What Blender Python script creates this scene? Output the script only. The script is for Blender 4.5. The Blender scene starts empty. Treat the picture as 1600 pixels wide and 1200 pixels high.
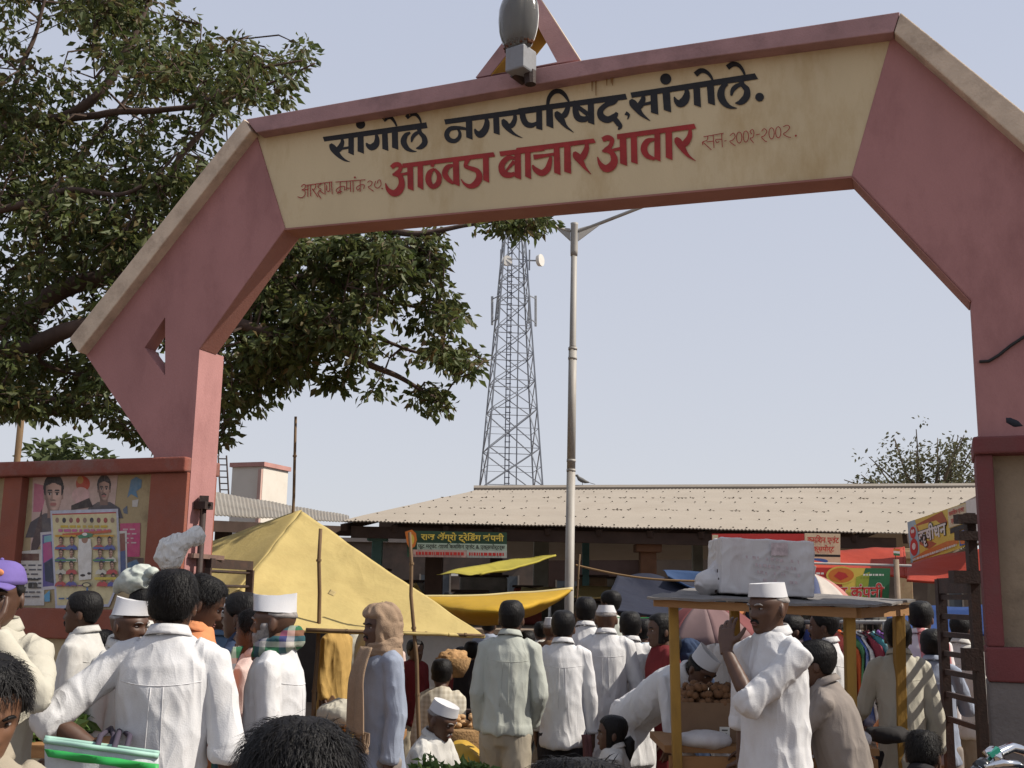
import bpy, bmesh, math, random
import numpy as np
from mathutils import Vector, Matrix, noise
from mathutils.geometry import tessellate_polygon
R = math.radians
random.seed(7)
SC = bpy.context.scene
COL = SC.collection

# ------------------------------------------------------------ camera, world, sun, exposure
CAM_H, FPX = 1.60, 1750.0
PITCH, ROLL = R(10.68), 0.0165
cd = bpy.data.cameras.new("camera")
cam = bpy.data.objects.new("camera", cd)
COL.objects.link(cam)
cd.sensor_width = 36.0
cd.lens = 36.0 * FPX / 1600.0
cd.clip_start, cd.clip_end = 0.05, 3000
CM = Matrix.Rotation(R(90) + PITCH, 3, 'X') @ Matrix.Rotation(ROLL, 3, 'Z')
cam.matrix_world = Matrix.Translation((0, 0, CAM_H)) @ CM.to_4x4()
SC.camera = cam

SUN_EL, SUN_AZ = R(45), R(-7)                # azimuth from +X (picture right) towards +Y (away)
sdir = Vector((math.cos(SUN_EL) * math.cos(SUN_AZ), math.cos(SUN_EL) * math.sin(SUN_AZ), math.sin(SUN_EL)))
W = bpy.data.worlds.new("World")
SC.world = W
W.use_nodes = True
wt = W.node_tree
bg = wt.nodes["Background"]
sky = wt.nodes.new("ShaderNodeTexSky")
sky.sky_type = 'NISHITA'
sky.sun_disc = False
sky.sun_elevation = SUN_EL
sky.sun_rotation = math.atan2(sdir.x, sdir.y)
sky.altitude = 300
sky.air_density = 1.0
sky.dust_density = 1.5
sky.ozone_density = 2.0
hz = wt.nodes.new("ShaderNodeMix"); hz.data_type = 'RGBA'        # hazy, almost white winter sky
hz.inputs[0].default_value = 0.85
wt.links.new(sky.outputs[0], hz.inputs[6])
wtc = wt.nodes.new("ShaderNodeTexCoord"); wsx = wt.nodes.new("ShaderNodeSeparateXYZ")
wrp = wt.nodes.new("ShaderNodeValToRGB")
wt.links.new(wtc.outputs["Generated"], wsx.inputs[0]); wt.links.new(wsx.outputs[2], wrp.inputs[0])
wrp.color_ramp.elements[0].position = 0.0; wrp.color_ramp.elements[0].color = (.61, .615, .65, 1)
wrp.color_ramp.elements[1].position = 0.55; wrp.color_ramp.elements[1].color = (.485, .525, .64, 1)
wsc = wt.nodes.new("ShaderNodeVectorMath"); wsc.operation = 'SCALE'; wsc.inputs[3].default_value = 10.0
wt.links.new(wrp.outputs[0], wsc.inputs[0]); wt.links.new(wsc.outputs[0], hz.inputs[7])
wt.links.new(hz.outputs[2], bg.inputs[0])
bg.inputs[1].default_value = 0.097
sl = bpy.data.lights.new("sun", 'SUN')
sl.energy = 5.0
sl.angle = R(0.6)
sl.color = (1.0, 0.93, 0.82)
sun = bpy.data.objects.new("sun", sl)
COL.objects.link(sun)
sun.rotation_euler = sdir.to_track_quat('Z', 'Y').to_euler()
sun.location = (20, -5, 40)
SC.view_settings.view_transform = 'Standard'
SC.view_settings.look = 'None'
SC.view_settings.exposure = 0.26
SC.view_settings.gamma = 1.0

# ------------------------------------------------------------ helpers
def ray(u, v):
    return CM @ Vector(((u - 800) / FPX, -(v - 600) / FPX, -1.0))

def pt(u, v, Y):
    """point seen at photo pixel (u, v) standing Y metres ahead"""
    d = ray(u, v)
    return Vector((0, 0, CAM_H)) + d * (Y / d.y)

def onplane(u, v, p0, n):
    d = ray(u, v)
    o = Vector((0, 0, CAM_H))
    return o + d * ((p0 - o).dot(n) / d.dot(n))

class MB:
    def __init__(s):
        s.v, s.f, s.m, s.mi = [], [], [], 0
    def add(s, vs, fs):
        o = len(s.v)
        s.v.extend([Vector(p) for p in vs])
        for f in fs:
            s.f.append([i + o for i in f]); s.m.append(s.mi)
        return s
    def quad(s, *p):
        return s.add(p, [list(range(len(p)))])
    def box(s, c, size, rot=None):
        hx, hy, hz = [a / 2 for a in size]
        vs = [Vector((x, y, z)) for x in (-hx, hx) for y in (-hy, hy) for z in (-hz, hz)]
        if rot is not None:
            vs = [rot @ p for p in vs]
        c = Vector(c)
        return s.add([p + c for p in vs], [(0, 1, 3, 2), (4, 6, 7, 5), (0, 4, 5, 1), (2, 3, 7, 6), (0, 2, 6, 4), (1, 5, 7, 3)])
    def bar(s, a, b, w, h=None, up=Vector((0, 0, 1))):
        """square bar from a to b"""
        a, b = Vector(a), Vector(b)
        h = w if h is None else h
        t = (b - a).normalized()
        if abs(t.dot(up)) > 0.98:
            up = Vector((0, 1, 0))
        x = t.cross(up).normalized(); y = x.cross(t).normalized()
        vs = []
        for p in (a, b):
            for i, j in ((-1, -1), (1, -1), (1, 1), (-1, 1)):
                vs.append(p + x * (i * w / 2) + y * (j * h / 2))
        return s.add(vs, [(0, 3, 2, 1), (4, 5, 6, 7), (0, 1, 5, 4), (1, 2, 6, 5), (2, 3, 7, 6), (3, 0, 4, 7)])
    def tube(s, pts, rad, n=8, rad2=None, side=None):
        """closed tube along pts; rad2 = half depth for an oval section; side = direction of rad"""
        pts = [Vector(p) for p in pts]
        if not hasattr(rad, '__len__'):
            rad = [rad] * len(pts)
        if rad2 is None:
            rad2 = rad
        elif not hasattr(rad2, '__len__'):
            rad2 = [rad2] * len(pts)
        vs, fs = [], []
        prev = None
        for i, p in enumerate(pts):
            t = (pts[min(i + 1, len(pts) - 1)] - pts[max(i - 1, 0)])
            t = t.normalized() if t.length > 1e-9 else Vector((0, 0, 1))
            if side is not None:
                x = Vector(side)
            elif prev is None:
                x = t.orthogonal()
            else:
                x = prev
            x = x - t * x.dot(t)
            x = x.normalized() if x.length > 1e-6 else t.orthogonal().normalized()
            prev = x
            y = t.cross(x)
            for k in range(n):
                a = 2 * math.pi * k / n
                vs.append(p + x * (rad[i] * math.cos(a)) + y * (rad2[i] * math.sin(a)))
        for i in range(len(pts) - 1):
            for k in range(n):
                k2 = (k + 1) % n
                fs.append((i * n + k, i * n + k2, (i + 1) * n + k2, (i + 1) * n + k))
        fs.append(list(range(n))[::-1])
        fs.append([(len(pts) - 1) * n + k for k in range(n)])
        return s.add(vs, fs)
    def ball(s, c, r, rot=None, nu=14, nv=9):
        if not hasattr(r, '__len__'):
            r = (r, r, r)
        c = Vector(c)
        vs = [Vector((0, 0, r[2]))]
        for j in range(1, nv):
            a = math.pi * j / nv
            for i in range(nu):
                b = 2 * math.pi * i / nu
                vs.append(Vector((r[0] * math.sin(a) * math.cos(b), r[1] * math.sin(a) * math.sin(b), r[2] * math.cos(a))))
        vs.append(Vector((0, 0, -r[2])))
        fs = []
        for i in range(nu):
            fs.append((0, 1 + i, 1 + (i + 1) % nu))
            for j in range(nv - 2):
                p = 1 + j * nu
                fs.append((p + i, p + nu + i, p + nu + (i + 1) % nu, p + (i + 1) % nu))
            p = 1 + (nv - 2) * nu
            fs.append((p + i, len(vs) - 1, p + (i + 1) % nu))
        if rot is not None:
            vs = [rot @ p for p in vs]
        return s.add([p + c for p in vs], fs)
    def grid(s, fn, nu, nv, thick=0.0):
        """fn(a, b) -> point, a and b in 0..1; thick gives it a back"""
        P = [[Vector(fn(i / nu, j / nv)) for i in range(nu + 1)] for j in range(nv + 1)]
        vs = [p for r in P for p in r]
        q = lambda i, j: j * (nu + 1) + i
        fs = [(q(i, j), q(i + 1, j), q(i + 1, j + 1), q(i, j + 1)) for j in range(nv) for i in range(nu)]
        if thick:
            N = len(vs)
            nn = [Vector((0, 0, 0)) for _ in vs]
            for f in fs:
                a = (vs[f[2]] - vs[f[0]]).cross(vs[f[3]] - vs[f[1]])
                for k in f:
                    nn[k] += a
            vs = vs + [p - (n_.normalized() * thick if n_.length > 1e-12 else n_) for p, n_ in zip(vs, nn)]
            fs2 = [tuple(k + N for k in f[::-1]) for f in fs]
            rim = [q(i, 0) for i in range(nu)] + [q(nu, j) for j in range(nv)] + [q(i, nv) for i in range(nu, 0, -1)] + [q(0, j) for j in range(nv, 0, -1)]
            fs3 = [(rim[i], rim[i] + N, rim[(i + 1) % len(rim)] + N, rim[(i + 1) % len(rim)]) for i in range(len(rim))]
            fs = fs + fs2 + fs3
        return s.add(vs, fs)
    def prism(s, outer, holes, to3, d0, d1):
        """outer / holes: 2D loops; to3(a, b, d) -> point"""
        loops = [outer] + list(holes)
        tris = tessellate_polygon([[Vector((p[0], p[1], 0)) for p in l] for l in loops])
        flat = [p for l in loops for p in l]
        n = len(flat)
        vs = [to3(p[0], p[1], d0) for p in flat] + [to3(p[0], p[1], d1) for p in flat]
        fs = [tuple(t) for t in tris] + [tuple(i + n for i in t[::-1]) for t in tris]
        o = 0
        for l in loops:
            for i in range(len(l)):
                a, b = o + i, o + (i + 1) % len(l)
                fs.append((a, b, b + n, a + n))
            o += len(l)
        return s.add(vs, fs)
    def build(s, name, mats, parent=None, base=None, smooth=False, recalc=True, bevel=0):
        if base is None:
            base = Vector(parent['_b']) if parent is not None and '_b' in parent else Vector((0, 0, 0))
        base = Vector(base)
        me = bpy.data.meshes.new(name)
        me.from_pydata([tuple(p - base) for p in s.v], [], s.f)
        if not isinstance(mats, (list, tuple)):
            mats = [mats]
        for m in mats:
            me.materials.append(m)
        if len(mats) > 1:
            me.polygons.foreach_set("material_index", s.m)
        if recalc:
            b = bmesh.new(); b.from_mesh(me)
            bmesh.ops.recalc_face_normals(b, faces=b.faces)
            b.to_mesh(me); b.free()
        if smooth:
            me.polygons.foreach_set("use_smooth", [True] * len(me.polygons))
        me.update()
        o = bpy.data.objects.new(name, me)
        COL.objects.link(o)
        o['_b'] = tuple(base)
        if parent is not None:
            o.parent = parent
        else:
            o.location = base
        if bevel:
            bm_ = o.modifiers.new("bevel", 'BEVEL')
            bm_.width = bevel; bm_.segments = 2; bm_.limit_method = 'ANGLE'; bm_.angle_limit = R(40)
        return o

def tag(o, label=None, cat=None, group=None, kind=None):
    if label: o['label'] = label
    if cat: o['category'] = cat
    if group: o['group'] = group
    if kind: o['kind'] = kind
    return o

def thing(name, base, label, cat, group=None):
    o = bpy.data.objects.new(name, None)
    o.empty_display_size = 0.1
    o.location = base
    o['_b'] = tuple(base)
    COL.objects.link(o)
    return tag(o, label, cat, group)

def copy_tree(o, parent=None):
    c = o.copy()
    COL.objects.link(c)
    if parent is not None:
        c.parent = parent
    for ch in list(o.children):
        copy_tree(ch, c)
    return c

# ------------------------------------------------------------ materials
MATS = {}
def mat(name, col, rough=0.85, var=0.12, scale=4.0, col2=None, dirt=0.0, dscale=3.0, bump=0.0, bscale=60.0, metal=0.0,
        stretch=(1, 1, 1), transl=0.0, island=None, crease=0.0, cscale=9.0, spec=0.3):
    if name in MATS:
        return MATS[name]
    m = bpy.data.materials.new(name)
    m.use_nodes = True
    nt = m.node_tree
    N, L = nt.nodes, nt.links
    b = N["Principled BSDF"]
    b.inputs["Roughness"].default_value = rough
    b.inputs["Metallic"].default_value = metal
    b.inputs["Specular IOR Level"].default_value = spec
    tc = N.new("ShaderNodeTexCoord")
    mp = N.new("ShaderNodeMapping")
    mp.inputs["Scale"].default_value = stretch
    L.new(tc.outputs["Object"], mp.inputs[0])
    c = (*col, 1)
    n1 = N.new("ShaderNodeTexNoise")
    n1.inputs["Scale"].default_value = scale
    n1.inputs["Detail"].default_value = 6
    n1.inputs["Roughness"].default_value = 0.62
    L.new(mp.outputs[0], n1.inputs[0])
    r1 = N.new("ShaderNodeValToRGB")
    lo = tuple(max(0, x * (1 - var)) for x in col); hi = tuple(min(1, x * (1 + var)) for x in col)
    r1.color_ramp.elements[0].position = 0.3; r1.color_ramp.elements[0].color = (*lo, 1)
    r1.color_ramp.elements[1].position = 0.7; r1.color_ramp.elements[1].color = (*hi, 1)
    L.new(n1.outputs[0], r1.inputs[0])
    out = r1.outputs[0]
    if dirt > 0:
        n2 = N.new("ShaderNodeTexNoise")
        n2.inputs["Scale"].default_value = dscale
        n2.inputs["Detail"].default_value = 8
        n2.inputs["Roughness"].default_value = 0.7
        L.new(mp.outputs[0], n2.inputs[0])
        r2 = N.new("ShaderNodeValToRGB")
        r2.color_ramp.elements[0].position = 0.48; r2.color_ramp.elements[0].color = (0, 0, 0, 1)
        r2.color_ramp.elements[1].position = 0.72; r2.color_ramp.elements[1].color = (dirt, dirt, dirt, 1)
        L.new(n2.outputs[0], r2.inputs[0])
        mx = N.new("ShaderNodeMix"); mx.data_type = 'RGBA'
        L.new(r2.outputs[0], mx.inputs[0])
        L.new(out, mx.inputs[6])
        mx.inputs[7].default_value = (*(col2 or (0.08, 0.06, 0.05)), 1)
        out = mx.outputs[2]
    if island:
        g = N.new("ShaderNodeNewGeometry")
        r3 = N.new("ShaderNodeValToRGB")
        r3.color_ramp.interpolation = 'LINEAR'
        el = r3.color_ramp.elements
        el[0].color = (*island[0], 1); el[1].color = (*island[-1], 1)
        for i in range(1, len(island) - 1):
            e = el.new(i / (len(island) - 1)); e.color = (*island[i], 1)
        L.new(g.outputs["Random Per Island"], r3.inputs[0])
        out = r3.outputs[0]
    L.new(out, b.inputs["Base Color"])
    hsrc = None
    if bump > 0:
        n3 = N.new("ShaderNodeTexNoise")
        n3.inputs["Scale"].default_value = bscale
        n3.inputs["Detail"].default_value = 4
        L.new(mp.outputs[0], n3.inputs[0])
        bp = N.new("ShaderNodeBump")
        bp.inputs["Strength"].default_value = bump
        bp.inputs["Distance"].default_value = 0.01
        L.new(n3.outputs[0], bp.inputs["Height"])
        L.new(bp.outputs[0], b.inputs["Normal"])
    if crease > 0:
        mp2 = N.new("ShaderNodeMapping"); mp2.inputs["Scale"].default_value = (1, 1, .34); mp2.inputs["Rotation"].default_value = (.12, .16, 0)
        L.new(tc.outputs["Object"], mp2.inputs[0])
        hs = []
        for sc_, dis, wgt in ((cscale, 1.2, 1.0), (cscale * 2.1, .8, .3)):
            nn = N.new("ShaderNodeTexNoise"); nn.inputs["Scale"].default_value = sc_; nn.inputs["Detail"].default_value = 1.2; nn.inputs["Distortion"].default_value = dis
            L.new(mp2.outputs[0], nn.inputs[0])
            a1 = N.new("ShaderNodeMath"); a1.operation = 'SUBTRACT'; a1.inputs[1].default_value = .5; L.new(nn.outputs[0], a1.inputs[0])
            a2 = N.new("ShaderNodeMath"); a2.operation = 'ABSOLUTE'; L.new(a1.outputs[0], a2.inputs[0])
            a3_ = N.new("ShaderNodeMath"); a3_.operation = 'MULTIPLY'; a3_.inputs[1].default_value = -4.0 * wgt; L.new(a2.outputs[0], a3_.inputs[0])
            a4 = N.new("ShaderNodeMath"); a4.operation = 'MAXIMUM'; a4.inputs[1].default_value = -1.0 * wgt; L.new(a3_.outputs[0], a4.inputs[0]); hs.append(a4)
        ad = N.new("ShaderNodeMath"); ad.operation = 'ADD'; L.new(hs[0].outputs[0], ad.inputs[0]); L.new(hs[1].outputs[0], ad.inputs[1])
        b2 = N.new("ShaderNodeBump"); b2.inputs["Strength"].default_value = crease; b2.inputs["Distance"].default_value = .016
        L.new(ad.outputs[0], b2.inputs["Height"])
        if bump > 0: L.new(bp.outputs[0], b2.inputs["Normal"])
        L.new(b2.outputs[0], b.inputs["Normal"])
    if transl > 0:
        tr = N.new("ShaderNodeBsdfTranslucent")
        L.new(out, tr.inputs[0])
        ms = N.new("ShaderNodeMixShader")
        ms.inputs[0].default_value = transl
        L.new(b.outputs[0], ms.inputs[1]); L.new(tr.outputs[0], ms.inputs[2])
        L.new(ms.outputs[0], N["Material Output"].inputs[0])
    MATS[name] = m
    return m

def stripes(name, cols, axis=2, freq=20.0, rough=0.85, plaid=None, freq2=20.0):
    """woven stripes along one axis (and a second set across for a check)"""
    if name in MATS:
        return MATS[name]
    m = bpy.data.materials.new(name); m.use_nodes = True
    N, L = m.node_tree.nodes, m.node_tree.links
    b = N["Principled BSDF"]; b.inputs["Roughness"].default_value = rough
    b.inputs["Specular IOR Level"].default_value = 0.2
    tc = N.new("ShaderNodeTexCoord"); sp = N.new("ShaderNodeSeparateXYZ")
    L.new(tc.outputs["Object"], sp.inputs[0])
    def ramp(ax, fr, cs):
        mu = N.new("ShaderNodeMath"); mu.operation = 'MULTIPLY'; mu.inputs[1].default_value = fr
        L.new(sp.outputs[ax], mu.inputs[0])
        fc = N.new("ShaderNodeMath"); fc.operation = 'FRACT'; L.new(mu.outputs[0], fc.inputs[0])
        r = N.new("ShaderNodeValToRGB"); r.color_ramp.interpolation = 'CONSTANT'
        el = r.color_ramp.elements
        el[0].position = 0; el[0].color = (*cs[0], 1)
        el[1].position = (len(cs) - 1) / len(cs); el[1].color = (*cs[-1], 1)
        for i in range(1, len(cs) - 1):
            e = el.new(i / len(cs)); e.color = (*cs[i], 1)
        L.new(fc.outputs[0], r.inputs[0])
        return r.outputs[0]
    out = ramp(axis, freq, cols)
    if plaid:
        o2 = ramp(0 if axis != 0 else 1, freq2, plaid)
        mx = N.new("ShaderNodeMix"); mx.data_type = 'RGBA'; mx.inputs[0].default_value = 0.5
        L.new(out, mx.inputs[6]); L.new(o2, mx.inputs[7]); out = mx.outputs[2]
    L.new(out, b.inputs["Base Color"])
    MATS[name] = m
    return m

PINK = mat("pink_paint", (0.37, 0.182, 0.172), 0.9, 0.12, 1.6, (0.25, 0.115, 0.11), 0.75, 2.6, bump=0.25, bscale=120, stretch=(1, 1, .5))
RIM = mat("dusty_pink_paint", (0.355, 0.21, 0.208), 0.9, 0.14, 3, (0.16, 0.10, 0.10), 0.6, 3.5, bump=0.3, bscale=90)
CREAM = mat("cream_paint", (0.56, 0.455, 0.285), 0.9, 0.08, 1.4, (0.36, 0.235, 0.095), 0.75, 2.0, bump=0.15, bscale=120, stretch=(1, 1, .35))
COPE = mat("bare_plaster_and_sunlit", (0.56, 0.45, 0.34), 0.95, 0.18, 5, (0.22, 0.16, 0.12), 0.7, 4, bump=0.4, bscale=70)  # real plaster on the copings, sunlit tone on the crest
SOFFIT = mat("bounce_red_tint", (0.29, 0.135, 0.11), 0.9, 0.12, 2, (0.25, 0.09, 0.07), 0.4, 3, bump=0.2, bscale=100)  # undersides reddened in the colour itself for bounced light
ORANGE = mat("orange_red_paint", (0.24, 0.08, 0.052), 0.9, 0.16, 2.5, (0.22, 0.10, 0.08), 0.6, 4, bump=0.25, bscale=90)
MAROON = mat("maroon_paint", (0.155, 0.045, 0.045), 0.85, 0.16, 2.5, (0.13, 0.06, 0.055), 0.6, 4, bump=0.25, bscale=90)
PANEL = mat("stained_cream_wall", (0.40, 0.32, 0.19), 0.95, 0.14, 2.5, (0.12, 0.09, 0.06), 0.75, 2.6, bump=0.3, bscale=60)
CEMENT = mat("grey_cement", (0.17, 0.15, 0.14), 0.95, 0.2, 3, (0.08, 0.07, 0.07), 0.7, 3, bump=0.5, bscale=50)
BLACKP = mat("black_letter_paint", (0.014, 0.013, 0.015), 0.55, 0.3, 20)
REDP = mat("red_letter_paint", (0.30, 0.025, 0.022), 0.6, 0.2, 12)
IRON = mat("rusty_iron", (0.030, 0.016, 0.013), 0.7, 0.3, 14, (0.075, 0.032, 0.02), 0.5, 12, bump=0.2, bscale=80, spec=0.4)
BAMBOO = mat("bamboo", (0.13, 0.08, 0.04), 0.75, 0.3, 9, (0.07, 0.04, 0.02), 0.6, 12, stretch=(1, 1, .3))
STEEL = mat("galvanised_steel", (0.30, 0.30, 0.30), 0.55, 0.1, 6, (0.14, 0.11, 0.09), 0.5, 6, metal=0.25)
WHITEP = mat("white_enamel", (0.72, 0.72, 0.70), 0.5, 0.06, 6)
# ------------------------------------------------------------ ground
gm = MB(); 
def gfun(a, b):
    x = (a - .5) * 1600; y = -60 + b * 1400
    return (x, y, 0)
gm.grid(gfun, 8, 8)
DIRT = mat("dry_earth", (0.16, 0.115, 0.08), 0.95, 0.2, 1.5, (0.14, 0.10, 0.07), 0.6, 0.9, bump=0.5, bscale=18)
tag(gm.build("ground", DIRT), kind="structure")

# ------------------------------------------------------------ the gateway arch
AA = R(21)
ARC_O = pt(300, 715, 7.5)
AS = Vector((math.cos(AA), -math.sin(AA), 0)); AD = Vector((math.sin(AA), math.cos(AA), 0))
A0 = Vector((ARC_O.x, ARC_O.y, 0))
def fr(u, v, off=0.0):
    p = onplane(u, v, ARC_O + AD * off, -AD)
    return ((p - A0).dot(AS), p.z)
def a3(s, z, d):
    return A0 + AS * s + AD * d + Vector((0, 0, z))
def poly(pts, off=0.0):
    return [fr(u, v, off) for u, v in pts]
T = 0.28
arch = thing("gateway_arch", A0, "tall pink and cream painted concrete gateway arch over the market entrance", "arch")
sL, zW = fr(300, 715)
sR = fr(1530, 685)[0]
# mirrored outer tip of the right leg, beyond the picture
s_kL, z_kL = fr(445, 357); s_kR, z_kR = fr(1330, 275)
s_tL, z_tL = fr(128, 548)
mid = (sL + sR) / 2
mir = lambda p: (2 * mid - p[0], p[1])
kneeR = fr(1530, 470)
topL, topR = fr(397, 200), fr(1395, 46)
capR_out = mir(fr(128, 548))
b = MB()
sw = fr(263, 600)[0]
left_leg = [(sL, 0.0), (sL, fr(303, 545)[1]), fr(445, 357), topL, (sw, topL[1] + (fr(130, 548)[1] - topL[1]) * (sw - topL[0]) / (fr(130, 548)[0] - topL[0])), (sw, 0.0)]
hole = poly([(258, 495), (226, 543), (258, 587)])
TS = .185
kz = fr(303, 545)[1]
b.prism([(sL, 0.0), (sL, kz), (sw, kz), (sw, 0.0)], [], a3, 0, T)
b.build("post", PINK, arch)
b = MB(); b.prism([(sL, kz), fr(445, 357), topL, left_leg[4], (sw, kz)], [], a3, 0, TS)
wing = [left_leg[4], fr(130, 548), fr(240, 712), (fr(240, 712)[0], zW), (sw, zW)]
w_ = MB(); w_.prism(wing, [hole], a3, 0, .12); w_.build("wing", PINK, arch)
zRw = fr(1530, 690)[1]
sl_ = (fr(1600, 212)[1] - topR[1]) / (fr(1600, 212)[0] - topR[0])
tipR = (sR + (sL - s_tL) * 0.98, topR[1] + sl_ * (sR + (sL - s_tL) * 0.98 - topR[0]))
b.build("leg", PINK, arch)
b = MB()
footR = (sR + (sL - fr(240, 712)[0]), zRw); sF = fr(1559, 850)[0]
b.prism([(sR, 0.0), (sF - .01, 0.0), (sF - .01, zRw), footR, tipR, topR, fr(1330, 275), (sR, kneeR[1])],
        [[(2 * sR - 0 - (sL - 0) + (sL - h[0]) * 0 + (sL - h[0]) - sR + sL, h[1] + (kneeR[1] - fr(303, 545)[1])) for h in hole]], a3, 0.0, TS)
b.build("leg", PINK, arch, bevel=0.012)
# beam
b = MB()
b.prism([topL, s_kL and fr(445, 357), fr(1330, 275), topR], [], a3, 0.012, TS - 0.012)
b.build("beam", CREAM, arch)
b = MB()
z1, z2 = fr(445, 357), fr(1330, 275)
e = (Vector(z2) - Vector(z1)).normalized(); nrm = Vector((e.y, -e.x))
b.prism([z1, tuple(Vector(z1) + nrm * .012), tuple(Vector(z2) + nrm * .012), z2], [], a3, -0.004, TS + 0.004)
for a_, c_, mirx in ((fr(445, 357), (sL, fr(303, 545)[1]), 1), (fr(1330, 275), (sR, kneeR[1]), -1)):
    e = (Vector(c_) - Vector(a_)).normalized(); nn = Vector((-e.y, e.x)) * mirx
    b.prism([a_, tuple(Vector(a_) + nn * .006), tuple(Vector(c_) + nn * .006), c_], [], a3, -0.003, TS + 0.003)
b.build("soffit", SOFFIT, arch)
# projecting slab along the top and both slopes
PJ = 0.09
def slab(px_top, px_bot, m, name, back=.185 + PJ):
    b = MB()
    b.prism(poly(px_top, -PJ) + poly(px_bot, -PJ)[::-1], [], a3, -PJ, back)
    return b.build(name, m, arch, bevel=0.008)
slab([(384, 186), (745, 122.5), (905, 94.5), (1406, 18)], [(400, 207), (650, 165), (1000, 103), (1396, 50)], RIM, "beam_coping")
slab([(108, 529), (381, 185)], [(122, 551), (392, 204)], COPE, "slope_coping")
ur, vr = 1900, 18 + (1900 - 1407) * .792
b = MB()
P1, P2 = poly([(1407, 18.5), (1700, 255)], -PJ); P3, P4 = poly([(1397, 50.5), (1690, 305)], -PJ)
ext = lambda A_, B_, s: (s, A_[1] + (B_[1] - A_[1]) * (s - A_[0]) / (B_[0] - A_[0]))
sEnd = tipR[0] + .1
b.prism([P1, ext(P1, P2, sEnd), ext(P3, P4, sEnd - .08), P3], [], a3, -PJ, TS + PJ)
b.build("slope_coping", COPE, arch, bevel=0.008)
# little triangular crest
co = poly([(745, 123), (838, 2), (845, 0), (906, 95)]); ci = poly([(768, 119), (836, 33), (872, 99)])
b = MB(); b.prism(co, [ci], a3, -0.02, T - 0.02)
cr = b.build("crest", RIM, arch, bevel=0.006)
b = MB()   # pale sunlit tone coloured onto the right outer face, yellow paint on the inner ones
def skin(a_, c_, th, side):
    e = (Vector(c_) - Vector(a_)).normalized(); nn = Vector((-e.y, e.x)) * side
    return [a_, tuple(Vector(a_) + nn * th), tuple(Vector(c_) + nn * th), c_]
b.prism(skin(co[2], co[3], .006, 1), [], a3, -0.014, T - 0.024)
b.build("sunlit_skin", COPE, cr)
b = MB(); b.prism(skin(ci[0], ci[1], .006, -1), [], a3, -0.014, T - 0.024)
b.build("inner_skin", mat("yellow_ochre_paint", (0.55, 0.33, 0.06), .9), cr)

# ---- painted lettering, traced as brush strokes
def crom(ps, k=6):
    out = []
    for i in range(len(ps) - 1):
        p0 = ps[max(i - 1, 0)]; p1 = ps[i]; p2 = ps[i + 1]; p3 = ps[min(i + 2, len(ps) - 1)]
        for j in range(k):
            t = j / k
            out.append(tuple(0.5 * ((2 * b_) + (-a_ + c_) * t + (2 * a_ - 5 * b_ + 4 * c_ - d_) * t * t + (-a_ + 3 * b_ - 3 * c_ + d_) * t ** 3)
                             for a_, b_, c_, d_ in zip(p0, p1, p2, p3)))
    out.append(tuple(ps[-1]))
    return out
class Brush:
    def __init__(s, ox, oy, k):
        s.ox, s.oy, s.k = ox, oy, k
LET = {'n': 0}
def px3(x, y, B, lift):
    p = fr(B.ox + x / B.k, B.oy + y / B.k)
    return a3(p[0], p[1], 0.012 - lift)
def nextlift():
    LET['n'] += 1
    return 0.0015 + 0.00008 * LET['n']
def stroke(mb, B, ps, w=None):
    if w is not None:
        ps = [(x, y, w) for x, y in ps]
    else:
        ps = [(x, y, ww * 1.12) for x, y, ww in ps]
    ps = crom(ps) if len(ps) > 2 else list(ps)
    L_ = nextlift()
    lo, hi = [], []
    for i, (x, y, ww) in enumerate(ps):
        a_ = ps[max(i - 1, 0)]; c_ = ps[min(i + 1, len(ps) - 1)]
        dx, dy = c_[0] - a_[0], c_[1] - a_[1]
        l = math.hypot(dx, dy) or 1
        nx, ny = -dy / l, dx / l
        ww = max(ww, 1.5)
        lo.append(px3(x - nx * ww / 2, y - ny * ww / 2, B, L_)); hi.append(px3(x + nx * ww / 2, y + ny * ww / 2, B, L_))
    n = len(ps)
    mb.add(lo + hi, [(i, i + 1, n + i + 1, n + i) for i in range(n - 1)])
def pg(mb, B, ps):
    L_ = nextlift()
    mb.add([px3(x, y, B, L_) for x, y in ps], [list(range(len(ps)))])
def dot(mb, B, x, y, r):
    pg(mb, B, [(x + r * math.cos(a * math.pi / 9), y + r * math.sin(a * math.pi / 9)) for a in range(18)])
B1, B2 = Brush(440, 110, 4.0), Brush(820, 80, 1600 / 440)
k = MB()
# first word
pg(k, B1, [(252, 412), (900, 320), (908, 357), (262, 441)])
for q in ([(413, 395), (447, 390), (447, 527), (412, 512)], [(470, 388), (507, 383), (510, 518), (470, 502)],
          [(622, 370), (657, 366), (663, 500), (625, 487)], [(684, 362), (722, 357), (725, 493), (686, 478)]):
    pg(k, B1, q)
stroke(k, B1, [(372, 420, 12), (374, 450, 24), (354, 488, 34), (326, 492, 24)])
stroke(k, B1, [(300, 456, 16), (314, 478, 36), (335, 506, 34), (360, 535, 22), (392, 558, 12), (422, 568, 3)])
stroke(k, B1, [(362, 488, 14), (415, 478, 14)])
dot(k, B1, 489, 333, 29)
stroke(k, B1, [(586, 395, 14), (592, 425, 26), (585, 458, 36), (560, 476, 38), (537, 468, 24), (524, 450, 8)])
stroke(k, B1, [(632, 308, 26), (656, 291, 24), (680, 292, 20), (700, 315, 14), (715, 345, 10)])
stroke(k, B1, [(800, 385, 12), (772, 402, 26), (758, 440, 34), (775, 478, 28), (805, 498, 16), (840, 504, 3)])
stroke(k, B1, [(808, 445, 8), (815, 415, 20), (835, 392, 22), (856, 382, 16)])
stroke(k, B1, [(852, 345, 30), (862, 385, 22), (886, 415, 28), (890, 450, 32), (866, 476, 26), (836, 484, 6)])
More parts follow.
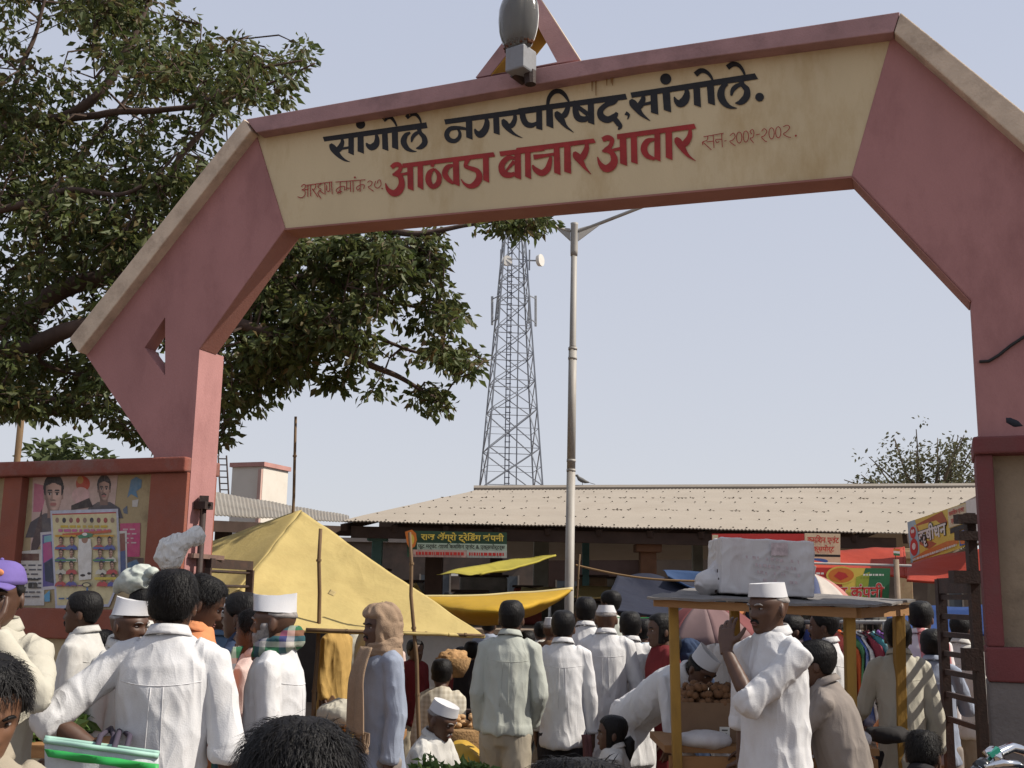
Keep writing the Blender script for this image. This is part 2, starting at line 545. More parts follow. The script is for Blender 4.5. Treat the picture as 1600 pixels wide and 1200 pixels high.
stroke(k, B1, [(776, 292, 24), (805, 270, 26), (835, 272, 20), (858, 297, 14), (868, 325, 8)])
# second word, first half
pg(k, B1, [(1012, 303), (1620, 218), (1620, 254), (1020, 334)])
for q in ([(1147, 295), (1187, 290), (1190, 430), (1150, 415)], [(1318, 275), (1355, 270), (1360, 400), (1322, 388)]):
    pg(k, B1, q)
stroke(k, B1, [(1152, 362, 14), (1100, 356, 22), (1050, 362, 26), (1028, 395, 28), (1042, 428, 28), (1078, 438, 24), (1106, 416, 22), (1110, 385, 16), (1096, 362, 10)])
stroke(k, B1, [(1272, 290, 14), (1280, 325, 30), (1268, 368, 38), (1240, 396, 40), (1216, 386, 26), (1203, 362, 8)])
stroke(k, B1, [(1452, 262, 14), (1455, 300, 24), (1435, 340, 30), (1405, 340, 22)])
stroke(k, B1, [(1378, 302, 14), (1390, 325, 36), (1405, 348, 34), (1428, 376, 22), (1460, 400, 12), (1502, 418, 3)])
# second half
pg(k, B2, [(-40, 322), (570, 238), (580, 270), (-40, 352)])
for q in ([(62, 310), (95, 305), (97, 446), (62, 436)], [(118, 300), (155, 295), (160, 436), (120, 420)], [(355, 270), (390, 265), (393, 415), (357, 402)]):
    pg(k, B2, q)
stroke(k, B2, [(-14, 330, 26), (-14, 370, 30), (4, 408, 30), (36, 418, 26), (66, 405, 16)])
stroke(k, B2, [(127, 305, 16), (135, 262, 20), (160, 230, 24), (195, 224, 24), (225, 246, 20), (248, 283, 10)])
stroke(k, B2, [(240, 285, 14), (242, 318, 24), (224, 358, 30), (200, 366, 22)])
stroke(k, B2, [(174, 340, 14), (185, 360, 36), (205, 387, 34), (232, 425, 16), (275, 458, 3)])
stroke(k, B2, [(290, 278, 24), (285, 330, 30), (300, 374, 34), (335, 384, 30), (360, 372, 22)])
stroke(k, B2, [(292, 308, 20), (357, 356, 24)])
stroke(k, B2, [(515, 250, 34), (505, 282, 30), (460, 302, 26), (428, 335, 30), (434, 370, 36), (470, 386, 34), (508, 366, 28), (522, 345, 14)])
stroke(k, B2, [(500, 372, 24), (525, 402, 28), (540, 425, 22), (528, 443, 6)])
stroke(k, B2, [(570, 348, 20), (588, 360, 14), (582, 384, 4)])
# third word
pg(k, B2, [(598, 232), (1305, 122), (1325, 155), (606, 262)])
for q in ([(712, 235), (750, 230), (757, 358), (715, 345)], [(780, 220), (822, 213), (830, 345), (788, 330)],
          [(955, 195), (993, 190), (1000, 317), (960, 302)], [(1032, 185), (1072, 178), (1080, 305), (1040, 292)]):
    pg(k, B2, q)
stroke(k, B2, [(668, 240, 12), (670, 272, 26), (648, 310, 34), (622, 308, 22)])
stroke(k, B2, [(599, 272, 16), (612, 292, 38), (635, 322, 34), (662, 356, 20), (710, 393, 3)])
stroke(k, B2, [(660, 302, 14), (715, 290, 16)])
dot(k, B2, 799, 155, 32)
stroke(k, B2, [(912, 205, 14), (920, 235, 28), (908, 275, 42), (880, 294, 40), (858, 280, 22), (847, 256, 6)])
stroke(k, B2, [(968, 130, 28), (998, 108, 26), (1030, 115, 20), (1055, 140, 14), (1070, 172, 8)])
stroke(k, B2, [(1150, 182, 14), (1122, 205, 30), (1113, 250, 38), (1132, 290, 32), (1165, 314, 18), (1205, 321, 3)])
stroke(k, B2, [(1172, 250, 10), (1180, 218, 22), (1202, 196, 24), (1232, 182, 16)])
stroke(k, B2, [(1222, 140, 32), (1235, 185, 24), (1260, 215, 30), (1258, 255, 36), (1228, 286, 30), (1195, 292, 6)])
stroke(k, B2, [(1150, 90, 28), (1182, 70, 26), (1215, 78, 20), (1240, 110, 14), (1252, 145, 8)])
dot(k, B2, 1333, 258, 25)
k.build("black_lettering", BLACKP, arch, recalc=False)
r = MB()
pg(r, B1, [(752, 580), (1322, 508), (1332, 536), (752, 608)])
for q in ([(782, 585), (818, 580), (822, 750), (785, 735)], [(847, 578), (880, 572), (883, 745), (847, 725)], [(1068, 550), (1105, 545), (1110, 722), (1070, 705)],
          [(1255, 525), (1292, 520), (1295, 700), (1258, 683)], [(1452, 500), (1492, 495), (1495, 680), (1455, 665)], [(1518, 490), (1553, 485), (1558, 678), (1520, 660)]):
    pg(r, B1, q)
stroke(r, B1, [(684, 605, 24), (708, 586, 26), (735, 590, 24), (738, 618, 22), (715, 642, 26), (690, 650, 10)])
stroke(r, B1, [(702, 645, 18), (738, 662, 28), (748, 710, 36), (728, 752, 42), (695, 765, 36), (662, 742, 22), (646, 702, 5)])
stroke(r, B1, [(735, 650, 14), (790, 640, 16)])
stroke(r, B1, [(945, 560, 30), (938, 600, 18)])
stroke(r, B1, [(952, 612, 12), (922, 640, 30), (916, 688, 34), (940, 724, 26), (975, 704, 30), (982, 655, 26), (952, 612, 12)])
stroke(r, B1, [(1072, 590, 12), (1036, 602, 28), (1018, 640, 32), (1036, 676, 28), (1072, 705, 14)])
stroke(r, B1, [(1165, 540, 32), (1152, 575, 24), (1148, 598, 20), (1180, 610, 24), (1220, 626, 28), (1234, 664, 36), (1214, 704, 38), (1176, 722, 26), (1140, 706, 14), (1118, 676, 4)])
pg(r, B1, [(1358, 505), (1640, 470), (1640, 500), (1366, 534)])
stroke(r, B1, [(1456, 545, 14), (1412, 546, 28), (1374, 590, 34), (1384, 640, 36), (1428, 652, 30), (1456, 640, 18)])
stroke(r, B1, [(1385, 645, 8), (1452, 565, 22)])
pg(r, B2, [(-50, 548), (390, 494), (402, 518), (-50, 578)])
for q in ([(162, 530), (195, 525), (202, 702), (165, 688)], [(222, 522), (258, 518), (262, 695), (222, 682)], [(537, 470), (575, 465), (580, 650), (540, 635)],
          [(600, 462), (635, 458), (640, 640), (603, 628)], [(735, 445), (768, 440), (770, 625), (735, 610)], [(797, 437), (835, 432), (838, 617), (800, 602)]):
    pg(r, B2, q)
stroke(r, B2, [(42, 645, 8), (60, 672, 26), (95, 690, 32), (126, 670, 32), (140, 630, 24), (146, 598, 14)])
stroke(r, B2, [(48, 600, 26), (108, 592, 18), (166, 582, 14)])
stroke(r, B2, [(346, 505, 12), (350, 550, 26), (326, 600, 34), (300, 606, 22)])
stroke(r, B2, [(280, 570, 14), (290, 590, 36), (312, 617, 34), (340, 660, 16), (375, 697, 3)])
pg(r, B2, [(522, 470), (962, 410), (972, 438), (524, 498)])
stroke(r, B2, [(440, 502, 24), (468, 490, 28), (494, 502, 24), (486, 535, 22), (460, 560, 26), (438, 566, 8)])
stroke(r, B2, [(452, 562, 16), (492, 575, 26), (508, 620, 36), (488, 655, 42), (455, 664, 36), (426, 636, 20), (412, 598, 5)])
stroke(r, B2, [(490, 562, 14), (545, 550, 16)])
stroke(r, B2, [(738, 498, 12), (696, 510, 28), (676, 550, 34), (692, 590, 28), (738, 612, 14)])
stroke(r, B2, [(938, 430, 12), (936, 480, 26), (912, 520, 34), (886, 528, 20)])
stroke(r, B2, [(856, 490, 14), (868, 508, 36), (890, 541, 34), (925, 590, 16), (970, 622, 3)])
for ps in ([(120, 725), (135, 712), (148, 718), (140, 738), (125, 745), (143, 752), (142, 780), (120, 795), (98, 788)], [(142, 745), (160, 742)], [(150, 717), (315, 695)],
           [(162, 715), (162, 790)], [(178, 712), (180, 785)], [(212, 708), (208, 735), (190, 745)], [(190, 738), (225, 790)],
           [(248, 705), (225, 725), (245, 745), (225, 765), (245, 800)], [(230, 745), (262, 770)], [(268, 700), (270, 775)],
           [(280, 715), (282, 750), (298, 750), (298, 700)], [(310, 697), (315, 772)], [(335, 697), (522, 682)], [(365, 692), (365, 770)],
           [(365, 725), (340, 745), (350, 760), (365, 745)], [(365, 725), (392, 725), (390, 750)], [(345, 768), (378, 755)],
           [(405, 690), (405, 740), (398, 745)], [(405, 735), (428, 735)], [(428, 690), (430, 757)], [(445, 688), (447, 760)],
           [(490, 685), (490, 757)], [(490, 715), (468, 730), (475, 748), (490, 735)], [(490, 715), (515, 715), (512, 740)],
           [(535, 700), (550, 690), (565, 700), (555, 720), (540, 728), (560, 745), (574, 755)], [(588, 690), (580, 720), (600, 735), (620, 715), (615, 685), (600, 690), (600, 705)]):
    stroke(r, B1, ps, 5)
dot(r, B1, 457, 668, 6); dot(r, B1, 628, 738, 5)
for ps in ([(1015, 486), (1130, 465)], [(1040, 480), (1035, 505), (1010, 515), (1012, 532)], [(1010, 515), (1060, 560)], [(1035, 515), (1072, 510)], [(1070, 475), (1075, 550)],
           [(1118, 468), (1122, 545)], [(1118, 500), (1085, 502), (1092, 520), (1105, 512)], [(1133, 510), (1146, 508)],
           [(1165, 480), (1185, 465), (1195, 485), (1180, 505), (1165, 512), (1185, 530), (1197, 535)], [(1290, 470), (1280, 455), (1295, 445), (1302, 465), (1295, 490), (1280, 495), (1300, 520)],
           [(1313, 476), (1335, 470)], [(1345, 455), (1360, 440), (1375, 455), (1360, 480), (1345, 488), (1365, 510), (1376, 512)],
           [(1468, 430), (1490, 420), (1505, 432), (1490, 455), (1470, 470), (1490, 485), (1512, 490)]):
    stroke(r, B2, ps, 4.5)
for cx, cy in ((1218, 490), (1256, 484), (1402, 466), (1440, 460)):
    stroke(r, B2, [(cx + 15 * math.sin(a), cy - 32 * math.cos(a)) for a in [i * math.pi / 4 for i in range(9)]], 4.5)
dot(r, B2, 1540, 480, 6)
r.build("red_lettering", REDP, arch, recalc=False)
# rain streaks under the slab
ST = mat("rain_stain", (0.26, 0.15, 0.07), .95, .2)
for x, y, h in ((925, 125, 18), (931, 124, 26), (948, 122, 12), (957, 120, 14), (955, 122, 9), (620, 172, 10), (640, 168, 14), (600, 178, 9)):
    L_ = nextlift(); b = MB()
    b.add([a3(*fr(x - 1.2, y), .012 - L_), a3(*fr(x + 1.4, y), .012 - L_), a3(*fr(x + .6, y + h), .012 - L_), a3(*fr(x - .4, y + h * .95), .012 - L_)], [(0, 1, 2, 3)])
    b.build("stain", ST, arch, recalc=False)

# ------------------------------------------------------------ compound walls each side
def facing(u0, v0, u1, v1, off):          # rectangle in the arch plane moved by off
    return fr(u0, v0, off), fr(u1, v1, off)
wl = thing("compound_wall", a3(-1.5, 0, 0), "left compound wall with orange pilaster and a cream panel covered in posters", "wall")
zc0 = fr(297, 738)[1]; zc1 = fr(297, 715)[1]
sA = fr(240, 715)[0]
b = MB(); sP0, sP1 = fr(236, 800)[0], sL - .004
b.prism([(sP0, 0), (sP1, 0), (sP1, zc0), (sP0, zc0)], [], a3, -0.03, T + .02); b.build("pilaster", ORANGE, wl, bevel=.01)
b = MB(); b.prism([(-6.0, zc0), (sL - .002, zc0), (sL - .002, zc1), (-6.0, zc1 + .02)], [], a3, -0.07, T + .05)
b.build("coping", mat("worn_red_coping", (0.22, 0.07, 0.05), .95, .2, 3, (0.20, 0.155, 0.14), .9, 2.2, bump=.4, bscale=50), wl, bevel=.012)
zl0 = fr(150, 1000)[1]; zl1 = fr(150, 952)[1]
sQ0, sQ1 = fr(5, 800)[0], fr(33, 800)[0]
b = MB(); b.prism([(-6.0, zl1), (sP0, zl1), (sP0, zc0), (-6.0, zc0)], [], a3, 0.05, T); b.build("panel", PANEL, wl)
b = MB(); b.prism([(sQ0, zl1), (sQ1, zl1), (sQ1, zc0), (sQ0, zc0)], [], a3, -0.02, 0.05); b.build("pilaster", ORANGE, wl, bevel=.008)
b = MB(); b.prism([(-6.0, zl0), (sP0, zl0), (sP0, zl1), (-6.0, zl1)], [], a3, -0.035, T); b.build("ledge", ORANGE, wl, bevel=.01)
b = MB(); b.prism([(-6.0, 0), (sP0, 0), (sP0, zl0), (-6.0, zl0)], [], a3, 0.0, T); b.build("plinth", PANEL, wl)

wr = thing("compound_wall", a3(sR + .6, 0, 0), "right compound wall end with maroon frame round a cream panel above grey cement", "wall")
rz = lambda v: fr(1545, v)[1]
sE = sR + 3.0
b = MB(); b.prism([(sR - .035, rz(712)), (sE, rz(712)), (sE, rz(685)), (sR - .035, rz(685))], [], a3, -.09, T + .06); b.build("coping", MAROON, wr, bevel=.012)
b = MB(); b.prism([(sR - .025, rz(1010)), (sF, rz(1010)), (sF, rz(712)), (sR - .025, rz(712))], [], a3, -.06, T + .04); b.build("pilaster", MAROON, wr, bevel=.01)
b = MB(); b.prism([(sF, rz(1010)), (sE, rz(1010)), (sE, rz(712)), (sF, rz(712))], [], a3, .03, T); b.build("panel", mat("shaded_stained_panel", (.27, .21, .145), .95, .16, 2.5, (.10, .075, .055), .8, 2.6, bump=.3, bscale=60), wr)  # cream darkened in its colour for shade, with stains over it
b = MB(); b.prism([(sR - .03, rz(1064)), (sE, rz(1064)), (sE, rz(1010)), (sR - .03, rz(1010))], [], a3, -.07, T + .04); b.build("ledge", MAROON, wr, bevel=.01)
b = MB(); b.prism([(sR - .03, 0), (sE, 0), (sE, rz(1064)), (sR - .03, rz(1064))], [], a3, -.055, T + .04); b.build("plinth", CEMENT, wr, bevel=.012)

# cable across the right post
b = MB()
cps = [a3(*fr(u, v), -.012) for u, v in ((1530, 566), (1545, 565), (1560, 556), (1580, 540), (1600, 527), (1640, 505))]
b.tube(cps, .008, 6)
tag(b.build("cable", mat("black_rubber", (.02, .02, .02), .6), base=cps[0], smooth=True), "thin black cable sagging across the pink right post of the arch", "cable")

# ------------------------------------------------------------ street-light head fixed on the beam
lh = thing("flood_lamp", a3(*fr(825, 125), -.15), "grey street lamp head with dusty glass bowl standing upright on the arch beam", "lamp")
def lf(u, v, off):
    s_, z_ = fr(u, v, off); return a3(s_, z_, off)
GREY = mat("grey_cast_metal", (0.22, 0.225, 0.24), .55, .08, 8, (.12, .10, .09), .4, 10)
b = MB(); b.tube([lf(829, 132, -.16), lf(828, 112, -.16)], [.035, .04], 10); b.tube([lf(820, 128, -.1), lf(806, 112, -.16), ], [.03, .05], 8)
b.build("bracket", IRON, lh, smooth=False)
c0 = lf(814, 97, -.19); w_ = (lf(833, 97, -.19) - lf(795, 97, -.19)).length
hgt = (lf(814, 78, -.19) - lf(814, 115, -.19)).length
rotA = Matrix.Rotation(-AA - .25, 3, 'Z')
b = MB(); b.box(c0, (w_ * .86, w_ * .9, hgt), rotA); b.build("gear_box", GREY, lh, bevel=.012)
# bowl: deep oval glass in front, shallow white canopy behind
bt, tp = lf(812, 78, -.19), lf(812, -14, -.19)
axis = (tp - bt)
ux = rotA @ Vector((1, 0, 0)); uy = rotA @ Vector((0, 1, 0))
prof = [(0, .55), (.04, .66), (.15, .82), (.3, .95), (.5, 1.0), (.7, .96), (.85, .8), (.95, .5), (1.0, .12)]
hw = (lf(840, 40, -.19) - lf(776, 40, -.19)).length / 2
def shell(front, depth, scale=1.0):
    def fn(a, b_):
        t = b_; 
        i = min(int(t * (len(prof) - 1)), len(prof) - 2); q = t * (len(prof) - 1) - i
        zz = prof[i][0] * (1 - q) + prof[i + 1][0] * q; ww = prof[i][1] * (1 - q) + prof[i + 1][1] * q
        ang = math.pi * a
        return bt + axis * zz + ux * (math.cos(ang) * hw * ww * scale) + uy * (math.sin(ang) * ww * depth * (-1 if front else 1))
    return fn
b = MB(); b.grid(shell(True, hw * .8, .97), 20, 18, .006)
glass = bpy.data.materials.new("dusty_lamp_glass"); glass.use_nodes = True
g_ = glass.node_tree.nodes["Principled BSDF"]; g_.inputs["Base Color"].default_value = (.40, .39, .37, 1); g_.inputs["Roughness"].default_value = .12
g_.inputs["Transmission Weight"].default_value = .8; g_.inputs["IOR"].default_value = 1.3
b.build("glass_bowl", glass, lh, smooth=True)
b = MB(); b.grid(shell(False, hw * .42, 1.0), 20, 18, .01); b.build("canopy", WHITEP, lh, smooth=True)
b = MB()
for q in (0, 1):
    pass
b.tube([bt + axis * .12 - uy * .02, bt + axis * .8 - uy * .02], [.03, .05], 10); b.build("bulb", mat("bulb_glass", (.6, .6, .56), .2), lh, smooth=True)
b = MB()
for i in range(26):
    a = random.random() * math.pi; 
    b.ball(bt + axis * (.03 + .08 * random.random()) + ux * math.cos(a) * hw * .72 - uy * math.sin(a) * hw * .5, (.012, .012, .01), None, 6, 4)
b.build("rust_debris", mat("rust", (.10, .04, .02), .95), lh)

# ------------------------------------------------------------ iron gates
gl = thing("iron_gate", a3(sL + .1, 0, .14), "rusty iron gate swung open against the left arch post in front of the yellow awning", "gate")
hx = onplane(312, 880, a3(sL + .05, 0, 0), AS)      # on the lit inner face
hb = a3(sL + .05, 0, (hx - A0).dot(AD))
b = MB()
b.tube([hb + Vector((0, 0, .1)), hb + Vector((0, 0, pt(312, 776, hb.y).z))], .022, 8)
b.build("hinge_post", IRON, gl, smooth=True)
cz = pt(312, 790, hb.y).z
b = MB(); b.box(hb + Vector((0, 0, cz)), (.09, .09, .05), Matrix.Rotation(-AA, 3, 'Z')); b.box(hb + Vector((0, 0, cz + .04)) , (.06, .07, .05), Matrix.Rotation(.3, 3, 'Z'))
b.tube([hb + Vector((-.06, .02, cz + .01)), hb + Vector((.06, -.02, cz + .01))], .014, 6)
b.build("hinge_clamp", IRON, gl)
g0 = pt(326, 880, hb.y + .1); g1 = pt(392, 880, hb.y + .75)
gdir = Vector((g1.x - g0.x, g1.y - g0.y, 0))
gz = lambda v: pt(360, v, (g0.y + g1.y) / 2).z
G0 = Vector((g0.x, g0.y, 0)); G1 = Vector((g1.x, g1.y, 0))
b = MB()
zt = gz(882)
b.bar(G0 + Vector((0, 0, zt)), G1 + Vector((0, 0, zt)), .04, .065)
b.bar(G0 + Vector((0, 0, .12)), G1 + Vector((0, 0, .12)), .04, .06)
b.bar(G0 + Vector((0, 0, .1)), G0 + Vector((0, 0, zt - .032)), .04); b.bar(G1 + Vector((0, 0, .1)), G1 + Vector((0, 0, zt - .032)), .05, .05)
b.build("frame", IRON, gl)
for v in (894, 916, 940, 963, 990, 1020, 1050, 1080, 1110):
    b = MB(); b.tube([G0 + Vector((0, 0, gz(v))), G1 + Vector((0, 0, gz(v)))], .011, 6); b.build("bar", IRON, gl, smooth=True)
b = MB(); pa = pt(298, 868, hb.y - .05); pb = pt(346, 872, hb.y + .25); b.bar(pa, pb, .05, .03); b.bar(pa, Vector((hb.x, hb.y, pa.z)), .03, .03)
b.build("latch_bar", mat("pale_rusty_iron", (.16, .10, .08), .8, .25, 8), gl)

gr = thing("iron_gate", a3(sR - .1, 0, .3), "dark rusty iron gate with rung bars opened back beside the right pillar", "gate")
YR = 6.35
fA = pt(1470, 930, YR + .55); fB = pt(1522, 930, YR)
FA = Vector((fA.x, fA.y, 0)); FB = Vector((fB.x, fB.y, 0))
gzr = lambda v: pt(1495, v, YR + .28).z
b = MB()
b.bar(FB + Vector((0, 0, .05)), FB + Vector((0, 0, pt(1522, 802, YR).z)), .05, .05)
b.bar(FA + Vector((0, 0, .05)), FA + Vector((0, 0, pt(1470, 905, YR + .55).z)), .05, .05)
b.bar(FA + Vector((0, 0, gzr(915))), FB + Vector((0, 0, gzr(915))), .04, .09)
b.bar(FA + Vector((0, 0, .2)), FB + Vector((0, 0, .2)), .04, .06)
b.build("frame", IRON, gr)
for v in (933, 964, 993, 1024, 1054, 1090, 1130):
    b = MB(); b.bar(FA + Vector((0, 0, gzr(v))), FB + Vector((0, 0, gzr(v))), .022, .03); b.build("bar", IRON, gr)
b = MB()
for v in (812, 838): 
    b = MB(); b.box(FB + Vector((-.02, -.03, pt(1522, v, YR).z)), (.14, .07, .05)); b.build("hinge_clamp", IRON, gr)
b = MB(); b.box(FB + Vector((-.05, -.02, pt(1522, 902, YR).z)), (.16, .08, .07)); b.build("hinge_clamp", IRON, gr)
b = MB(); b.box(FB + Vector((-.05, -.02, pt(1522, 1030, YR).z)), (.08, .06, .12))
b.build("hinge_clamp", IRON, gr)

# ------------------------------------------------------------ market shed
YE, YRG = 13.8, 18.5
shed = thing("market_shed", (pt(950, 930, 16).x, 16, 0), "long open market shed with beige corrugated roof and dark interior", "shed")
ROOF = mat("beige_roof_sheet", (0.255, 0.222, 0.185), .85, .06, 1.2, (.20, .165, .13), .4, 2.0, bump=.1, bscale=30)
ROOF2 = mat("grey_roof_sheet", (0.22, 0.20, 0.175), .85, .12, 1.2, (.16, .13, .10), .6, 2.0)
def roof(pE0, pE1, pR1, pR0, nrib, name, m, parent, amp=.02):
    """corrugated sheet: eave pE0-pE1, ridge pR0-pR1"""
    b = MB()
    up = (pE1 - pE0).cross(pR0 - pE0).normalized()
    if up.z < 0: up = -up
    def fn(a, c):
        p = (pE0.lerp(pE1, a)).lerp(pR0.lerp(pR1, a), c)
        step = .006 * (3 - math.floor(c * 2.999))
        return p + up * (amp * math.sin(a * nrib * 2 * math.pi) + step + .012 * noise.noise(Vector((a * 9, c * 4, 3))))
    b.grid(fn, nrib * 4, 9, .012)
    return b.build(name, m, parent)
e0, e1 = pt(535, 816, YE), pt(1416, 835, YE)
r0, r1 = pt(745, 766, YRG), pt(1585, 762, YRG)
roof(e0, e1, r1, r0, 150, "roof", ROOF, shed, .007)
# far slope beyond the ridge, falls away
b = MB(); back = [p + Vector((.6, 4.6, -1.0)) for p in (r0, r1)]
b.quad(r0, r1, back[1], back[0]); b.build("rear_roof", ROOF, shed)
b = MB()      # ridge cap and lap bolts
b.tube([r0 + Vector((-.05, 0, .02)), r1 + Vector((.05, 0, .02))], .06, 6); b.build("ridge_cap", ROOF, shed)
BOLT = mat("dark_bolt", (.08, .06, .05), .8)
for c in (.02, .17, .36, .55, .68, .86):
    n = 34
    b = MB()
    for i in range(n):
        a = (i + .3 + .3 * random.random()) / n
        p = (e0.lerp(e1, a)).lerp(r0.lerp(r1, a), c)
        b.box(p + Vector((random.uniform(-.06, .06), 0, .028)), (.018, .018, .012))
    o = b.build("bolt_row", BOLT, shed); o['kind'] = 'stuff'
LAP = mat("roof_lap_dirt", (.20, .155, .115), .95, .3, 20)  # broken dashes of dirt along the sheet laps
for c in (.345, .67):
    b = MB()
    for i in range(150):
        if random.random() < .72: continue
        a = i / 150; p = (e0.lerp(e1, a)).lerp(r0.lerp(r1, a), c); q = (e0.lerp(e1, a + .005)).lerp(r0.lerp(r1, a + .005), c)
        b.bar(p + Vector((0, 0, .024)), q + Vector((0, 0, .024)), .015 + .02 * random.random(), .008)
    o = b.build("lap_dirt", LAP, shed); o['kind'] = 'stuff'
DARKWOOD = mat("dark_timber", (.05, .032, .025), .9, .25, 5)
b = MB(); b.bar(e0 + Vector((.1, .12, -.11)), e1 + Vector((-.1, .12, -.11)), .08, .14); b.build("eave_beam", DARKWOOD, shed)
b = MB(); b.bar(e0 + Vector((.2, 2.2, .1)), e1 + Vector((0, 2.2, .1)), .1, .2); b.build("purlin", DARKWOOD, shed)
b = MB(); b.bar(r0 + Vector((0, -.2, -.22)), r1 + Vector((0, -.2, -.22)), .1, .2); b.build("purlin", DARKWOOD, shed)
for a in [i / 11 for i in range(12)]:
    p = e0.lerp(e1, a) + Vector((0, .05, -.06)); q = r0.lerp(r1, a) + Vector((0, -.1, -.1))
    b = MB(); b.bar(p, q, .06, .08); b.build("rafter", DARKWOOD, shed)
def column(u, Y, w, m, ztop=2.75):
    p = pt(u, 900, Y)
    zt = min(ztop, 2.3 + (Y - YE) * .21 - .08)
    b = MB(); b.box((p.x, Y, zt / 2), (w, w, zt)); b.box((p.x, Y, zt - .08), (w + .12, w + .12, .1)); return b.build("column", m, shed, bevel=.01)
TEAL = mat("teal_paint", (.10, .20, .20), .9, .2, 4)
BROWN = mat("brown_column_paint", (.11, .055, .03), .9, .2, 4)
PALEC = mat("pale_column_paint", (.30, .29, .24), .9, .2, 4)
column(588, 14.6, .13, TEAL); column(678, 14.5, .22, DARKWOOD); column(845, 16.5, .22, PALEC); column(915, 16.2, .10, TEAL)
column(1012, 14.1, .20, BROWN); column(1160, 16.5, .2, BROWN); column(1300, 16.6, .2, DARKWOOD); column(1411, 13.9, .17, mat("yellow_stained_column", (.32, .23, .13), .9, .2, 5, (.2, .06, .05), .6, 8))
column(775, 18.0, .2, DARKWOOD); column(1090, 18.0, .16, PALEC)
PLINTH = mat("whitewashed_plinth", (.42, .43, .43), .95, .12, 3, (.2, .17, .14), .6, 3)
zpl = pt(700, 990, 13.4).z
xa, xb = pt(520, 930, 13.3).x, pt(1500, 930, 13.3).x
b = MB(); b.box(((xa + xb) / 2, 16.6, zpl / 2), (xb - xa, 6.4, zpl)); b.build("platform", PLINTH, shed, bevel=.02)
b = MB(); b.box(((xa + xb) / 2, 16.6, zpl + .03), (xb - xa + .1, 6.55, .055)); b.build("platform_edge", mat("worn_cement_edge", (.22, .17, .13), .95, .25, 6), shed)
# wing of the shed on the left
ls = thing("market_shed", (pt(430, 930, 13).x, 13, 0), "grey corrugated side shed roof running off behind the left arch post", "shed")
l0, l1 = pt(190, 800, 11.2), pt(545, 817, 14.2); m0, m1 = pt(180, 742, 12.6), pt(545, 806, 16.0)
roof(l0, l1, m1, m0, 60, "roof", ROOF2, ls, .005)
b = MB(); b.bar(l0 + Vector((0, .1, -.1)), l1 + Vector((0, .1, -.1)), .07, .12); b.build("eave_beam", DARKWOOD, ls)
for u, Y in ((345, 13.0), (455, 14.0)):
    p = pt(u, 900, Y); b = MB(); b.box((p.x, Y, 1.15), (.16, .16, 2.3)); b.build("column", DARKWOOD, ls)
b = MB(); c_ = pt(430, 900, 16.5); b.box((c_.x - .6, 17.2, 1.1), (4.0, .15, 2.2)); b.build("back_wall", mat("dark_wall", (.06, .05, .045), .95, .3, 2), ls)  # mottled dark brown wall colour

# right hand shed edge that carries the banner, rake edge beam
b = MB(); b.bar(e1 + Vector((0, .05, -.05)), pt(1560, 765, 16.5) , .06, .12); b.build("rake_beam", DARKWOOD, shed)

# things behind the shed
wal = MB()
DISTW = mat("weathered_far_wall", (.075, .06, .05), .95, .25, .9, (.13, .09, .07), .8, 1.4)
def building(x0, x1, Y, h, m, label, wins=0, sd=1):
    rr = random.Random(sd)
    cx = (x0 + x1) / 2
    t = thing("house", (cx, Y, 0), label, "house")
    b = MB(); b.box((cx, Y + 2, h / 2), (x1 - x0, 4, h)); b.build("wall", m, t)
    b = MB(); b.box((cx, Y + 2, h + .06), (x1 - x0 + .3, 4.3, .12)); b.build("roof", CEMENT, t)
    for i in range(wins):
        x = x0 + (i + .5) * (x1 - x0) / wins
        b = MB(); b.box((x, Y - .01, h * .55), (.9, .06, .9)); f = b.build("window", mat("shutter_paint", (.05, .06, .07), .7), t)
        b = MB()
        for q in (-.45, 0, .45): b.box((x + q, Y - .05, h * .55), (.05, .04, .96))
        b.build("window_frame", mat("frame_paint", (.16, .14, .12), .8), f)
    return t
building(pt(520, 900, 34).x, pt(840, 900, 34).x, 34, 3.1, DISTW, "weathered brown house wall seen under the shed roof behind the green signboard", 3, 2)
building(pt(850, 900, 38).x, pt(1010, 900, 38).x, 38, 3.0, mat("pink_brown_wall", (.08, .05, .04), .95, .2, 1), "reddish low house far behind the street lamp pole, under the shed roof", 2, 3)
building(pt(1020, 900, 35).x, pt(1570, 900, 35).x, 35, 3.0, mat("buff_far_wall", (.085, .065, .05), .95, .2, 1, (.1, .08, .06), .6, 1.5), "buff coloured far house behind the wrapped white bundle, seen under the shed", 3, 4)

# rooftop tank house with ladder
tk = thing("water_tank_house", pt(395, 800, 18), "small white water tank house with pink edge behind the left arch post", "tank house")
def bx(u0, v0, u1, v1, Y, dep, m, name, par, th=0):
    a_, c_ = pt(u0, v1, Y), pt(u1, v0, Y)
    b = MB(); b.box(((a_.x + c_.x) / 2, Y + dep / 2, (a_.z + c_.z) / 2), (c_.x - a_.x, dep, c_.z - a_.z)); return b.build(name, m, par)
WW = mat("whitewash", (.62, .57, .50), .95, .06, 2, (.4, .34, .28), .4, 2)
zg = pt(395, 780, 18).z
a_, c_ = pt(372, 790, 18), pt(433, 727, 18)
rt = Matrix.Rotation(R(-20), 3, 'Z')
ctr = Vector(((a_.x + c_.x) / 2 - .1, 18.6, 0))
ww = (c_.x - a_.x) * 1.0
b = MB(); b.box(ctr + Vector((0, 0, c_.z / 2)), (ww, ww * 1.3, c_.z), rt); b.build("wall", WW, tk)
b = MB(); b.box(ctr + Vector((0, 0, c_.z + .03)), (ww + .07, ww * 1.3 + .07, .07), rt); b.build("roof", mat("pink_edge", (.42, .22, .19), .9), tk)
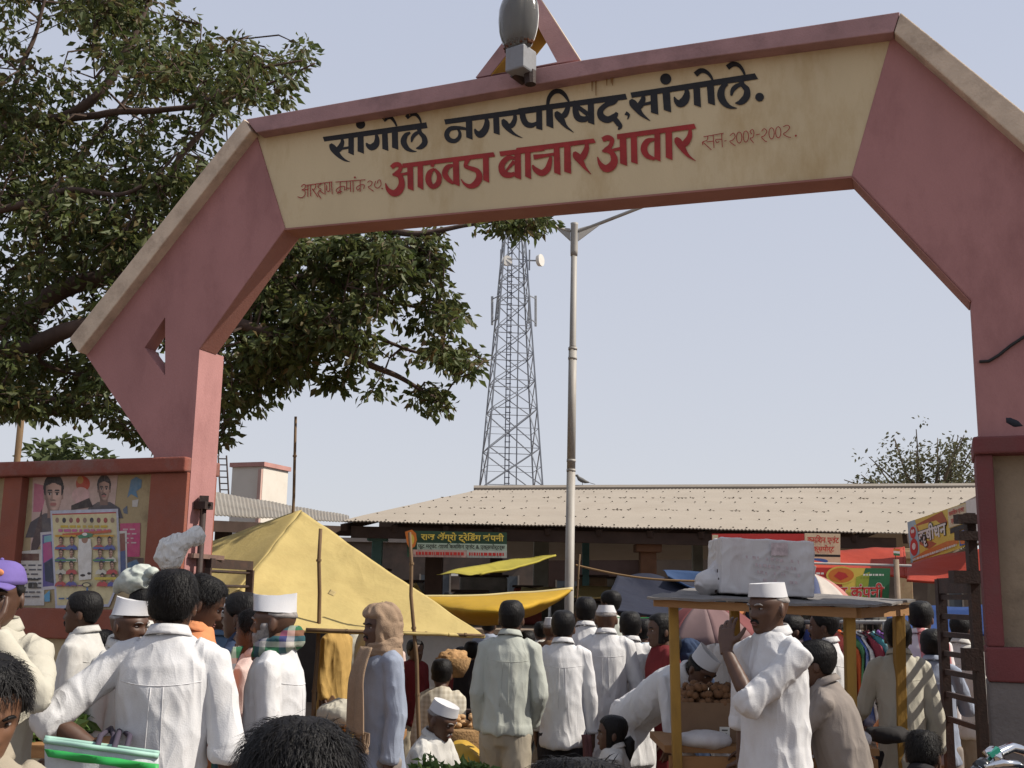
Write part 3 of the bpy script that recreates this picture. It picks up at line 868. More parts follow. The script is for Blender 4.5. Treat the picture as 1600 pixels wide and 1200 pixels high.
b = MB(); b.box(ctr + rt @ Vector((ww * .44, -ww * .68, 0)) + Vector((0, 0, c_.z * .5 - .02)), (.06, .06, c_.z - .06), rt); b.build("corner_strip", mat("pale_pink_strip", (.5, .33, .28), .9), tk)
ld = thing("ladder", pt(350, 790, 17.2), "thin steel ladder leaning on the white tank house", "ladder")
l0_, l1_ = pt(345, 790, 17.2), pt(341, 712, 17.6)
for dx in (0, .13):
    b = MB(); b.tube([l0_ + Vector((dx, 0, 0)), l1_ + Vector((dx, 0, 0))], .014, 6); b.build("rail", IRON, ld)
for i in range(8):
    p = l0_.lerp(l1_, (i + .5) / 8); b = MB(); b.tube([p, p + Vector((.13, 0, 0))], .01, 5); b.build("rung", IRON, ld)

# ------------------------------------------------------------ street lamp pole
YP = 11.0
lampb = pt(887, 930, YP)
sp_ = thing("street_lamp", (lampb.x, YP, 0), "tall grey tubular street lamp pole with two arms rising behind the market tarpaulins", "lamp post")
ppt = lambda v: pt(897.5 - (v - 350) * .0135, v, YP)
POLE = mat("painted_steel_pole", (0.34, 0.32, 0.29), .6, .1, 5, (.16, .11, .08), .6, 5, metal=.1, stretch=(1, 1, .25))
zz = lambda v: ppt(v)
b = MB(); b.tube([Vector((lampb.x, YP, 0)), zz(735)], [.046, .043], 14); b.tube([zz(735), zz(545)], [.042, .041], 14); b.build("lower_pole", POLE, sp_, smooth=True)
b = MB(); b.tube([zz(545), zz(540), zz(350)], [.040, .034, .030], 14); b.build("upper_pole", POLE, sp_, smooth=True)
b = MB(); b.tube([zz(400), zz(392), zz(352), zz(349)], [.036, .038, .037, .041], 14)
b.build("sleeve", POLE, sp_, smooth=True)
for v in (545, 735, 560, 720):
    b = MB(); b.tube([zz(v + 2), zz(v - 2)], .0455, 14); b.build("weld_ring", POLE, sp_, smooth=True)
for sx, (u1, v1) in ((-1, (745, 317)), (1, (1150, 266))):
    p0, p1 = zz(362) + Vector((sx * .04, 0, 0)), pt(u1, v1, YP + .2)
    b = MB(); b.tube([p0, p1], .018, 8); ar = b.build("arm", POLE, sp_, smooth=True)
    b = MB(); q = p0.lerp(p1, .16); b.prism([(0, 0), (1, 0), (0, 1)], [], lambda s_, z_, d: (p0 + Vector((0, 0, -.1))) * (1 - s_ - z_) + q * s_ + (p0 + Vector((0, 0, .03))) * z_ + Vector((0, d, 0)), -.012, .012); b.build("gusset", POLE, ar)
    b = MB(); b.ball(p1, (.3, .1, .07), Matrix.Rotation(-sx * .2, 3, 'Y')); b.build("lamp_head", POLE, ar, smooth=True)

# ------------------------------------------------------------ lattice tower
YT = 62.0
tb = pt(797, 765, YT)
tw = thing("telecom_tower", (tb.x, YT, 0), "tall grey lattice telecom mast with small round dishes behind the shed", "tower")
GALV = mat("galvanised_lattice", (0.22, 0.235, 0.26), .6, .1, 1, metal=.3)
hw0 = (pt(845, 762, YT).x - pt(751, 762, YT).x) / 2; hw1 = (pt(819, 360, YT).x - pt(788, 360, YT).x) / 2
cx = lambda z: pt(797.5, 762, YT).x + (z - pt(797, 762, YT).z) / (pt(803, 360, YT).z - pt(797, 762, YT).z) * (pt(803, 360, YT).x - pt(797.5, 762, YT).x)
z762, z360 = pt(797, 762, YT).z, pt(803, 360, YT).z
rotT = Matrix.Rotation(R(8), 3, 'Z')
def leg(z, i):
    h = (hw0 + (hw1 - hw0) * (z - z762) / (z360 - z762)) * .93
    o = rotT @ Vector(((-h, h)[i in (1, 2)], (-h, h)[i > 1], 0))
    return Vector((cx(z), YT, z)) + o
levels = [0.0, 3.2] + [pt(800, v, YT).z for v in (762, 704, 643, 599, 557, 514, 471, 439, 410, 369, 335, 300, 268)]
for i in range(4):
    b = MB(); b.bar(leg(0, i), leg(levels[-1], i), .085); b.build("leg", GALV, tw)
for k_ in range(len(levels) - 1):
    z0, z1 = levels[k_], levels[k_ + 1]
    b = MB(); zm = (z0 + z1) / 2
    for i in range(4):
        j = (i + 1) % 4
        big = z1 - z0 > 1.9
        wd = .055 if big else .045
        b.bar(leg(z0, i), leg(z1, j), wd); b.bar(leg(z0, j), leg(z1, i), wd)
        b.bar(leg(z1, i), leg(z1, j), .04)
        if big:
            m_ = (leg(zm, i) + leg(zm, j)) / 2
            b.bar(leg(zm, i), m_, .026); b.bar(leg(zm, j), m_, .026)
    b.build("bracing", GALV, tw)
b = MB()
for dx in (-.2, .02): b.bar((cx(0) + dx - .12, YT - .25, 0), (cx(levels[-1]) + dx - .12, YT - .25, levels[-1]), .06)
for i in range(70):
    z = .4 + i * .33
    b.bar((cx(z) - .36, YT - .25, z), (cx(z) - .04, YT - .25, z), .05)
b.build("cable_ladder", mat("dark_cable", (.11, .12, .15), .7), tw)
b = MB(); b.bar((cx(0) + .32, YT + .1, 0), (cx(levels[-1]) + .32, YT + .1, levels[-1]), .07); b.build("feeder_pipe", GALV, tw)
DISH = mat("dish_white", (.58, .56, .52), .6, .05, 3)
for u, v, r, sx in ((843, 407, .36, 1), (792, 408, .30, -1)):
    p = pt(u, v, YT - .6)
    rr = Matrix.Rotation(R(60 if sx > 0 else 15), 3, 'Z') 
    b = MB(); ax = rr @ Vector((0, -1, 0)); b.tube([p - ax * .16, p - ax * .08, p + ax * .1, p + ax * .14], [r * .4, r * .9, r, r * .96], 22); dd = b.build("dish", DISH, tw)
    q = leg(p.z, 1 if sx > 0 else 0); b = MB(); b.bar(p - ax * .1, q, .07); b.bar(q + Vector((.15 * sx, -.1, -.6)), q + Vector((.15 * sx, -.1, .6)), .09); b.build("dish_mount", GALV, dd)
ANT = mat("antenna_grey", (.33, .34, .35), .6)
for u, v0, v1, sx in ((769, 463, 508, -1), (778, 462, 500, -1), (827, 462, 505, 1), (837, 462, 510, 1)):
    p0, p1 = pt(u, v1, YT), pt(u, v0, YT)
    b = MB(); b.bar(p0, p1, .14, .1); an = b.build("antenna", ANT, tw, bevel=.02)
    for q in (.12, .9):
        m_ = p0.lerp(p1, q); b = MB(); b.bar(m_, leg(m_.z, 1 if sx > 0 else 0), .05); b.build("bracket", GALV, an)

# ------------------------------------------------------------ trees
LEAF = mat("leaf", (.06, .09, .025), .55, island=[(.045, .064, .018), (.074, .098, .027), (.10, .122, .036), (.122, .126, .042), (.06, .078, .026), (.14, .095, .04)], transl=.42, spec=.35)
BARK = mat("tree_bark", (.075, .05, .04), .95, .3, 6, bump=.6, bscale=30, stretch=(1, 1, .3))
def inpoly(x, y, P):
    c = False; j = len(P) - 1
    for i in range(len(P)):
        if (P[i][1] > y) != (P[j][1] > y) and x < (P[j][0] - P[i][0]) * (y - P[i][1]) / (P[j][1] - P[i][1]) + P[i][0]:
            c = not c
        j = i
    return c
def leafset(V, F, c, rr, n, size, spread, droop=.5):
    """a spray of n leaflets round c"""
    for _ in range(n):
        d = Vector((rr.gauss(0, 1), rr.gauss(0, 1), rr.gauss(0, .6)))
        d.normalize()
        p = c + d * (spread * (.25 + .75 * rr.random()))
        t = (d * .7 + Vector((0, 0, -droop)) + Vector((rr.gauss(0, .4), rr.gauss(0, .4), rr.gauss(0, .3)))).normalized()
        w = t.cross(Vector((rr.gauss(0, 1), rr.gauss(0, 1), rr.gauss(0, 1)))).normalized()
        l = size * (.7 + .6 * rr.random()); k_ = l * (.21 + .09 * rr.random())
        nrm_ = t.cross(w) * (l * .12)
        o = len(V)
        V.extend([p, p + t * l * .45 + w * k_ - nrm_, p + t * l, p + t * l * .45 - w * k_ - nrm_])
        F.append((o, o + 1, o + 2)); F.append((o, o + 2, o + 3))
def limb(mb, pxs, r0_, r1_, n=8, wob=.03, rr=random):
    """branch through (u, v, Y) stations; returns samples"""
    ps = crom([tuple(pt(*q)) for q in pxs], 8)
    out = []
    for i, p in enumerate(ps):
        p = Vector(p) + Vector((noise.noise(Vector(p) * 2.1), noise.noise(Vector(p) * 2.3 + Vector((9, 0, 0))), noise.noise(Vector(p) * 2.2 + Vector((0, 9, 0))))) * wob
        out.append(p)
    rad = [r0_ + (r1_ - r0_) * i / (len(out) - 1) for i in range(len(out))]
    mb.tube(out, rad, n)
    return list(zip(out, rad))
rr = random.Random(11)
tree = thing("spreading_tree", (pt(-420, 930, 11.5).x, 11.5, 0), "large spreading green tree with drooping leaves behind the left side of the arch", "tree")
tx = pt(-420, 930, 11.5).x
tmb = MB()
tmb.tube([Vector((tx, 11.5, -.1)), Vector((tx, 11.5, .4)), Vector((tx + .1, 11.5, 1.6)), Vector((tx + .25, 11.5, 2.6)), Vector((tx + .35, 11.4, 3.6))], [.55, .42, .36, .34, .26], 14)
o_tr = tmb.build("trunk", BARK, tree, smooth=True)
lmb = MB(); S_ = []
st = (-380, 560, 11.5)
for pxs, ra, rb in (([st, (-150, 560, 11.2), (0, 512, 10.8), (100, 452, 10.6), (210, 415, 10.6), (330, 345, 10.8), (430, 270, 11.2)], .20, .06),
                    ([(-300, 580, 11.4), (-40, 560, 10.4), (120, 512, 10.0), (240, 470, 9.9), (350, 500, 9.8), (420, 520, 9.8), (520, 545, 9.9), (590, 575, 10.0), (640, 600, 10), (690, 630, 10)], .13, .015),
                    ([(210, 415, 10.6), (330, 378, 10.4), (450, 366, 10.2), (560, 358, 10.1), (640, 366, 10.0), (690, 360, 10), (750, 348, 10), (850, 332, 10.0)], .085, .012),
                    ([(450, 366, 10.2), (520, 440, 10.3), (600, 470, 10.4), (690, 490, 10.5)], .05, .012),
                    ([(240, 470, 9.9), (330, 440, 10.5), (480, 430, 10.8), (600, 410, 11), (690, 400, 11)], .06, .012),
                    ([(420, 520, 9.8), (520, 510, 10.4), (640, 545, 10.6), (730, 570, 10.6)], .04, .01),
                    ([st, (-150, 330, 11), (0, 208, 11), (90, 185, 10.9), (150, 148, 10.8), (210, 60, 10.8), (230, 0, 10.8)], .15, .02),
                    ([(90, 185, 10.9), (200, 175, 10.5), (310, 165, 10.4), (400, 110, 10.4), (470, 95, 10.4)], .06, .01),
                    ([(210, 415, 10.6), (260, 280, 10.4), (310, 215, 10.3), (350, 160, 10.3), (420, 130, 10.3), (490, 98, 10.3)], .06, .01),
                    ([(0, 208, 11), (30, 110, 10.8), (60, 40, 10.8), (80, -60, 10.8)], .05, .015),
                    ([(-150, 330, 11), (-20, 330, 10.2), (100, 300, 10), (200, 300, 9.9), (280, 240, 9.9)], .07, .012),
                    ([(100, 452, 10.6), (40, 330, 11.6), (120, 250, 11.8), (230, 120, 11.8), (320, 80, 11.8)], .06, .012),
                    ([(-300, 580, 11.4), (-60, 640, 10.6), (60, 625, 10.2), (140, 632, 10.1), (200, 650, 10), (240, 690, 10)], .05, .008),
                    ([(120, 512, 10.0), (60, 560, 10.4), (140, 590, 10.6), (200, 610, 10.6)], .04, .01),
                    ([(350, 500, 9.8), (345, 570, 10.2), (350, 640, 10.2), (352, 690, 10.2)], .03, .008)):
    S_ += limb(lmb, pxs, ra * .72, rb * .8)
o_l = lmb.build("limb", BARK, tree, smooth=True)
PA = [(-80, -80), (210, -80), (235, -5), (262, 5), (300, 28), (338, 70), (368, 62), (398, 80), (448, 84), (470, 70), (508, 96), (488, 118), (458, 124), (452, 160), (402, 162), (345, 190), (318, 244), (392, 262), (420, 330), (300, 520), (200, 600), (130, 612), (60, 640), (-80, 650)]
PB = [(440, 372), (600, 367), (640, 380), (700, 373), (716, 402), (692, 420), (680, 440), (716, 478), (722, 496), (690, 512), (672, 540), (745, 552), (748, 580), (690, 588), (650, 588), (610, 606), (560, 622), (530, 626), (520, 602), (480, 572), (465, 602), (430, 626), (392, 640), (342, 645), (330, 540), (400, 430)]
PCs = [[(340, 655), (358, 655), (352, 695), (340, 695)], [(636, 612), (665, 600), (704, 640), (690, 642), (650, 634)], [(730, 345), (800, 335), (872, 330), (868, 350), (820, 368), (790, 352), (735, 368)],
       [(0, 604), (130, 618), (200, 640), (244, 692), (212, 690), (150, 650), (90, 662), (40, 648), (0, 640)], [(655, 600), (690, 612), (700, 620), (670, 622)], [(640, 365), (690, 362), (690, 380), (650, 378)]]
LV, LF = [], []
twm = MB()
def sm_(a, b, x): return max(0, min(1, (x - a) / (b - a)))
def scatter(P, n, Y0, Y1, thr, nl, size, spread, sprig=False):
    us = [p[0] for p in P]; vs = [p[1] for p in P]
    k_ = 0; tries = 0
    while k_ < n and tries < n * 30:
        tries += 1
        u, v = rr.uniform(min(us), max(us)), rr.uniform(min(vs), max(vs))
        if not inpoly(u, v, P): continue
        Y = rr.uniform(Y0, Y1)
        c = pt(u, v, Y)
        dens = noise.noise(c * 1.35) + .5 * noise.noise(c * 3.1 + Vector((5, 5, 5)))
        lim = thr + (.28 if (u < 140 and v < 190 and not sprig) else 0)
        if P is PB: lim += .22 * sm_(560, 720, u) + .12 * sm_(560, 640, v)
        if dens < lim: continue
        k_ += 1
        leafset(LV, LF, c, rr, nl, size, spread)
        # twig to the nearest limb sample
        best = min(S_, key=lambda s_: (s_[0] - c).length_squared)
        L_ = (best[0] - c).length
        if L_ < 1.6 and rr.random() < .75:
            m_ = best[0].lerp(c, .5) + Vector((rr.gauss(0, .06), rr.gauss(0, .06), .12 * L_))
            twm.tube([best[0], m_, c], [min(.014, best[1]), .009, .004], 4)
            if rr.random() < .5:
                S_.append((m_, .008))
scatter(PA, 1300, 9.6, 12.8, .05, 20, .098, .16)
scatter(PB, 520, 9.4, 11.4, .06, 21, .095, .14)
for P_, n_ in zip(PCs, (10, 12, 34, 60, 6, 10)):
    scatter(P_, n_, 9.8, 10.4, -9, 16, .085, .11, True)
o_t = twm.build("twig", BARK, tree, recalc=False); o_t['kind'] = 'stuff'
def crown(parent, V, F, m):
    b_ = MB(); b_.v = V; b_.f = F; b_.m = [0] * len(F)
    return b_.build("crown", m, parent, recalc=False)
crown(tree, LV, LF, LEAF)

def bush_tree(name, label, u0, u1, vtop, Y, n, lsz, spread, lm, sparse=False, tcol=BARK, sd=3):
    q = random.Random(sd)
    pb = pt((u0 + u1) / 2, 930, Y); top = pt((u0 + u1) / 2, vtop, Y)
    t = thing(name, (pb.x, Y, 0), label, "tree")
    w = (pt(u1, 930, Y).x - pt(u0, 930, Y).x) / 2; h = top.z
    tm = MB(); tm.tube([Vector((pb.x, Y, 0)), Vector((pb.x + .1, Y, h * .35)), Vector((pb.x, Y, h * .6))], [w * .09, w * .07, w * .04], 9)
    V, F = [], []; tips = []
    for i in range(26 if not sparse else 60):
        a = q.uniform(0, 6.28); e = q.uniform(.1, 1.35)
        d = Vector((math.cos(a) * math.cos(e) * w, math.sin(a) * math.cos(e) * w * .9, math.sin(e) * h * .52)) * q.uniform(.75, 1.05)
        s0 = Vector((pb.x, Y, h * q.uniform(.38, .55)))
        tip = Vector((pb.x, Y, h * .45)) + d
        mid_ = s0.lerp(tip, .55) + Vector((0, 0, h * .05)) + Vector((q.gauss(0, .1), q.gauss(0, .1), 0)) * w * .5
        tm.tube([s0, mid_, tip], [w * .02, w * .01, w * .004], 4); tips.append((s0, mid_, tip))
    tm.build("trunk", tcol, t, recalc=False)
    for i in range(n):
        s0, mid_, tip = q.choice(tips)
        f = q.uniform(.45, 1.02)
        p = mid_.lerp(tip, (f - .45) / .55) if True else tip
        p = p + Vector((q.gauss(0, 1), q.gauss(0, 1), q.gauss(0, .7))) * (w * (.05 if sparse else .14))
        leafset(V, F, p, q, 9, lsz, spread, .2)
    crown(t, V, F, lm)
LEAF2 = mat("hazy_leaf", (.07, .085, .03), .7, island=[(.05, .07, .022), (.085, .105, .04), (.07, .085, .03)], transl=.3)
LEAF3 = mat("acacia_leaf", (.09, .095, .05), .7, island=[(.075, .08, .04), (.12, .115, .06), (.10, .095, .05)], transl=.3)
bush_tree("roadside_tree", "small dark green tree rising behind the left poster wall", -20, 175, 662, 22, 420, .22, .35, LEAF2, sd=4)
bush_tree("acacia_tree", "sparse twiggy acacia tree rising behind the right end of the shed roof", 1275, 1640, 664, 27, 560, .11, .24, LEAF3, True, mat("pale_twig", (.13, .10, .07), .9), sd=6)
bush_tree("leafless_tree", "bare low tree beyond the shed next to the acacia", 1225, 1330, 745, 34, 60, .1, .2, LEAF3, True, mat("pale_twig", (.13, .10, .07), .9), sd=9)
b = MB(); p = pt(6, 930, 15); b.tube([Vector((p.x, 15, 0)), Vector((p.x, 15, pt(6, 648, 15).z))], .045, 8)
tag(b.build("utility_pole", BAMBOO, base=(p.x, 15, 0), smooth=True), "thin wooden pole standing behind the left wall at the picture edge", "pole")

# birds
def bird(p, s_, yaw, label, m):
    t = thing("bird", p, label, "bird")
    q = Matrix.Rotation(yaw, 3, 'Z')
    b = MB(); b.tube([p + q @ Vector(v) * s_ for v in ((-.5, 0, .25), (-.2, 0, .3), (.1, 0, .42), (.32, 0, .55), (.42, 0, .68), (.5, 0, .8), (.62, 0, .8), (.72, 0, .77))], [a * s_ for a in (.05, .14, .2, .18, .12, .12, .08, .01)], 9); b.build("body", m, t, smooth=True)
    b = MB(); b.tube([p + q @ Vector(v) * s_ for v in ((-.3, 0, .3), (-.7, 0, .18), (-1.0, 0, .1))], [.08 * s_, .09 * s_, .07 * s_], 6, [.02 * s_] * 3, side=q @ Vector((0, 1, 0))); b.build("tail", m, t)
    for d in (-.06, .06):
        b = MB(); b.tube([p + q @ Vector((.05, d, 0)) * s_, p + q @ Vector((.05, d, .3)) * s_], .02 * s_, 5); b.build("leg", m, t)
pr = r0.lerp(r1, .2)
bird(pt(911, 764, YRG) + Vector((0, 0, .06)), .2, R(180), "small grey bird perched on the shed roof ridge beside the lamp pole", mat("grey_feather", (.12, .115, .11), .8))
bp_ = fr(1592, 684); bird(a3(bp_[0], zRw + .03, .02), .14, R(160), "dark little bird sitting on the right wall coping", mat("dark_feather", (.02, .022, .03), .7))
# ------------------------------------------------------------ people
def interp(tab, z, k):
    for i in range(len(tab) - 1):
        if tab[i][0] >= z >= tab[i + 1][0]:
            t = (tab[i][0] - z) / (tab[i][0] - tab[i + 1][0])
            return tab[i][k] * (1 - t) + tab[i + 1][k] * t
    return tab[-1][k]
# z, front, back, half width in cm
HEADT = [(11.6, .1, .6, .3), (11.3, 2.4, 4.6, 3.4), (10.6, 4.4, 6.9, 5.0), (9.4, 6.2, 8.4, 6.2), (7.5, 7.7, 9.5, 7.0), (5, 8.7, 10.1, 7.5), (2, 9.1, 10.0, 7.6), (0, 8.9, 9.5, 7.4), (-2, 8.9, 8.5, 7.1),
         (-4, 8.8, 7.2, 6.7), (-6, 8.7, 5.6, 6.2), (-8, 8.6, 4.2, 5.5), (-9.6, 8.3, 2.8, 4.6), (-10.8, 7.4, 1.0, 3.4), (-11.5, 5.6, -1.4, 1.9), (-11.8, 4.0, -3.0, .5)]
def gs(x, s): return math.exp(-(x / s) ** 2)
def head_point(z, ph, grow=0.0, feat=1.0):
    """ph 0 = front, going to the person's left (+x); metres, face to -y"""
    F, B, Wd = interp(HEADT, z, 1), interp(HEADT, z, 2), interp(HEADT, z, 3)
    s_, c_ = math.sin(ph), math.cos(ph)
    x = Wd * (abs(s_) ** .9) * (1 if s_ > 0 else -1)
    y = (F + B) / 2 * -c_ + (B - F) / 2
    if c_ > 0: y = -F * (c_ ** .86) if F > 0 else y
    if c_ > 0 and feat:
        y0 = y
        if -4.6 < z < 1.6:
            a = (1.2 - z) / 4.4
            amp = 2.3 * max(0, min(1, a)) if z > -3.2 else 2.3 * max(0, 1 - (-3.2 - z) / 1.0)
            y -= amp * gs(x, .75 + .75 * max(0, min(1, a))) 
            y -= .5 * gs(abs(x) - 1.5, .6) * gs(z + 3.5, .6)
        for e in (-1, 1):
            y += 1.0 * gs(x - e * 3.2, 1.7) * gs(z - .1, 1.15)
            y -= .35 * gs(x - e * 4.9, 1.7) * gs(z + 2.3, 1.5)
        y -= .45 * gs(z - 1.9, .8) * gs(x, 5.2)
        y -= .55 * gs(z + 5.7, .5) * gs(x, 2.3) + .55 * gs(z + 6.9, .55) * gs(x, 2.1)
        y += .30 * gs(z + 6.25, .22) * gs(x, 2.4)
        y += .30 * gs(z + 8.1, .7) * gs(x, 2.2)
        y -= .5 * gs(z + 10, 1.1) * gs(x, 2.2)
    p = Vector((x, y, z)) * .01
    if grow:
        d = Vector((x, y * .85 - 0.4, (z - 1) * .8)).normalized()
        p += d * grow
    return p
NZ, NP = 46, 44
ZS = [11.6 - 23.4 * (.5 - .5 * math.cos(math.pi * (.04 + .92 * i / (NZ - 1)))) for i in range(NZ)]
def head_mesh(mb, X, nz=NZ, np_=NP, growf=None, zr=None):
    """closed head surface sent through X; growf(z, ph) moves it out or in"""
    V = []
    for i in range(nz):
        z = ZS[int(i * (NZ - 1) / (nz - 1))]
        for j in range(np_):
            ph = 2 * math.pi * j / np_
            g = growf(z, ph) if growf else 0
            V.append(X(head_point(z, ph, g, 0 if growf else 1)))
    F = []
    for i in range(nz - 1):
        for j in range(np_):
            k2 = (j + 1) % np_
            F.append((i * np_ + j, (i + 1) * np_ + j, (i + 1) * np_ + k2, i * np_ + k2))
    F.append(list(range(np_))); F.append([(nz - 1) * np_ + j for j in range(np_)][::-1])
    mb.add(V, F)

def sm(a, b_, x):
    t = max(0.0, min(1.0, (x - a) / (b_ - a))); return t * t * (3 - 2 * t)
def wrap(ph):
    ph = abs((ph + math.pi) % (2 * math.pi) - math.pi); return ph
def hairline(ph, style):
    a = wrap(ph)
    if style == 'bald': tab = [(0, 20), (1.1, 20), (1.45, 3.5), (1.7, 2), (2.2, 1.5), (3.15, 1)]; 
    else: tab = [(0, 6.6), (.55, 6.9), (.95, 4.8), (1.2, 1.2), (1.45, -.5), (1.62, 1.2), (1.8, -1.5), (2.2, -5.0), (3.15, -6.2)]
    for i in range(len(tab) - 1):
        if tab[i][0] <= a <= tab[i + 1][0]:
            t = (a - tab[i][0]) / (tab[i + 1][0] - tab[i][0]); return tab[i][1] * (1 - t) + tab[i + 1][1] * t
    return tab[-1][1]

def remeshed(mb, voxel, smooth=2, fac=.5):
    me = bpy.data.meshes.new("tmp")
    me.from_pydata([tuple(p) for p in mb.v], [], mb.f)
    b_ = bmesh.new(); b_.from_mesh(me); bmesh.ops.recalc_face_normals(b_, faces=b_.faces); b_.to_mesh(me); b_.free()
    o = bpy.data.objects.new("tmp", me); COL.objects.link(o)
    m = o.modifiers.new("r", 'REMESH'); m.mode = 'VOXEL'; m.voxel_size = voxel
    if smooth:
        s_ = o.modifiers.new("s", 'SMOOTH'); s_.factor = fac; s_.iterations = smooth
    dg = bpy.context.evaluated_depsgraph_get()
    out = bpy.data.meshes.new_from_object(o.evaluated_get(dg))
    bpy.data.objects.remove(o); bpy.data.meshes.remove(me)
    return out
def displace(me, fn):
    n = len(me.vertices)
    co = np.empty(n * 3); me.vertices.foreach_get("co", co)
    no = np.empty(n * 3); me.vertex_normals.foreach_get("vector", no)
    co = co.reshape(-1, 3); no = no.reshape(-1, 3)
    d = np.array([fn(p, q) for p, q in zip(co, no)])
    co += no * d[:, None]
    me.vertices.foreach_set("co", co.ravel()); me.update()
def put(me, name, m, base, parent=None, shift=True):
    me.name = name
    if shift: me.transform(Matrix.Translation(-Vector(base)))
    me.materials.clear(); me.materials.append(m)
    me.polygons.foreach_set("use_smooth", [True] * len(me.polygons))
    o = bpy.data.objects.new(name, me); COL.objects.link(o)
    if parent is not None: o.parent = parent
    else: o.location = base
    o['_b'] = tuple(base)
    return o

SKINS = {'d': mat("dark_brown_skin", (.078, .038, .023), .5, .10, 30, spec=.4), 'm': mat("brown_skin", (.15, .074, .042), .5, .10, 30, spec=.4)}
HAIR = mat("black_hair", (.006, .005, .005), .55, .4, 40, spec=.22, stretch=(1, 1, .3), bump=.5, bscale=150)
GREYH = mat("grey_hair", (.22, .20, .19), .7, .4, 60)
EYEW = mat("eye_white", (.26, .22, .20), .35); EYEI = mat("eye_iris", (.015, .01, .008), .2)
LIP = mat("lip_skin", (.13, .05, .04), .5)
CL = {
 'white': mat("white_cotton", (.56, .555, .56), .9, .04, 5, (.44, .42, .40), .45, 4, bump=.18, bscale=220, spec=.15, crease=.5, cscale=6.5),
 'white2': mat("washed_white_cotton", (.50, .485, .455), .9, .05, 5, (.34, .32, .30), .5, 4, bump=.18, bscale=220, spec=.15, crease=.5, cscale=6.5),
 'cream': mat("cream_cotton", (.44, .415, .345), .9, .05, 5, (.45, .41, .33), .4, 4, bump=.18, bscale=220, spec=.15, crease=.5, cscale=6.5),
 'olive': mat("pale_olive_cotton", (.37, .385, .345), .9, .05, 5, (.40, .40, .34), .4, 4, bump=.18, bscale=220, spec=.15, crease=.5, cscale=6.5),
 'bluegrey': mat("blue_grey_cotton", (.25, .28, .35), .9, .07, 6, (.22, .24, .30), .5, 5, bump=.18, bscale=220, spec=.15, crease=.5, cscale=6.5),
 'paleblue': mat("pale_blue_cotton", (.42, .50, .58), .9, .06, 6, bump=.15, bscale=200, spec=.15, crease=.5, cscale=6.5),
 'pinkish': mat("pale_pink_cotton", (.58, .44, .40), .9, .06, 6, bump=.15, bscale=200, spec=.15, crease=.5, cscale=6.5),
 'orange': mat("orange_cotton", (.55, .22, .10), .9, .06, 6, bump=.15, bscale=200, spec=.15, crease=.5, cscale=6.5),
 'yellow': mat("mustard_cotton", (.42, .27, .09), .9, .1, 6, bump=.15, bscale=200, spec=.15, crease=.5, cscale=6.5),
 'red': mat("dark_red_cotton", (.13, .02, .022), .9, .1, 6, bump=.15, bscale=200, spec=.15, crease=.5, cscale=6.5),
 'navy': mat("navy_cotton", (.03, .045, .085), .9, .1, 6, bump=.15, bscale=200, spec=.15, crease=.5, cscale=6.5),
 'denim': mat("blue_denim", (.07, .11, .17), .9, .1, 6, bump=.15, bscale=200, spec=.15, crease=.5, cscale=6.5),
 'khaki': mat("khaki_cotton", (.30, .26, .20), .9, .08, 6, bump=.15, bscale=200, spec=.15, crease=.5, cscale=6.5),
 'grey': mat("grey_brown_cotton", (.22, .19, .17), .9, .08, 6, bump=.15, bscale=200, spec=.15, crease=.5, cscale=6.5),
 'black': mat("black_trouser_cloth", (.022, .02, .022), .85, .1, 6, bump=.15, bscale=200, spec=.15, crease=.5, cscale=6.5),
 'brown': mat("brown_cotton", (.13, .075, .045), .9, .08, 6, bump=.15, bscale=200, spec=.15, crease=.5, cscale=6.5),
 'capw': mat("white_cap_cotton", (.52, .515, .525), .9, .03, 8, (.55, .52, .50), .3, 8, bump=.1, bscale=250, spec=.15),
 'tan': mat("tan_wool", (.27, .19, .13), .95, .1, 20, bump=.4, bscale=180, spec=.1, crease=.35, cscale=7),
 'purple': mat("purple_twill", (.14, .10, .30), .85, .08, 20, bump=.1, bscale=250),
 'check': stripes("checked_shirt", [(.50, .46, .38), (.38, .34, .27)], 2, 28, .9, [(.50, .46, .38), (.36, .32, .25)], 28),
 'plaid': stripes("plaid_scarf", [(.03, .12, .06), (.03, .12, .06), (.45, .42, .38), (.03, .04, .12), (.28, .05, .04)], 2, 9, .95, [(.03, .12, .06), (.05, .05, .13), (.40, .38, .34), (.03, .10, .05)], 9),
 'pinkstripe': stripes("pink_striped_shirt", [(.60, .55, .55), (.60, .55, .55), (.55, .22, .22)], 0, 7, .9),
}
def finger(mb, p, d, n_, l, r, curl, k=4):
    """bent finger: starts at p along d, curls towards -n_"""
    pts = [p]; ang = 0
    for i in range(3):
        ang += curl * (.7, 1.0, .8)[i]
        dd = d * math.cos(ang) - n_ * math.sin(ang)
        pts.append(pts[-1] + dd * l * (.45, .32, .23)[i])
    mb.tube(pts, [r, r * .97, r * .9, r * .7], 7); mb.ball(pts[-1], r * .7, None, 7, 5)
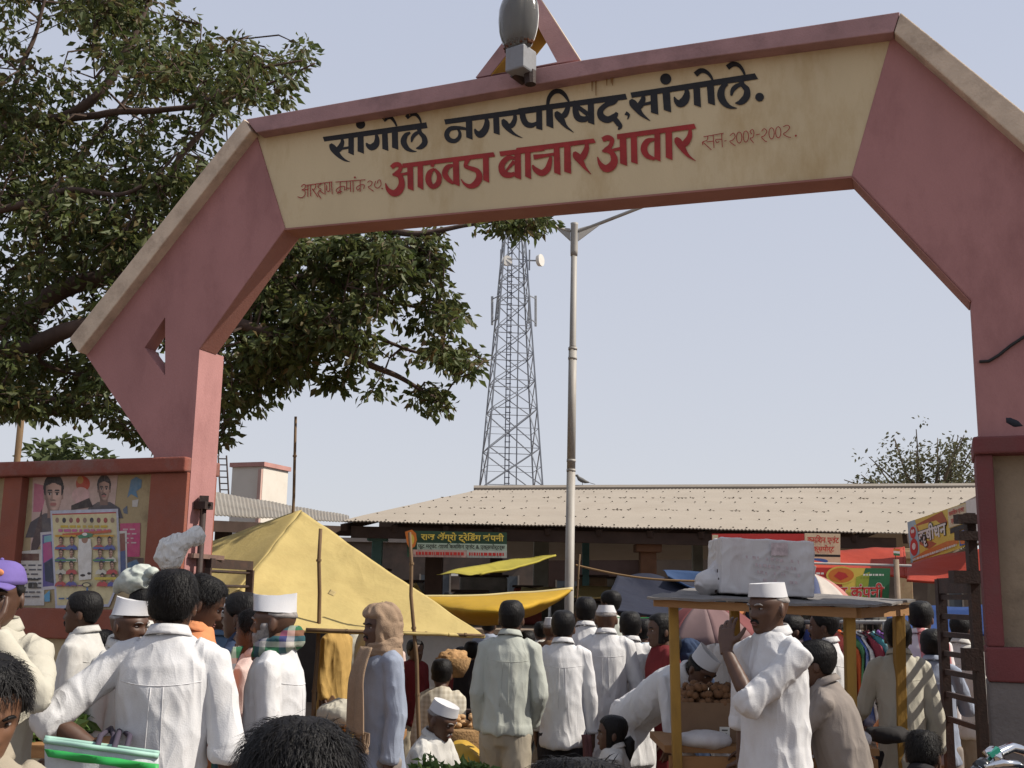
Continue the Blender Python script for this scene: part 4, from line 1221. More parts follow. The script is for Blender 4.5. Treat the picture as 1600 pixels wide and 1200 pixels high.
def hand(mb, w, d, n_, side, k=1.0, curl=.35):
    """w wrist, d along the hand, n_ back of the hand, side +1 left / -1 right"""
    d = Vector(d).normalized(); n_ = Vector(n_); n_ = (n_ - d * n_.dot(d)).normalized()
    x = d.cross(n_) * side                     # towards the thumb
    pl = .095 * k
    mb.tube([w - d * .02 * k, w + d * .015 * k, w + d * .05 * k, w + d * pl * .95], [.025 * k, .030 * k, .039 * k, .036 * k], 12, [.019 * k, .018 * k, .015 * k, .012 * k], side=x)
    for i, (o, l, r) in enumerate(((.029, .072, .0085), (.0095, .080, .009), (-.0105, .075, .0085), (-.029, .058, .0075))):
        finger(mb, w + d * (pl - .012 * k - abs(i - 1) * .003) + x * o * k, (d + x * (o * 2.4)).normalized(), n_, l * k, r * k, curl * (.85 + .12 * i))
    t0 = w + d * .026 * k + x * .026 * k
    td = (d * .62 + x * .72 - n_ * .2).normalized()
    mb.tube([t0 - x * .012 * k, t0 + td * .032 * k, t0 + td * .056 * k + d * .008 * k, t0 + td * .072 * k + d * .022 * k], [.013 * k, .0115 * k, .0095 * k, .007 * k], 8)

PEOPLE = []
def person(u, vtop, D, yaw, label, H=None, cloth='white', bottom='khaki', skin='d', style='short', cap=None, capcol='capw', sleeve='long', hem=.44, lean=0, side=0,
           hyaw=0, hpitch=0, arms=None, legs='stand', hip=None, stride=.0, collar=True, mous=False, beard=None, near=None, scarf=None, wide=1.0, base=None, group='people in the market crowd',
           headwrap=None, curl=(.35, .35), seed=0, hands=True, face=None, hairgrow=.013, tail=None):
    q = random.Random(seed or int(u * 7 + vtop))
    top = pt(u, vtop, D)
    if H is None: H = top.z / (1 - .0)
    k = H / 1.65
    if near is None: near = 2 if D < 5.2 else 1 if D < 8.6 else 0
    yawm = Matrix.Rotation(R(yaw), 3, 'Z')
    hipz = hip if hip is not None else .515 * H
    leanm = Matrix.Rotation(R(side), 3, 'Y') @ Matrix.Rotation(R(lean), 3, 'X')
    if legs != 'stand' and hip is None: hipz = top.z - (leanm @ Vector((0, 0, .485 * H))).z
    hk = k ** .6 * .95                                # heads shrink less than bodies
    up0 = lambda p: Vector((0, 0, hipz)) + leanm @ (Vector(p) - Vector((0, 0, .515 * H)))
    hc_l = Vector((0, -.018 * k, H - .116 * hk))
    hd = up0(hc_l)
    # base so that the head top sits at the pixel
    tp = yawm @ (up0(Vector((0, 0, H))))
    if base is None:
        base = Vector((top.x - tp.x, D - tp.y * 0, 0))
        if lean > 35: base = Vector((top.x - tp.x, D - tp.y, 0))
    base = Vector(base)
    X = lambda p: base + yawm @ Vector(p)
    U = lambda p: X(up0(p))
    UD = lambda d: yawm @ (leanm @ Vector(d))
    hrot = yawm @ Matrix.Rotation(R(side) * .4, 3, 'Y') @ Matrix.Rotation(R(lean) * .5, 3, 'X') @ Matrix.Rotation(R(hyaw), 3, 'Z') @ Matrix.Rotation(R(hpitch), 3, 'X')
    HC = X(hd)
    neckp = U((0, .012 * k, .845 * H))
    HX = lambda p: HC + hrot @ (Vector(p) * hk)
    sq = cap in ('gandhi', 'round', 'pill')
    kx_ = .42 if cap == 'gandhi' else .14
    HXs = (lambda p: HX(Vector((p[0] * (1 - kx_ * max(0, min(1, (p[2] - .03) / .05))), p[1] * (1 - .10 * max(0, min(1, (p[2] - .03) / .05))), p[2] if p[2] < .035 else .035 + (p[2] - .035) * .5)))) if sq else HX
    vox = (.012, .0085, .0065)[near]
    # ---- arms
    sh = {s_: Vector((s_ * .085 * H * wide, -.002 * H, .822 * H)) for s_ in (1, -1)}
    La, Lf = .172 * H, .148 * H
    A = arms or {}
    J = {}
    for s_, nm in ((1, 'L'), (-1, 'R')):
        spec = A.get(nm)
        if spec is None:
            spec = ((.07 + .05 * q.random(), .06, -1), (.05, -.14 - .15 * q.random(), -1))
        a, f = [Vector((v[0] * s_, v[1], v[2])).normalized() for v in spec[:2]]
        e = sh[s_] + a * La; w = e + f * Lf
        J[s_] = (sh[s_], e, w, f, spec[2] if len(spec) > 2 else None)
    # ---- legs
    hp = {s_: Vector((s_ * .046 * H, 0, hipz)) for s_ in (1, -1)}
    LG = {}
    for s_ in (1, -1):
        st_ = stride * s_
        if legs == 'stand': kn, an = Vector((s_ * .052 * H, -.012 * H - st_ * .5, .28 * H)), Vector((s_ * .056 * H, .012 * H - st_ + (.03 if st_ < 0 else 0), .048 * H))
        elif legs == 'sit': kn, an = Vector((s_ * .07 * H, -.235 * H, hipz + .03)), Vector((s_ * .07 * H, -.21 * H, .05 * H))
        elif legs == 'squat': kn, an = Vector((s_ * .10 * H, -.19 * H, hipz + .19 * H)), Vector((s_ * .075 * H, -.06 * H, .05 * H))
        else: kn, an = Vector((s_ * .17 * H, -.15 * H, hipz + .02)), Vector((-s_ * .04 * H, -.20 * H, .06 * H))
        LG[s_] = (hp[s_], kn, an)
    # ---- body, one continuous surface
    bm_ = MB()
    bm_.tube([U((0, 0, z * H)) for z in (.50, .58, .66, .74, .80, .838, .862)], [a * H for a in (.066, .062, .066, .070, .065, .042, .033)], 14, [a * H for a in (.052, .05, .055, .058, .05, .038, .033)], side=yawm @ Vector((1, 0, 0)))
    for s_ in (1, -1):
        a, e, w, f, hn = J[s_]
        bm_.tube([U(a), U(a.lerp(e, .5)), U(e), U(e.lerp(w, .3)), U(w)], [.030 * H, .027 * H, .022 * H, .0225 * H, .0155 * H], 9)
        h_, kn, an = LG[s_]
        bm_.tube([X(h_), X(h_.lerp(kn, .5)), X(kn), X(kn.lerp(an, .35)), X(an)], [.050 * H, .044 * H, .032 * H, .031 * H, .019 * H], 9)
        fd = Vector((s_ * .12, -1, 0)).normalized()
        bm_.tube([X(an + Vector((0, .02 * H, -.028 * H))), X(an + fd * .05 * H + Vector((0, 0, -.022 * H))), X(an + fd * .11 * H + Vector((0, 0, -.034 * H)))], [.02 * H, .024 * H, .02 * H], 8, [.022 * H, .018 * H, .009 * H])
    body = remeshed(bm_, .016 if near < 2 else .012, 2)
    hm = MB()
    head_mesh(hm, HXs)
    hm.tube([U((0, .012 * k, .80 * H)), neckp, HX((0, .012, -.075)), HX((0, .005, -.03))], [.055 * k, .053 * k, .053 * hk, .05 * hk], 14)
    for e in (-1, 1):
        rot_e = hrot @ Matrix.Rotation(e * .35, 3, 'Z') @ Matrix.Rotation(-.2, 3, 'X')
        hm.ball(HX((e * .077, .012, -.012)), (.009 * hk, .018 * hk, .032 * hk), rot_e, 10, 8)
    head = remeshed(hm, (.008, .0058, .0042)[near], 1 if near else 1, .4)
    ms = [body, head]
    if hands:
        for s_ in (1, -1):
            a, e, w, f, hn = J[s_]
            if hn is None:
                dirv, nv = f + Vector((0, -.05, -.1)), Vector((s_ * .9, .1, 0)) if abs(f.z) > .5 else Vector((0, 0, 1))
            else: dirv, nv = Vector((hn[0][0] * s_, *hn[0][1:])), Vector((hn[1][0] * s_, *hn[1][1:]))
            h_ = MB(); hand(h_, U(w), UD(dirv), UD(nv), s_, k, curl[0] if s_ > 0 else curl[1])
            ms.append(remeshed(h_, (.007, .005, .0038)[near], 1, .4))
    bb = bmesh.new()
    for m_ in ms: bb.from_mesh(m_)
    bm2 = bpy.data.meshes.new("person"); bb.to_mesh(bm2); bb.free()
    for m_ in ms: bpy.data.meshes.remove(m_)
    P = put(bm2, "person", SKINS[skin], base)
    tag(P, label, "person", group)
    PEOPLE.append(P)
    # ---- hair
    if style in ('short', 'bald', 'long'):
        def gf(z, ph):
            hl = hairline(ph, style)
            if style == 'long' and wrap(ph) > 1.15: hl = -9
            m_ = sm(hl - .5, hl + .9, z)
            p = head_point(z, ph, 0, 0)
            nn = noise.noise(Vector((p.x * 26, p.y * 26, p.z * 12)) + Vector((seed + u, 0, 0)))
            n2 = noise.noise(Vector((ph * 34, z * .8, u)))
            g = (hairgrow * .55 if style != 'bald' else .005) * (1 + .35 * nn + .16 * n2)
            if cap and z > 3: g = .003
            return -.012 + m_ * (.012 + g * (1.0 if z < 2 else 1.25 if style != 'bald' else 1))
        hb_ = MB(); head_mesh(hb_, HXs, NZ, 72 if near > 1 else 48, gf)
        ho = hb_.build("hair", GREYH if style == 'bald' or beard == 'grey' else HAIR, P, smooth=True)
        if near > 1 and not cap and style != 'bald':      # loose strands over the hair surface
            V, F = [], []
            cen = HX((0, .012, .03))
            for i in range(5200 if D < 3 else 2200):
                z = q.uniform(-6, 11.4); ph = q.uniform(0, 6.283)
                if z < hairline(ph, style) + .3: continue
                p = HX(head_point(z, ph, gf(z, ph) + .001, 0))
                o_ = (p - cen).normalized()
                dn = (hrot @ Vector((math.sin(ph) * .5 + q.gauss(0, .3), -math.cos(ph) * .5 + q.gauss(0, .3), -.9 if z < 9 else -.2)))
                dn = (dn - o_ * dn.dot(o_)).normalized()
                l = q.uniform(.02, .05); wv = dn.cross(o_).normalized() * q.uniform(.0004, .0009)
                a_, b_, c_ = p - o_ * .003, p + dn * l * .5 + o_ * .004, p + dn * l + o_ * q.uniform(-.003, .005)
                o0 = len(V); V += [a_ - wv, a_ + wv, b_ - wv, b_ + wv, c_]; F += [(o0, o0 + 1, o0 + 3, o0 + 2), (o0 + 2, o0 + 3, o0 + 4)]
            sb = MB(); sb.add(V, F); so = sb.build("hair_strand", HAIR, P, recalc=False); so['kind'] = 'stuff'
        if style == 'long':
            b_ = MB(); b_.tube([HX((0, .095, -.03)), HX((0, .115, -.06)), HX((.01, .12, -.10)), HX((.01, .10, -.22))], [.03, .035, .028, .008], 10); b_.build("hair_bun", HAIR, P, smooth=True)
    # ---- face details
    if near >= 1 or face:
        ew = MB()
        for e in (-1, 1):
            ew.mi = 0; c_ = head_point(.1, e * .39, 0, 1) * .01 * 0 + Vector((e * .031, -.0705, .0012)); ew.ball(HX(c_), (.0115 * hk, .0112 * hk, .0055 * hk), hrot, 12, 8)
            ew.mi = 1; ew.ball(HX(c_ + Vector((e * -.001, -.0078, 0))), (.0056 * hk, .0045 * hk, .0050 * hk), hrot, 10, 6)
        ew.build("eyes", [EYEW, EYEI], P, smooth=True)
        for e in (-1, 1):
            bw = MB()
            pts = [head_point(z, e * a, 0, 1) + Vector((0, -.0015, 0)) for a, z in ((.16, 1.75), (.34, 2.2), (.52, 2.15), (.66, 1.6))]
            bw.tube([HX(p) for p in pts], [.0028, .0042, .0038, .0015], 6)
            bw.build("eyebrow", GREYH if style == 'bald' else HAIR, P, smooth=True)
        lw = MB()
        lw.tube([HX(head_point(-5.8, a, 0, 1) + Vector((0, -.0005, 0))) for a in (-.26, -.13, 0, .13, .26)], [.002, .004, .0035, .004, .002], 6)
        lw.tube([HX(head_point(-6.8, a, 0, 1) + Vector((0, -.0005, 0))) for a in (-.24, -.12, 0, .12, .24)], [.002, .0048, .0055, .0048, .002], 6)
        lw.build("lips", LIP, P, smooth=True)
        if mous:
            mw = MB()
            for e in (-1, 1): mw.tube([HX(head_point(z, e * a, 0, 1) + Vector((0, -.002, 0))) for a, z in ((.02, -4.7), (.14, -4.9), (.27, -5.5), (.36, -6.3))], [.0045, .006, .005, .002], 7)
            mw.build("moustache", GREYH if mous == 'grey' else HAIR, P, smooth=True)
    if beard:
        def bf(z, ph):
            a = wrap(ph)
            m_ = (1 - sm(-5.2, -3.6, z - (1.2 if a > .9 else 0) - (3.0 if a > 1.15 else 0))) * (1 - sm(1.45, 1.62, a))
            return -.010 + m_ * (.019 + .004 * noise.noise(Vector((ph * 18, z * 2, 1))))
        b_ = MB(); head_mesh(b_, HXs, NZ, 48, bf); b_.build("beard", GREYH if beard == 'grey' else HAIR, P, smooth=True)
    # ---- caps
    if cap in ('gandhi', 'round', 'pill'):
        tall, tw_, tf = {'gandhi': (7.2, .34, 1.04), 'round': (5.2, .72, .9), 'pill': (6.4, .80, .95)}[cap]
        rings = []
        for t in (0, .12, .5, .85, 1.0, 1.0):
            zc = 4.6 + tall * t
            wx = 7.7 * (1 - t * (1 - tw_)); fy = 9.3 * (1 - t * (1 - tf)) if cap == 'gandhi' else 9.2 * (1 - t * (1 - tf)); by = 10.0 * (1 - t * (1 - tf * .98))
            if len(rings) == 5: wx *= .1 if cap == 'gandhi' else .7; fy *= .9; by *= .9; zc -= .4
            r_ = []
            for j in range(36):
                ph = 2 * math.pi * j / 36; s_, c_ = math.sin(ph), math.cos(ph)
                dip = .9 * (abs(c_) ** 2) * (t if cap == 'gandhi' else 0) - (.8 * c_ if t < .2 else 0) * -1
                wob = .16 * noise.noise(Vector((ph * 3, t * 4, u)))
                xx = wx * s_ * (1 if cap != 'gandhi' else (1 - .35 * t * c_ * c_))
                r_.append(HX(Vector((xx * (1 + wob * .1), (-fy if c_ > 0 else -by) * (c_ if c_ > 0 else c_) if c_ > 0 else by * -c_, zc + (dip if c_ > 0 or cap == 'gandhi' else 0) + wob)) * .01))
            rings.append(r_)
        V = [p for r_ in rings for p in r_]; F = []
        for i in range(len(rings) - 1):
            for j in range(36): F.append((i * 36 + j, i * 36 + (j + 1) % 36, (i + 1) * 36 + (j + 1) % 36, (i + 1) * 36 + j))
        F.append([(len(rings) - 1) * 36 + j for j in range(36)]); F.append(list(range(36))[::-1])
        b_ = MB(); b_.add(V, F); b_.build("cap", CL[capcol], P, smooth=True).modifiers.new("e", 'EDGE_SPLIT').split_angle = R(50)
    elif cap == 'baseball':
        def cf(z, ph): return -.012 + sm(3.6, 4.4, z) * .026
        b_ = MB(); head_mesh(b_, HX, NZ, 48, cf); cp = b_.build("cap", CL[capcol], P, smooth=True)
        b_ = MB()
        b_.grid(lambda a, c_: HX(Vector(((a - .5) * 15 * (1 - .25 * c_ * c_), -8.6 - 7 * c_ * math.cos((a - .5) * 2.2), 5.0 - 1.3 * c_ - 3.2 * (a - .5) ** 2 * 4 * .5)) * .01), 12, 6, .004); b_.build("brim", CL[capcol], cp, smooth=True)
        b_ = MB(); b_.ball(HX(head_point(7.4, .1, .016, 0)), (.022, .006, .014), hrot); b_.build("badge", CL['orange'], cp, smooth=True)
        b_ = MB(); b_.ball(HX((0, 0, .130)), .007); b_.build("button", CL[capcol], cp)
    elif cap in ('turban', 'wrap'):
        b_ = MB()
        def tf_(z, ph): return -.012 + sm(2.6 if cap == 'turban' else 1, 4.4, z) * (.044 + .010 * math.sin(z * 2.2 + 1.3 * math.sin(ph + .6)) + .006 * noise.noise(Vector((ph * 3, z, u))))
        head_mesh(b_, HX, NZ, 60, tf_); b_.build("turban", CL[capcol], P, smooth=True)
    if headwrap:                                   # shawl over the head, wound round the neck
        def sf(z, ph):
            a = wrap(ph); op = sm(.95, 1.25, a) if z < 5.5 else 1.0
            op = max(op, sm(5.0, 6.6, z)); 
            return -.014 + op * (.034 + .005 * math.sin(ph * 9 + z * .7) + .006 * noise.noise(Vector((ph * 4, z * .4, 2))))
        b_ = MB(); head_mesh(b_, HX, NZ, 60, sf)
        b_.tube([HX((0, .045, .02)), HX((0, .05, -.05)), U((0, .035 * k, .872 * H)), U((0, .02 * k, .845 * H)), U((0, .012 * k, .80 * H))], [.088, .082, .082, .115, .15], 18, [.075, .062, .060, .078, .092], side=yawm @ Vector((1, 0, 0)))
        hm_ = remeshed(b_, .0075, 3)
        displace(hm_, lambda p, n_: .006 * (1 - 2 * abs(noise.noise(Vector((p[0] * 11, p[1] * 11, p[2] * 6 + p[0] * 5))))) + .004 * (1 - 2 * abs(noise.noise(Vector((p[0] * 20 + p[2] * 12, p[1] * 20, p[2] * 10))))))
        hs = put(hm_, "shawl_hood", CL[headwrap], base, P)
    cm = CL[cloth]
    # ---- scarf round the neck
    if scarf:
        b_ = MB(); ring = []
        for i in range(25):
            a = 2 * math.pi * i / 24
            ring.append(U(Vector((math.sin(a) * .078 * k, -math.cos(a) * .078 * k + .006, .866 * H - .034 * math.cos(a) * k + .006 * math.sin(a * 3)))))
        b_.tube(ring, [.034 * k + .006 * math.sin(i * 1.7) for i in range(25)], 10)
        ring2 = [p + Vector((0, 0, .035 * k)) for p in ring]; b_.tube(ring2, [.028 * k + .005 * math.sin(i * 2.1) for i in range(25)], 10)
        sc_ = remeshed(b_, .008, 3); displace(sc_, lambda p, n_: .006 * noise.noise(Vector((p[0] * 22, p[1] * 22, p[2] * 60))))
        so = put(sc_, "scarf", CL[scarf[0]], base, P)
        for (sx, x0, z1, wd) in scarf[1]:
            b_ = MB()
            def fn(a, c_):
                z = .87 * H * (1 - c_) + z1 * H * c_
                yy = -(.072 + .040 * math.sin(min(1, c_ * 2.2) * 1.5)) * 1.65 * k * .9 - .012
                return U(Vector((sx * (x0 + (a - .5) * wd) * (1 + .2 * c_), yy - .010 * math.sin(a * 9 + c_ * 2) - .012, z)))
            b_.grid(fn, 18, 26, .008); b_.build("scarf_end", CL[scarf[0]], so, smooth=True)
            if scarf[0] == 'tan':
                b_ = MB()
                for j in range(16):
                    p = U(Vector((sx * (x0 + (j / 15 - .5) * wd) * 1.2, -.125 * k * 1.05 - .02, z1 * H + .01))); b_.tube([p, p + Vector((q.gauss(0, .006), q.gauss(0, .006), -.05)), p + Vector((q.gauss(0, .012), q.gauss(0, .01), -.085 - .02 * q.random()))], .0042, 5)
                fo = b_.build("fringe", CL[scarf[0]], so); fo['kind'] = 'stuff'
    # ---- shirt or kurta
    b_ = MB()
    fl = 1 + (.515 - hem) * .75
    hemtab = [(hem, .100 * fl, .078 * fl), (hem + .03, .099 * fl, .078 * fl)] + ([(.44, .102, .082)] if hem < .36 else []) + [(.515, .097, .077), (.60, .090, .072), (.68, .093, .074), (.77, .097, .074), (.809, .096, .066), (.838, .080, .052), (.859, .055, .045), (.872, .041, .041)]
    hemtab = [h_ for h_ in hemtab if h_[0] >= hem]
    def TX(z):                                     # below the hip a skirt hangs straight down
        if z >= .515 or lean < 20: return U((0, 0, z * H))
        return X(Vector((0, math.sin(R(lean)) * .02 * H, hipz - (.515 - z) * H)))
    b_.tube([TX(z) for z, _, _ in hemtab], [w_ * H * wide * .885 for _, w_, _ in hemtab], 22, [d_ * H * (.5 + .5 * wide) for _, _, d_ in hemtab], side=yawm @ Vector((1, 0, 0)))
    for s_ in (1, -1):
        a, e, w, f, hn = J[s_]
        inn = Vector((s_ * .055 * H, .0, .834 * H))
        sr = .038 * H
        if sleeve == 'long': ps, rs = [inn, a, a.lerp(e, .5), e, e.lerp(w, .5), e.lerp(w, .93)], [.034 * .92 * H, .035 * .92 * H, .033 * .92 * H, .031 * .92 * H, .028 * .92 * H, .024 * .92 * H]
        elif sleeve == 'roll': ps, rs = [inn, a, a.lerp(e, .5), e, e.lerp(w, .12)], [.034 * .92 * H, .036 * .92 * H, .035 * .92 * H, .036 * .92 * H, .036 * .92 * H]
        else: ps, rs = [inn, a, a.lerp(e, .4), a.lerp(e, .72)], [.034 * .92 * H, .036 * .92 * H, .038 * .92 * H, .040 * .92 * H]
        if isinstance(sleeve, dict): pass
        b_.tube([U(p) for p in ps], rs, 14)
        if sleeve == 'roll':
            c0_, c1_ = e.lerp(w, .02), e.lerp(w, .16); b_.tube([U(c0_), U(c1_)], .0368 * H, 14); b_.ball(U(e), .0335 * H)
        elif sleeve == 'long':
            b_.tube([U(e.lerp(w, .86)), U(e.lerp(w, .95))], .0248 * H, 12)
    shm = remeshed(b_, (.016, .0105, .0075)[near], 2)
    bz = base.copy(); sd = u * .37
    def fold(p, n_):
        x, y, z = p[0] - bz.x, p[1] - bz.y, p[2] / H
        low = sm(.82, .48, z)
        a = noise.noise(Vector((x * 13 + sd, y * 13, p[2] * 2.4)))
        r_ = 1 - abs(noise.noise(Vector((x * 7, y * 7 + sd, p[2] * 1.5)))) * 2
        c_ = 1 - 2 * abs(noise.noise(Vector((x * 9 + p[2] * 5, y * 9, p[2] * 3.5 - x * 4 + sd))))
        v_ = 1 - 2 * abs(noise.noise(Vector((x * 10 + sd, y * 10, p[2] * 1.9 + x * 1.5))))
        e_ = 1 - 2 * abs(noise.noise(Vector((x * 17 - p[2] * 6, y * 17 + sd, p[2] * 7 + x * 7))))
        return k * ((.35 + .65 * low) * (.012 * v_ + .006 * a + .004 * r_) + .005 * c_ * c_ * (1 if c_ > 0 else -.5) + .0035 * e_ - .002)
    displace(shm, fold)
    sho = put(shm, "kurta" if hem < .36 else "shirt", cm, base, P)
    if near and cloth not in ('red', 'navy') and legs == 'stand' and lean < 20:      # sewn yoke and side pleats on the back
        from mathutils.bvhtree import BVHTree
        me_ = sho.data; bv = BVHTree.FromPolygons([v.co + base for v in me_.vertices], [list(p_.vertices) for p_ in me_.polygons])
        def onback(x, z):
            o_ = U((x, .5, z)); d_ = UD((0, -1, 0)); h_ = bv.ray_cast(o_, d_, .6)
            return None if h_[0] is None else h_[0] + h_[1] * .0006
        lines = [[(xx * .01 * H, (.775 + .00012 * xx * xx) * H) for xx in range(-8, 9)]]
        lines += [[(e_ * (.012 + .004 * (i_ / 8)) * H, (.772 - .020 * i_) * H) for i_ in range(9)] for e_ in (-1, 1)]
        for ln_ in lines:
            ps_ = [p_ for p_ in (onback(x_, z_) for x_, z_ in ln_) if p_ is not None]
            if len(ps_) > 3: sb_ = MB(); sb_.tube(ps_, .0016 * k, 5); sb_.build("seam", cm, sho, smooth=True)
    if collar and near:
        b_ = MB(); rr_ = []
        for i in range(29):
            a = .32 + (2 * math.pi - .64) * i / 28
            rr_.append(a)
        nu_ = 28
        def cfn(a, c_):
            an = .30 + (2 * math.pi - .60) * a
            bk = (1 - math.cos(an)) / 2
            zz_ = (.868 * H) + (.016 + .016 * bk) * k
            if c_ < .5: t = c_ * 2; rad = (.056 + .002 * t) * k; z = zz_ - .018 * k + .03 * k * t
            else: t = (c_ - .5) * 2; rad = (.058 + .016 * t) * k; z = zz_ + .012 * k - .030 * k * t - (.012 * k * t * (1 - bk))
            return U(Vector((math.sin(an) * rad * 1.06, -math.cos(an) * rad + .010 * k, z)))
        b_.grid(cfn, nu_, 6, .003); b_.build("collar", cm, sho, smooth=True)
    # ---- trousers / wrap
    b_ = MB()
    wdl = {'stand': 1.0}.get(legs, 1.0)
    b_.tube([X(Vector((0, 0, hipz + .06 * H))), X(Vector((0, 0, hipz))), X(Vector((0, 0, hipz - .05 * H)))], [.075 * H, .079 * H, .073 * H], 16, [.062 * H, .066 * H, .06 * H], side=yawm @ Vector((1, 0, 0)))
    for s_ in (1, -1):
        h_, kn, an = LG[s_]
        b_.tube([X(h_), X(h_.lerp(kn, .5)), X(kn), X(kn.lerp(an, .5)), X(kn.lerp(an, .97))], [.055 * H, .053 * H, .048 * H, .046 * H, .045 * H], 12)
    tm_ = remeshed(b_, (.02, .015, .013)[near], 2)
    displace(tm_, lambda p, n_: .008 * noise.noise(Vector((p[0] * 16, p[1] * 16, p[2] * 5 + sd))) + .005 * (1 - 2 * abs(noise.noise(Vector((p[0] * 9 + p[2] * 4, p[1] * 9, p[2] * 9))))))
    put(tm_, "trousers", CL[bottom], base, P)
    P['_J'] = [tuple(U(J[1][2])), tuple(U(J[-1][2]))]
    return P
# ------------------------------------------------------------ posters on the left wall
POFF = 0.045
def wq(u, v, lift):
    s_, z_ = fr(u, v, .05); return a3(s_, z_, .05 - lift)
PC = {}
def pcol(c):
    key = "poster_ink_%d" % len(PC)
    if c not in PC:
        PC[c] = mat(key, tuple(x * .85 + .02 for x in c), .7, .10, 30, (.30, .25, .18), .5, 7)
    return PC[c]
PRINT = bpy.data.materials.new("printed_photo"); PRINT.use_nodes = True
_a = PRINT.node_tree.nodes.new("ShaderNodeVertexColor"); _a.layer_name = "ink"
PRINT.node_tree.links.new(_a.outputs[0], PRINT.node_tree.nodes["Principled BSDF"].inputs["Base Color"])
PRINT.node_tree.nodes["Principled BSDF"].inputs["Roughness"].default_value = .5
def portrait(par, u, v, k, hair, skin, mous, lift):
    """a printed photograph of a generic man's head: cells of ink"""
    nx, nz = (44, 56) if k > .8 else (13, 17)
    prof = {}
    def depth(x, z):
        if z not in prof:
            prof[z] = [(lambda p: (p.x * 100, p.y * 100))(head_point(z, -1.55 + 3.1 * i / 60)) for i in range(61)]
        P_ = prof[z]
        if x <= P_[0][0] or x >= P_[-1][0]: return None
        for i in range(60):
            if P_[i][0] <= x <= P_[i + 1][0]:
                t = (x - P_[i][0]) / max(1e-6, P_[i + 1][0] - P_[i][0]); return P_[i][1] * (1 - t) + P_[i + 1][1] * t
        return None
    V, F, Cc = [], [], []
    sc = 14.5 * k / 11.6
    rr_ = random.Random(int(u * 31 + v))
    tilt = rr_.uniform(-.08, .08); lx = rr_.choice((-.5, .5))
    for j in range(nz):
        for i in range(nx):
            x = -9.6 + 19.2 * (i + .5) / nx; z = -15 + 28.5 * (j + .5) / nz
            zq = round(z, 3); hl = interp([(9.6, 4, 0), (6, 5.2, 0), (0, 7.2, 0)], abs(x), 1) if abs(x) < 9.6 else 4
            y = depth(x, zq) if -11.6 < z < 11.4 else None
            inhair = (x / 8.6) ** 2 + ((z - 4.0) / 9.0) ** 2 < 1 and z > -1 and (z > hl or y is None or abs(x) > 6.6)
            if y is None and not inhair:
                if abs(x) < 4.6 and z < -8: c = [q * .52 for q in skin]
                elif 7.0 < abs(x) < 8.2 and -3.2 < z < 2.2: c = [q * .6 for q in skin]
                else: continue
            elif inhair:
                n_ = .8 + .5 * noise.noise(Vector((x * .7, z * .35, u))); c = [q * n_ * (1.6 if x * lx > 0 and z > 7 else 1) for q in hair]
            else:
                y1 = depth(x + .35, zq); y2 = depth(x, round(z + .35, 3)) if z + .35 < 11.3 else None
                if y1 is None: y1 = y + .5
                if y2 is None: y2 = y
                n_ = Vector((y1 - y, -.35, y2 - y)).normalized()
                sh_ = max(0, n_.dot(Vector((lx, -.75, .45)).normalized()))
                q = .42 + .75 * sh_
                c = [a_ * q for a_ in skin]
                ex = abs(x) - 3.1
                if (ex / 1.5) ** 2 + ((z - .0) / .62) ** 2 < 1: c = [.45, .40, .37] if abs(ex) > .7 else [.03, .02, .02]
                if (ex / 1.9) ** 2 + ((z - 1.0) / .3) ** 2 < 1: c = [.08, .05, .04]
                if abs(ex) < 2.1 and abs(z - 2.3 + .12 * abs(ex)) < .45: c = list(hair)
                if abs(x) < 2.5 - .2 * abs(z + 6.3) and abs(z + 6.3) < .85: c = [.33, .13, .11] if abs(z + 6.3) > .2 else [.12, .05, .04]
                if mous and abs(x) < 3.1 and abs(z + 4.9 + .12 * abs(x)) < .55: c = list(hair)
                if mous and z < -7.5 + .0 * x and rr_.random() < .25: c = [a_ * .8 for a_ in c]
            o = len(V)
            for dx_, dz_ in ((-.5, -.5), (.5, -.5), (.5, .5), (-.5, .5)):
                xx = x + dx_ * 19.2 / nx; zz_ = z + dz_ * 28.5 / nz
                V.append(wq(u + (xx + tilt * zz_) * sc * .74, v - zz_ * sc, lift))
            F.append((o, o + 1, o + 2, o + 3)); Cc.append(c)
    b = MB(); b.add(V, F); o = b.build("portrait", PRINT, par, recalc=False)
    at_ = o.data.color_attributes.new("ink", 'FLOAT_COLOR', 'CORNER')
    for f_, c in zip(o.data.polygons, Cc):
        for li in f_.loop_indices: at_.data[li].color = (*c, 1)
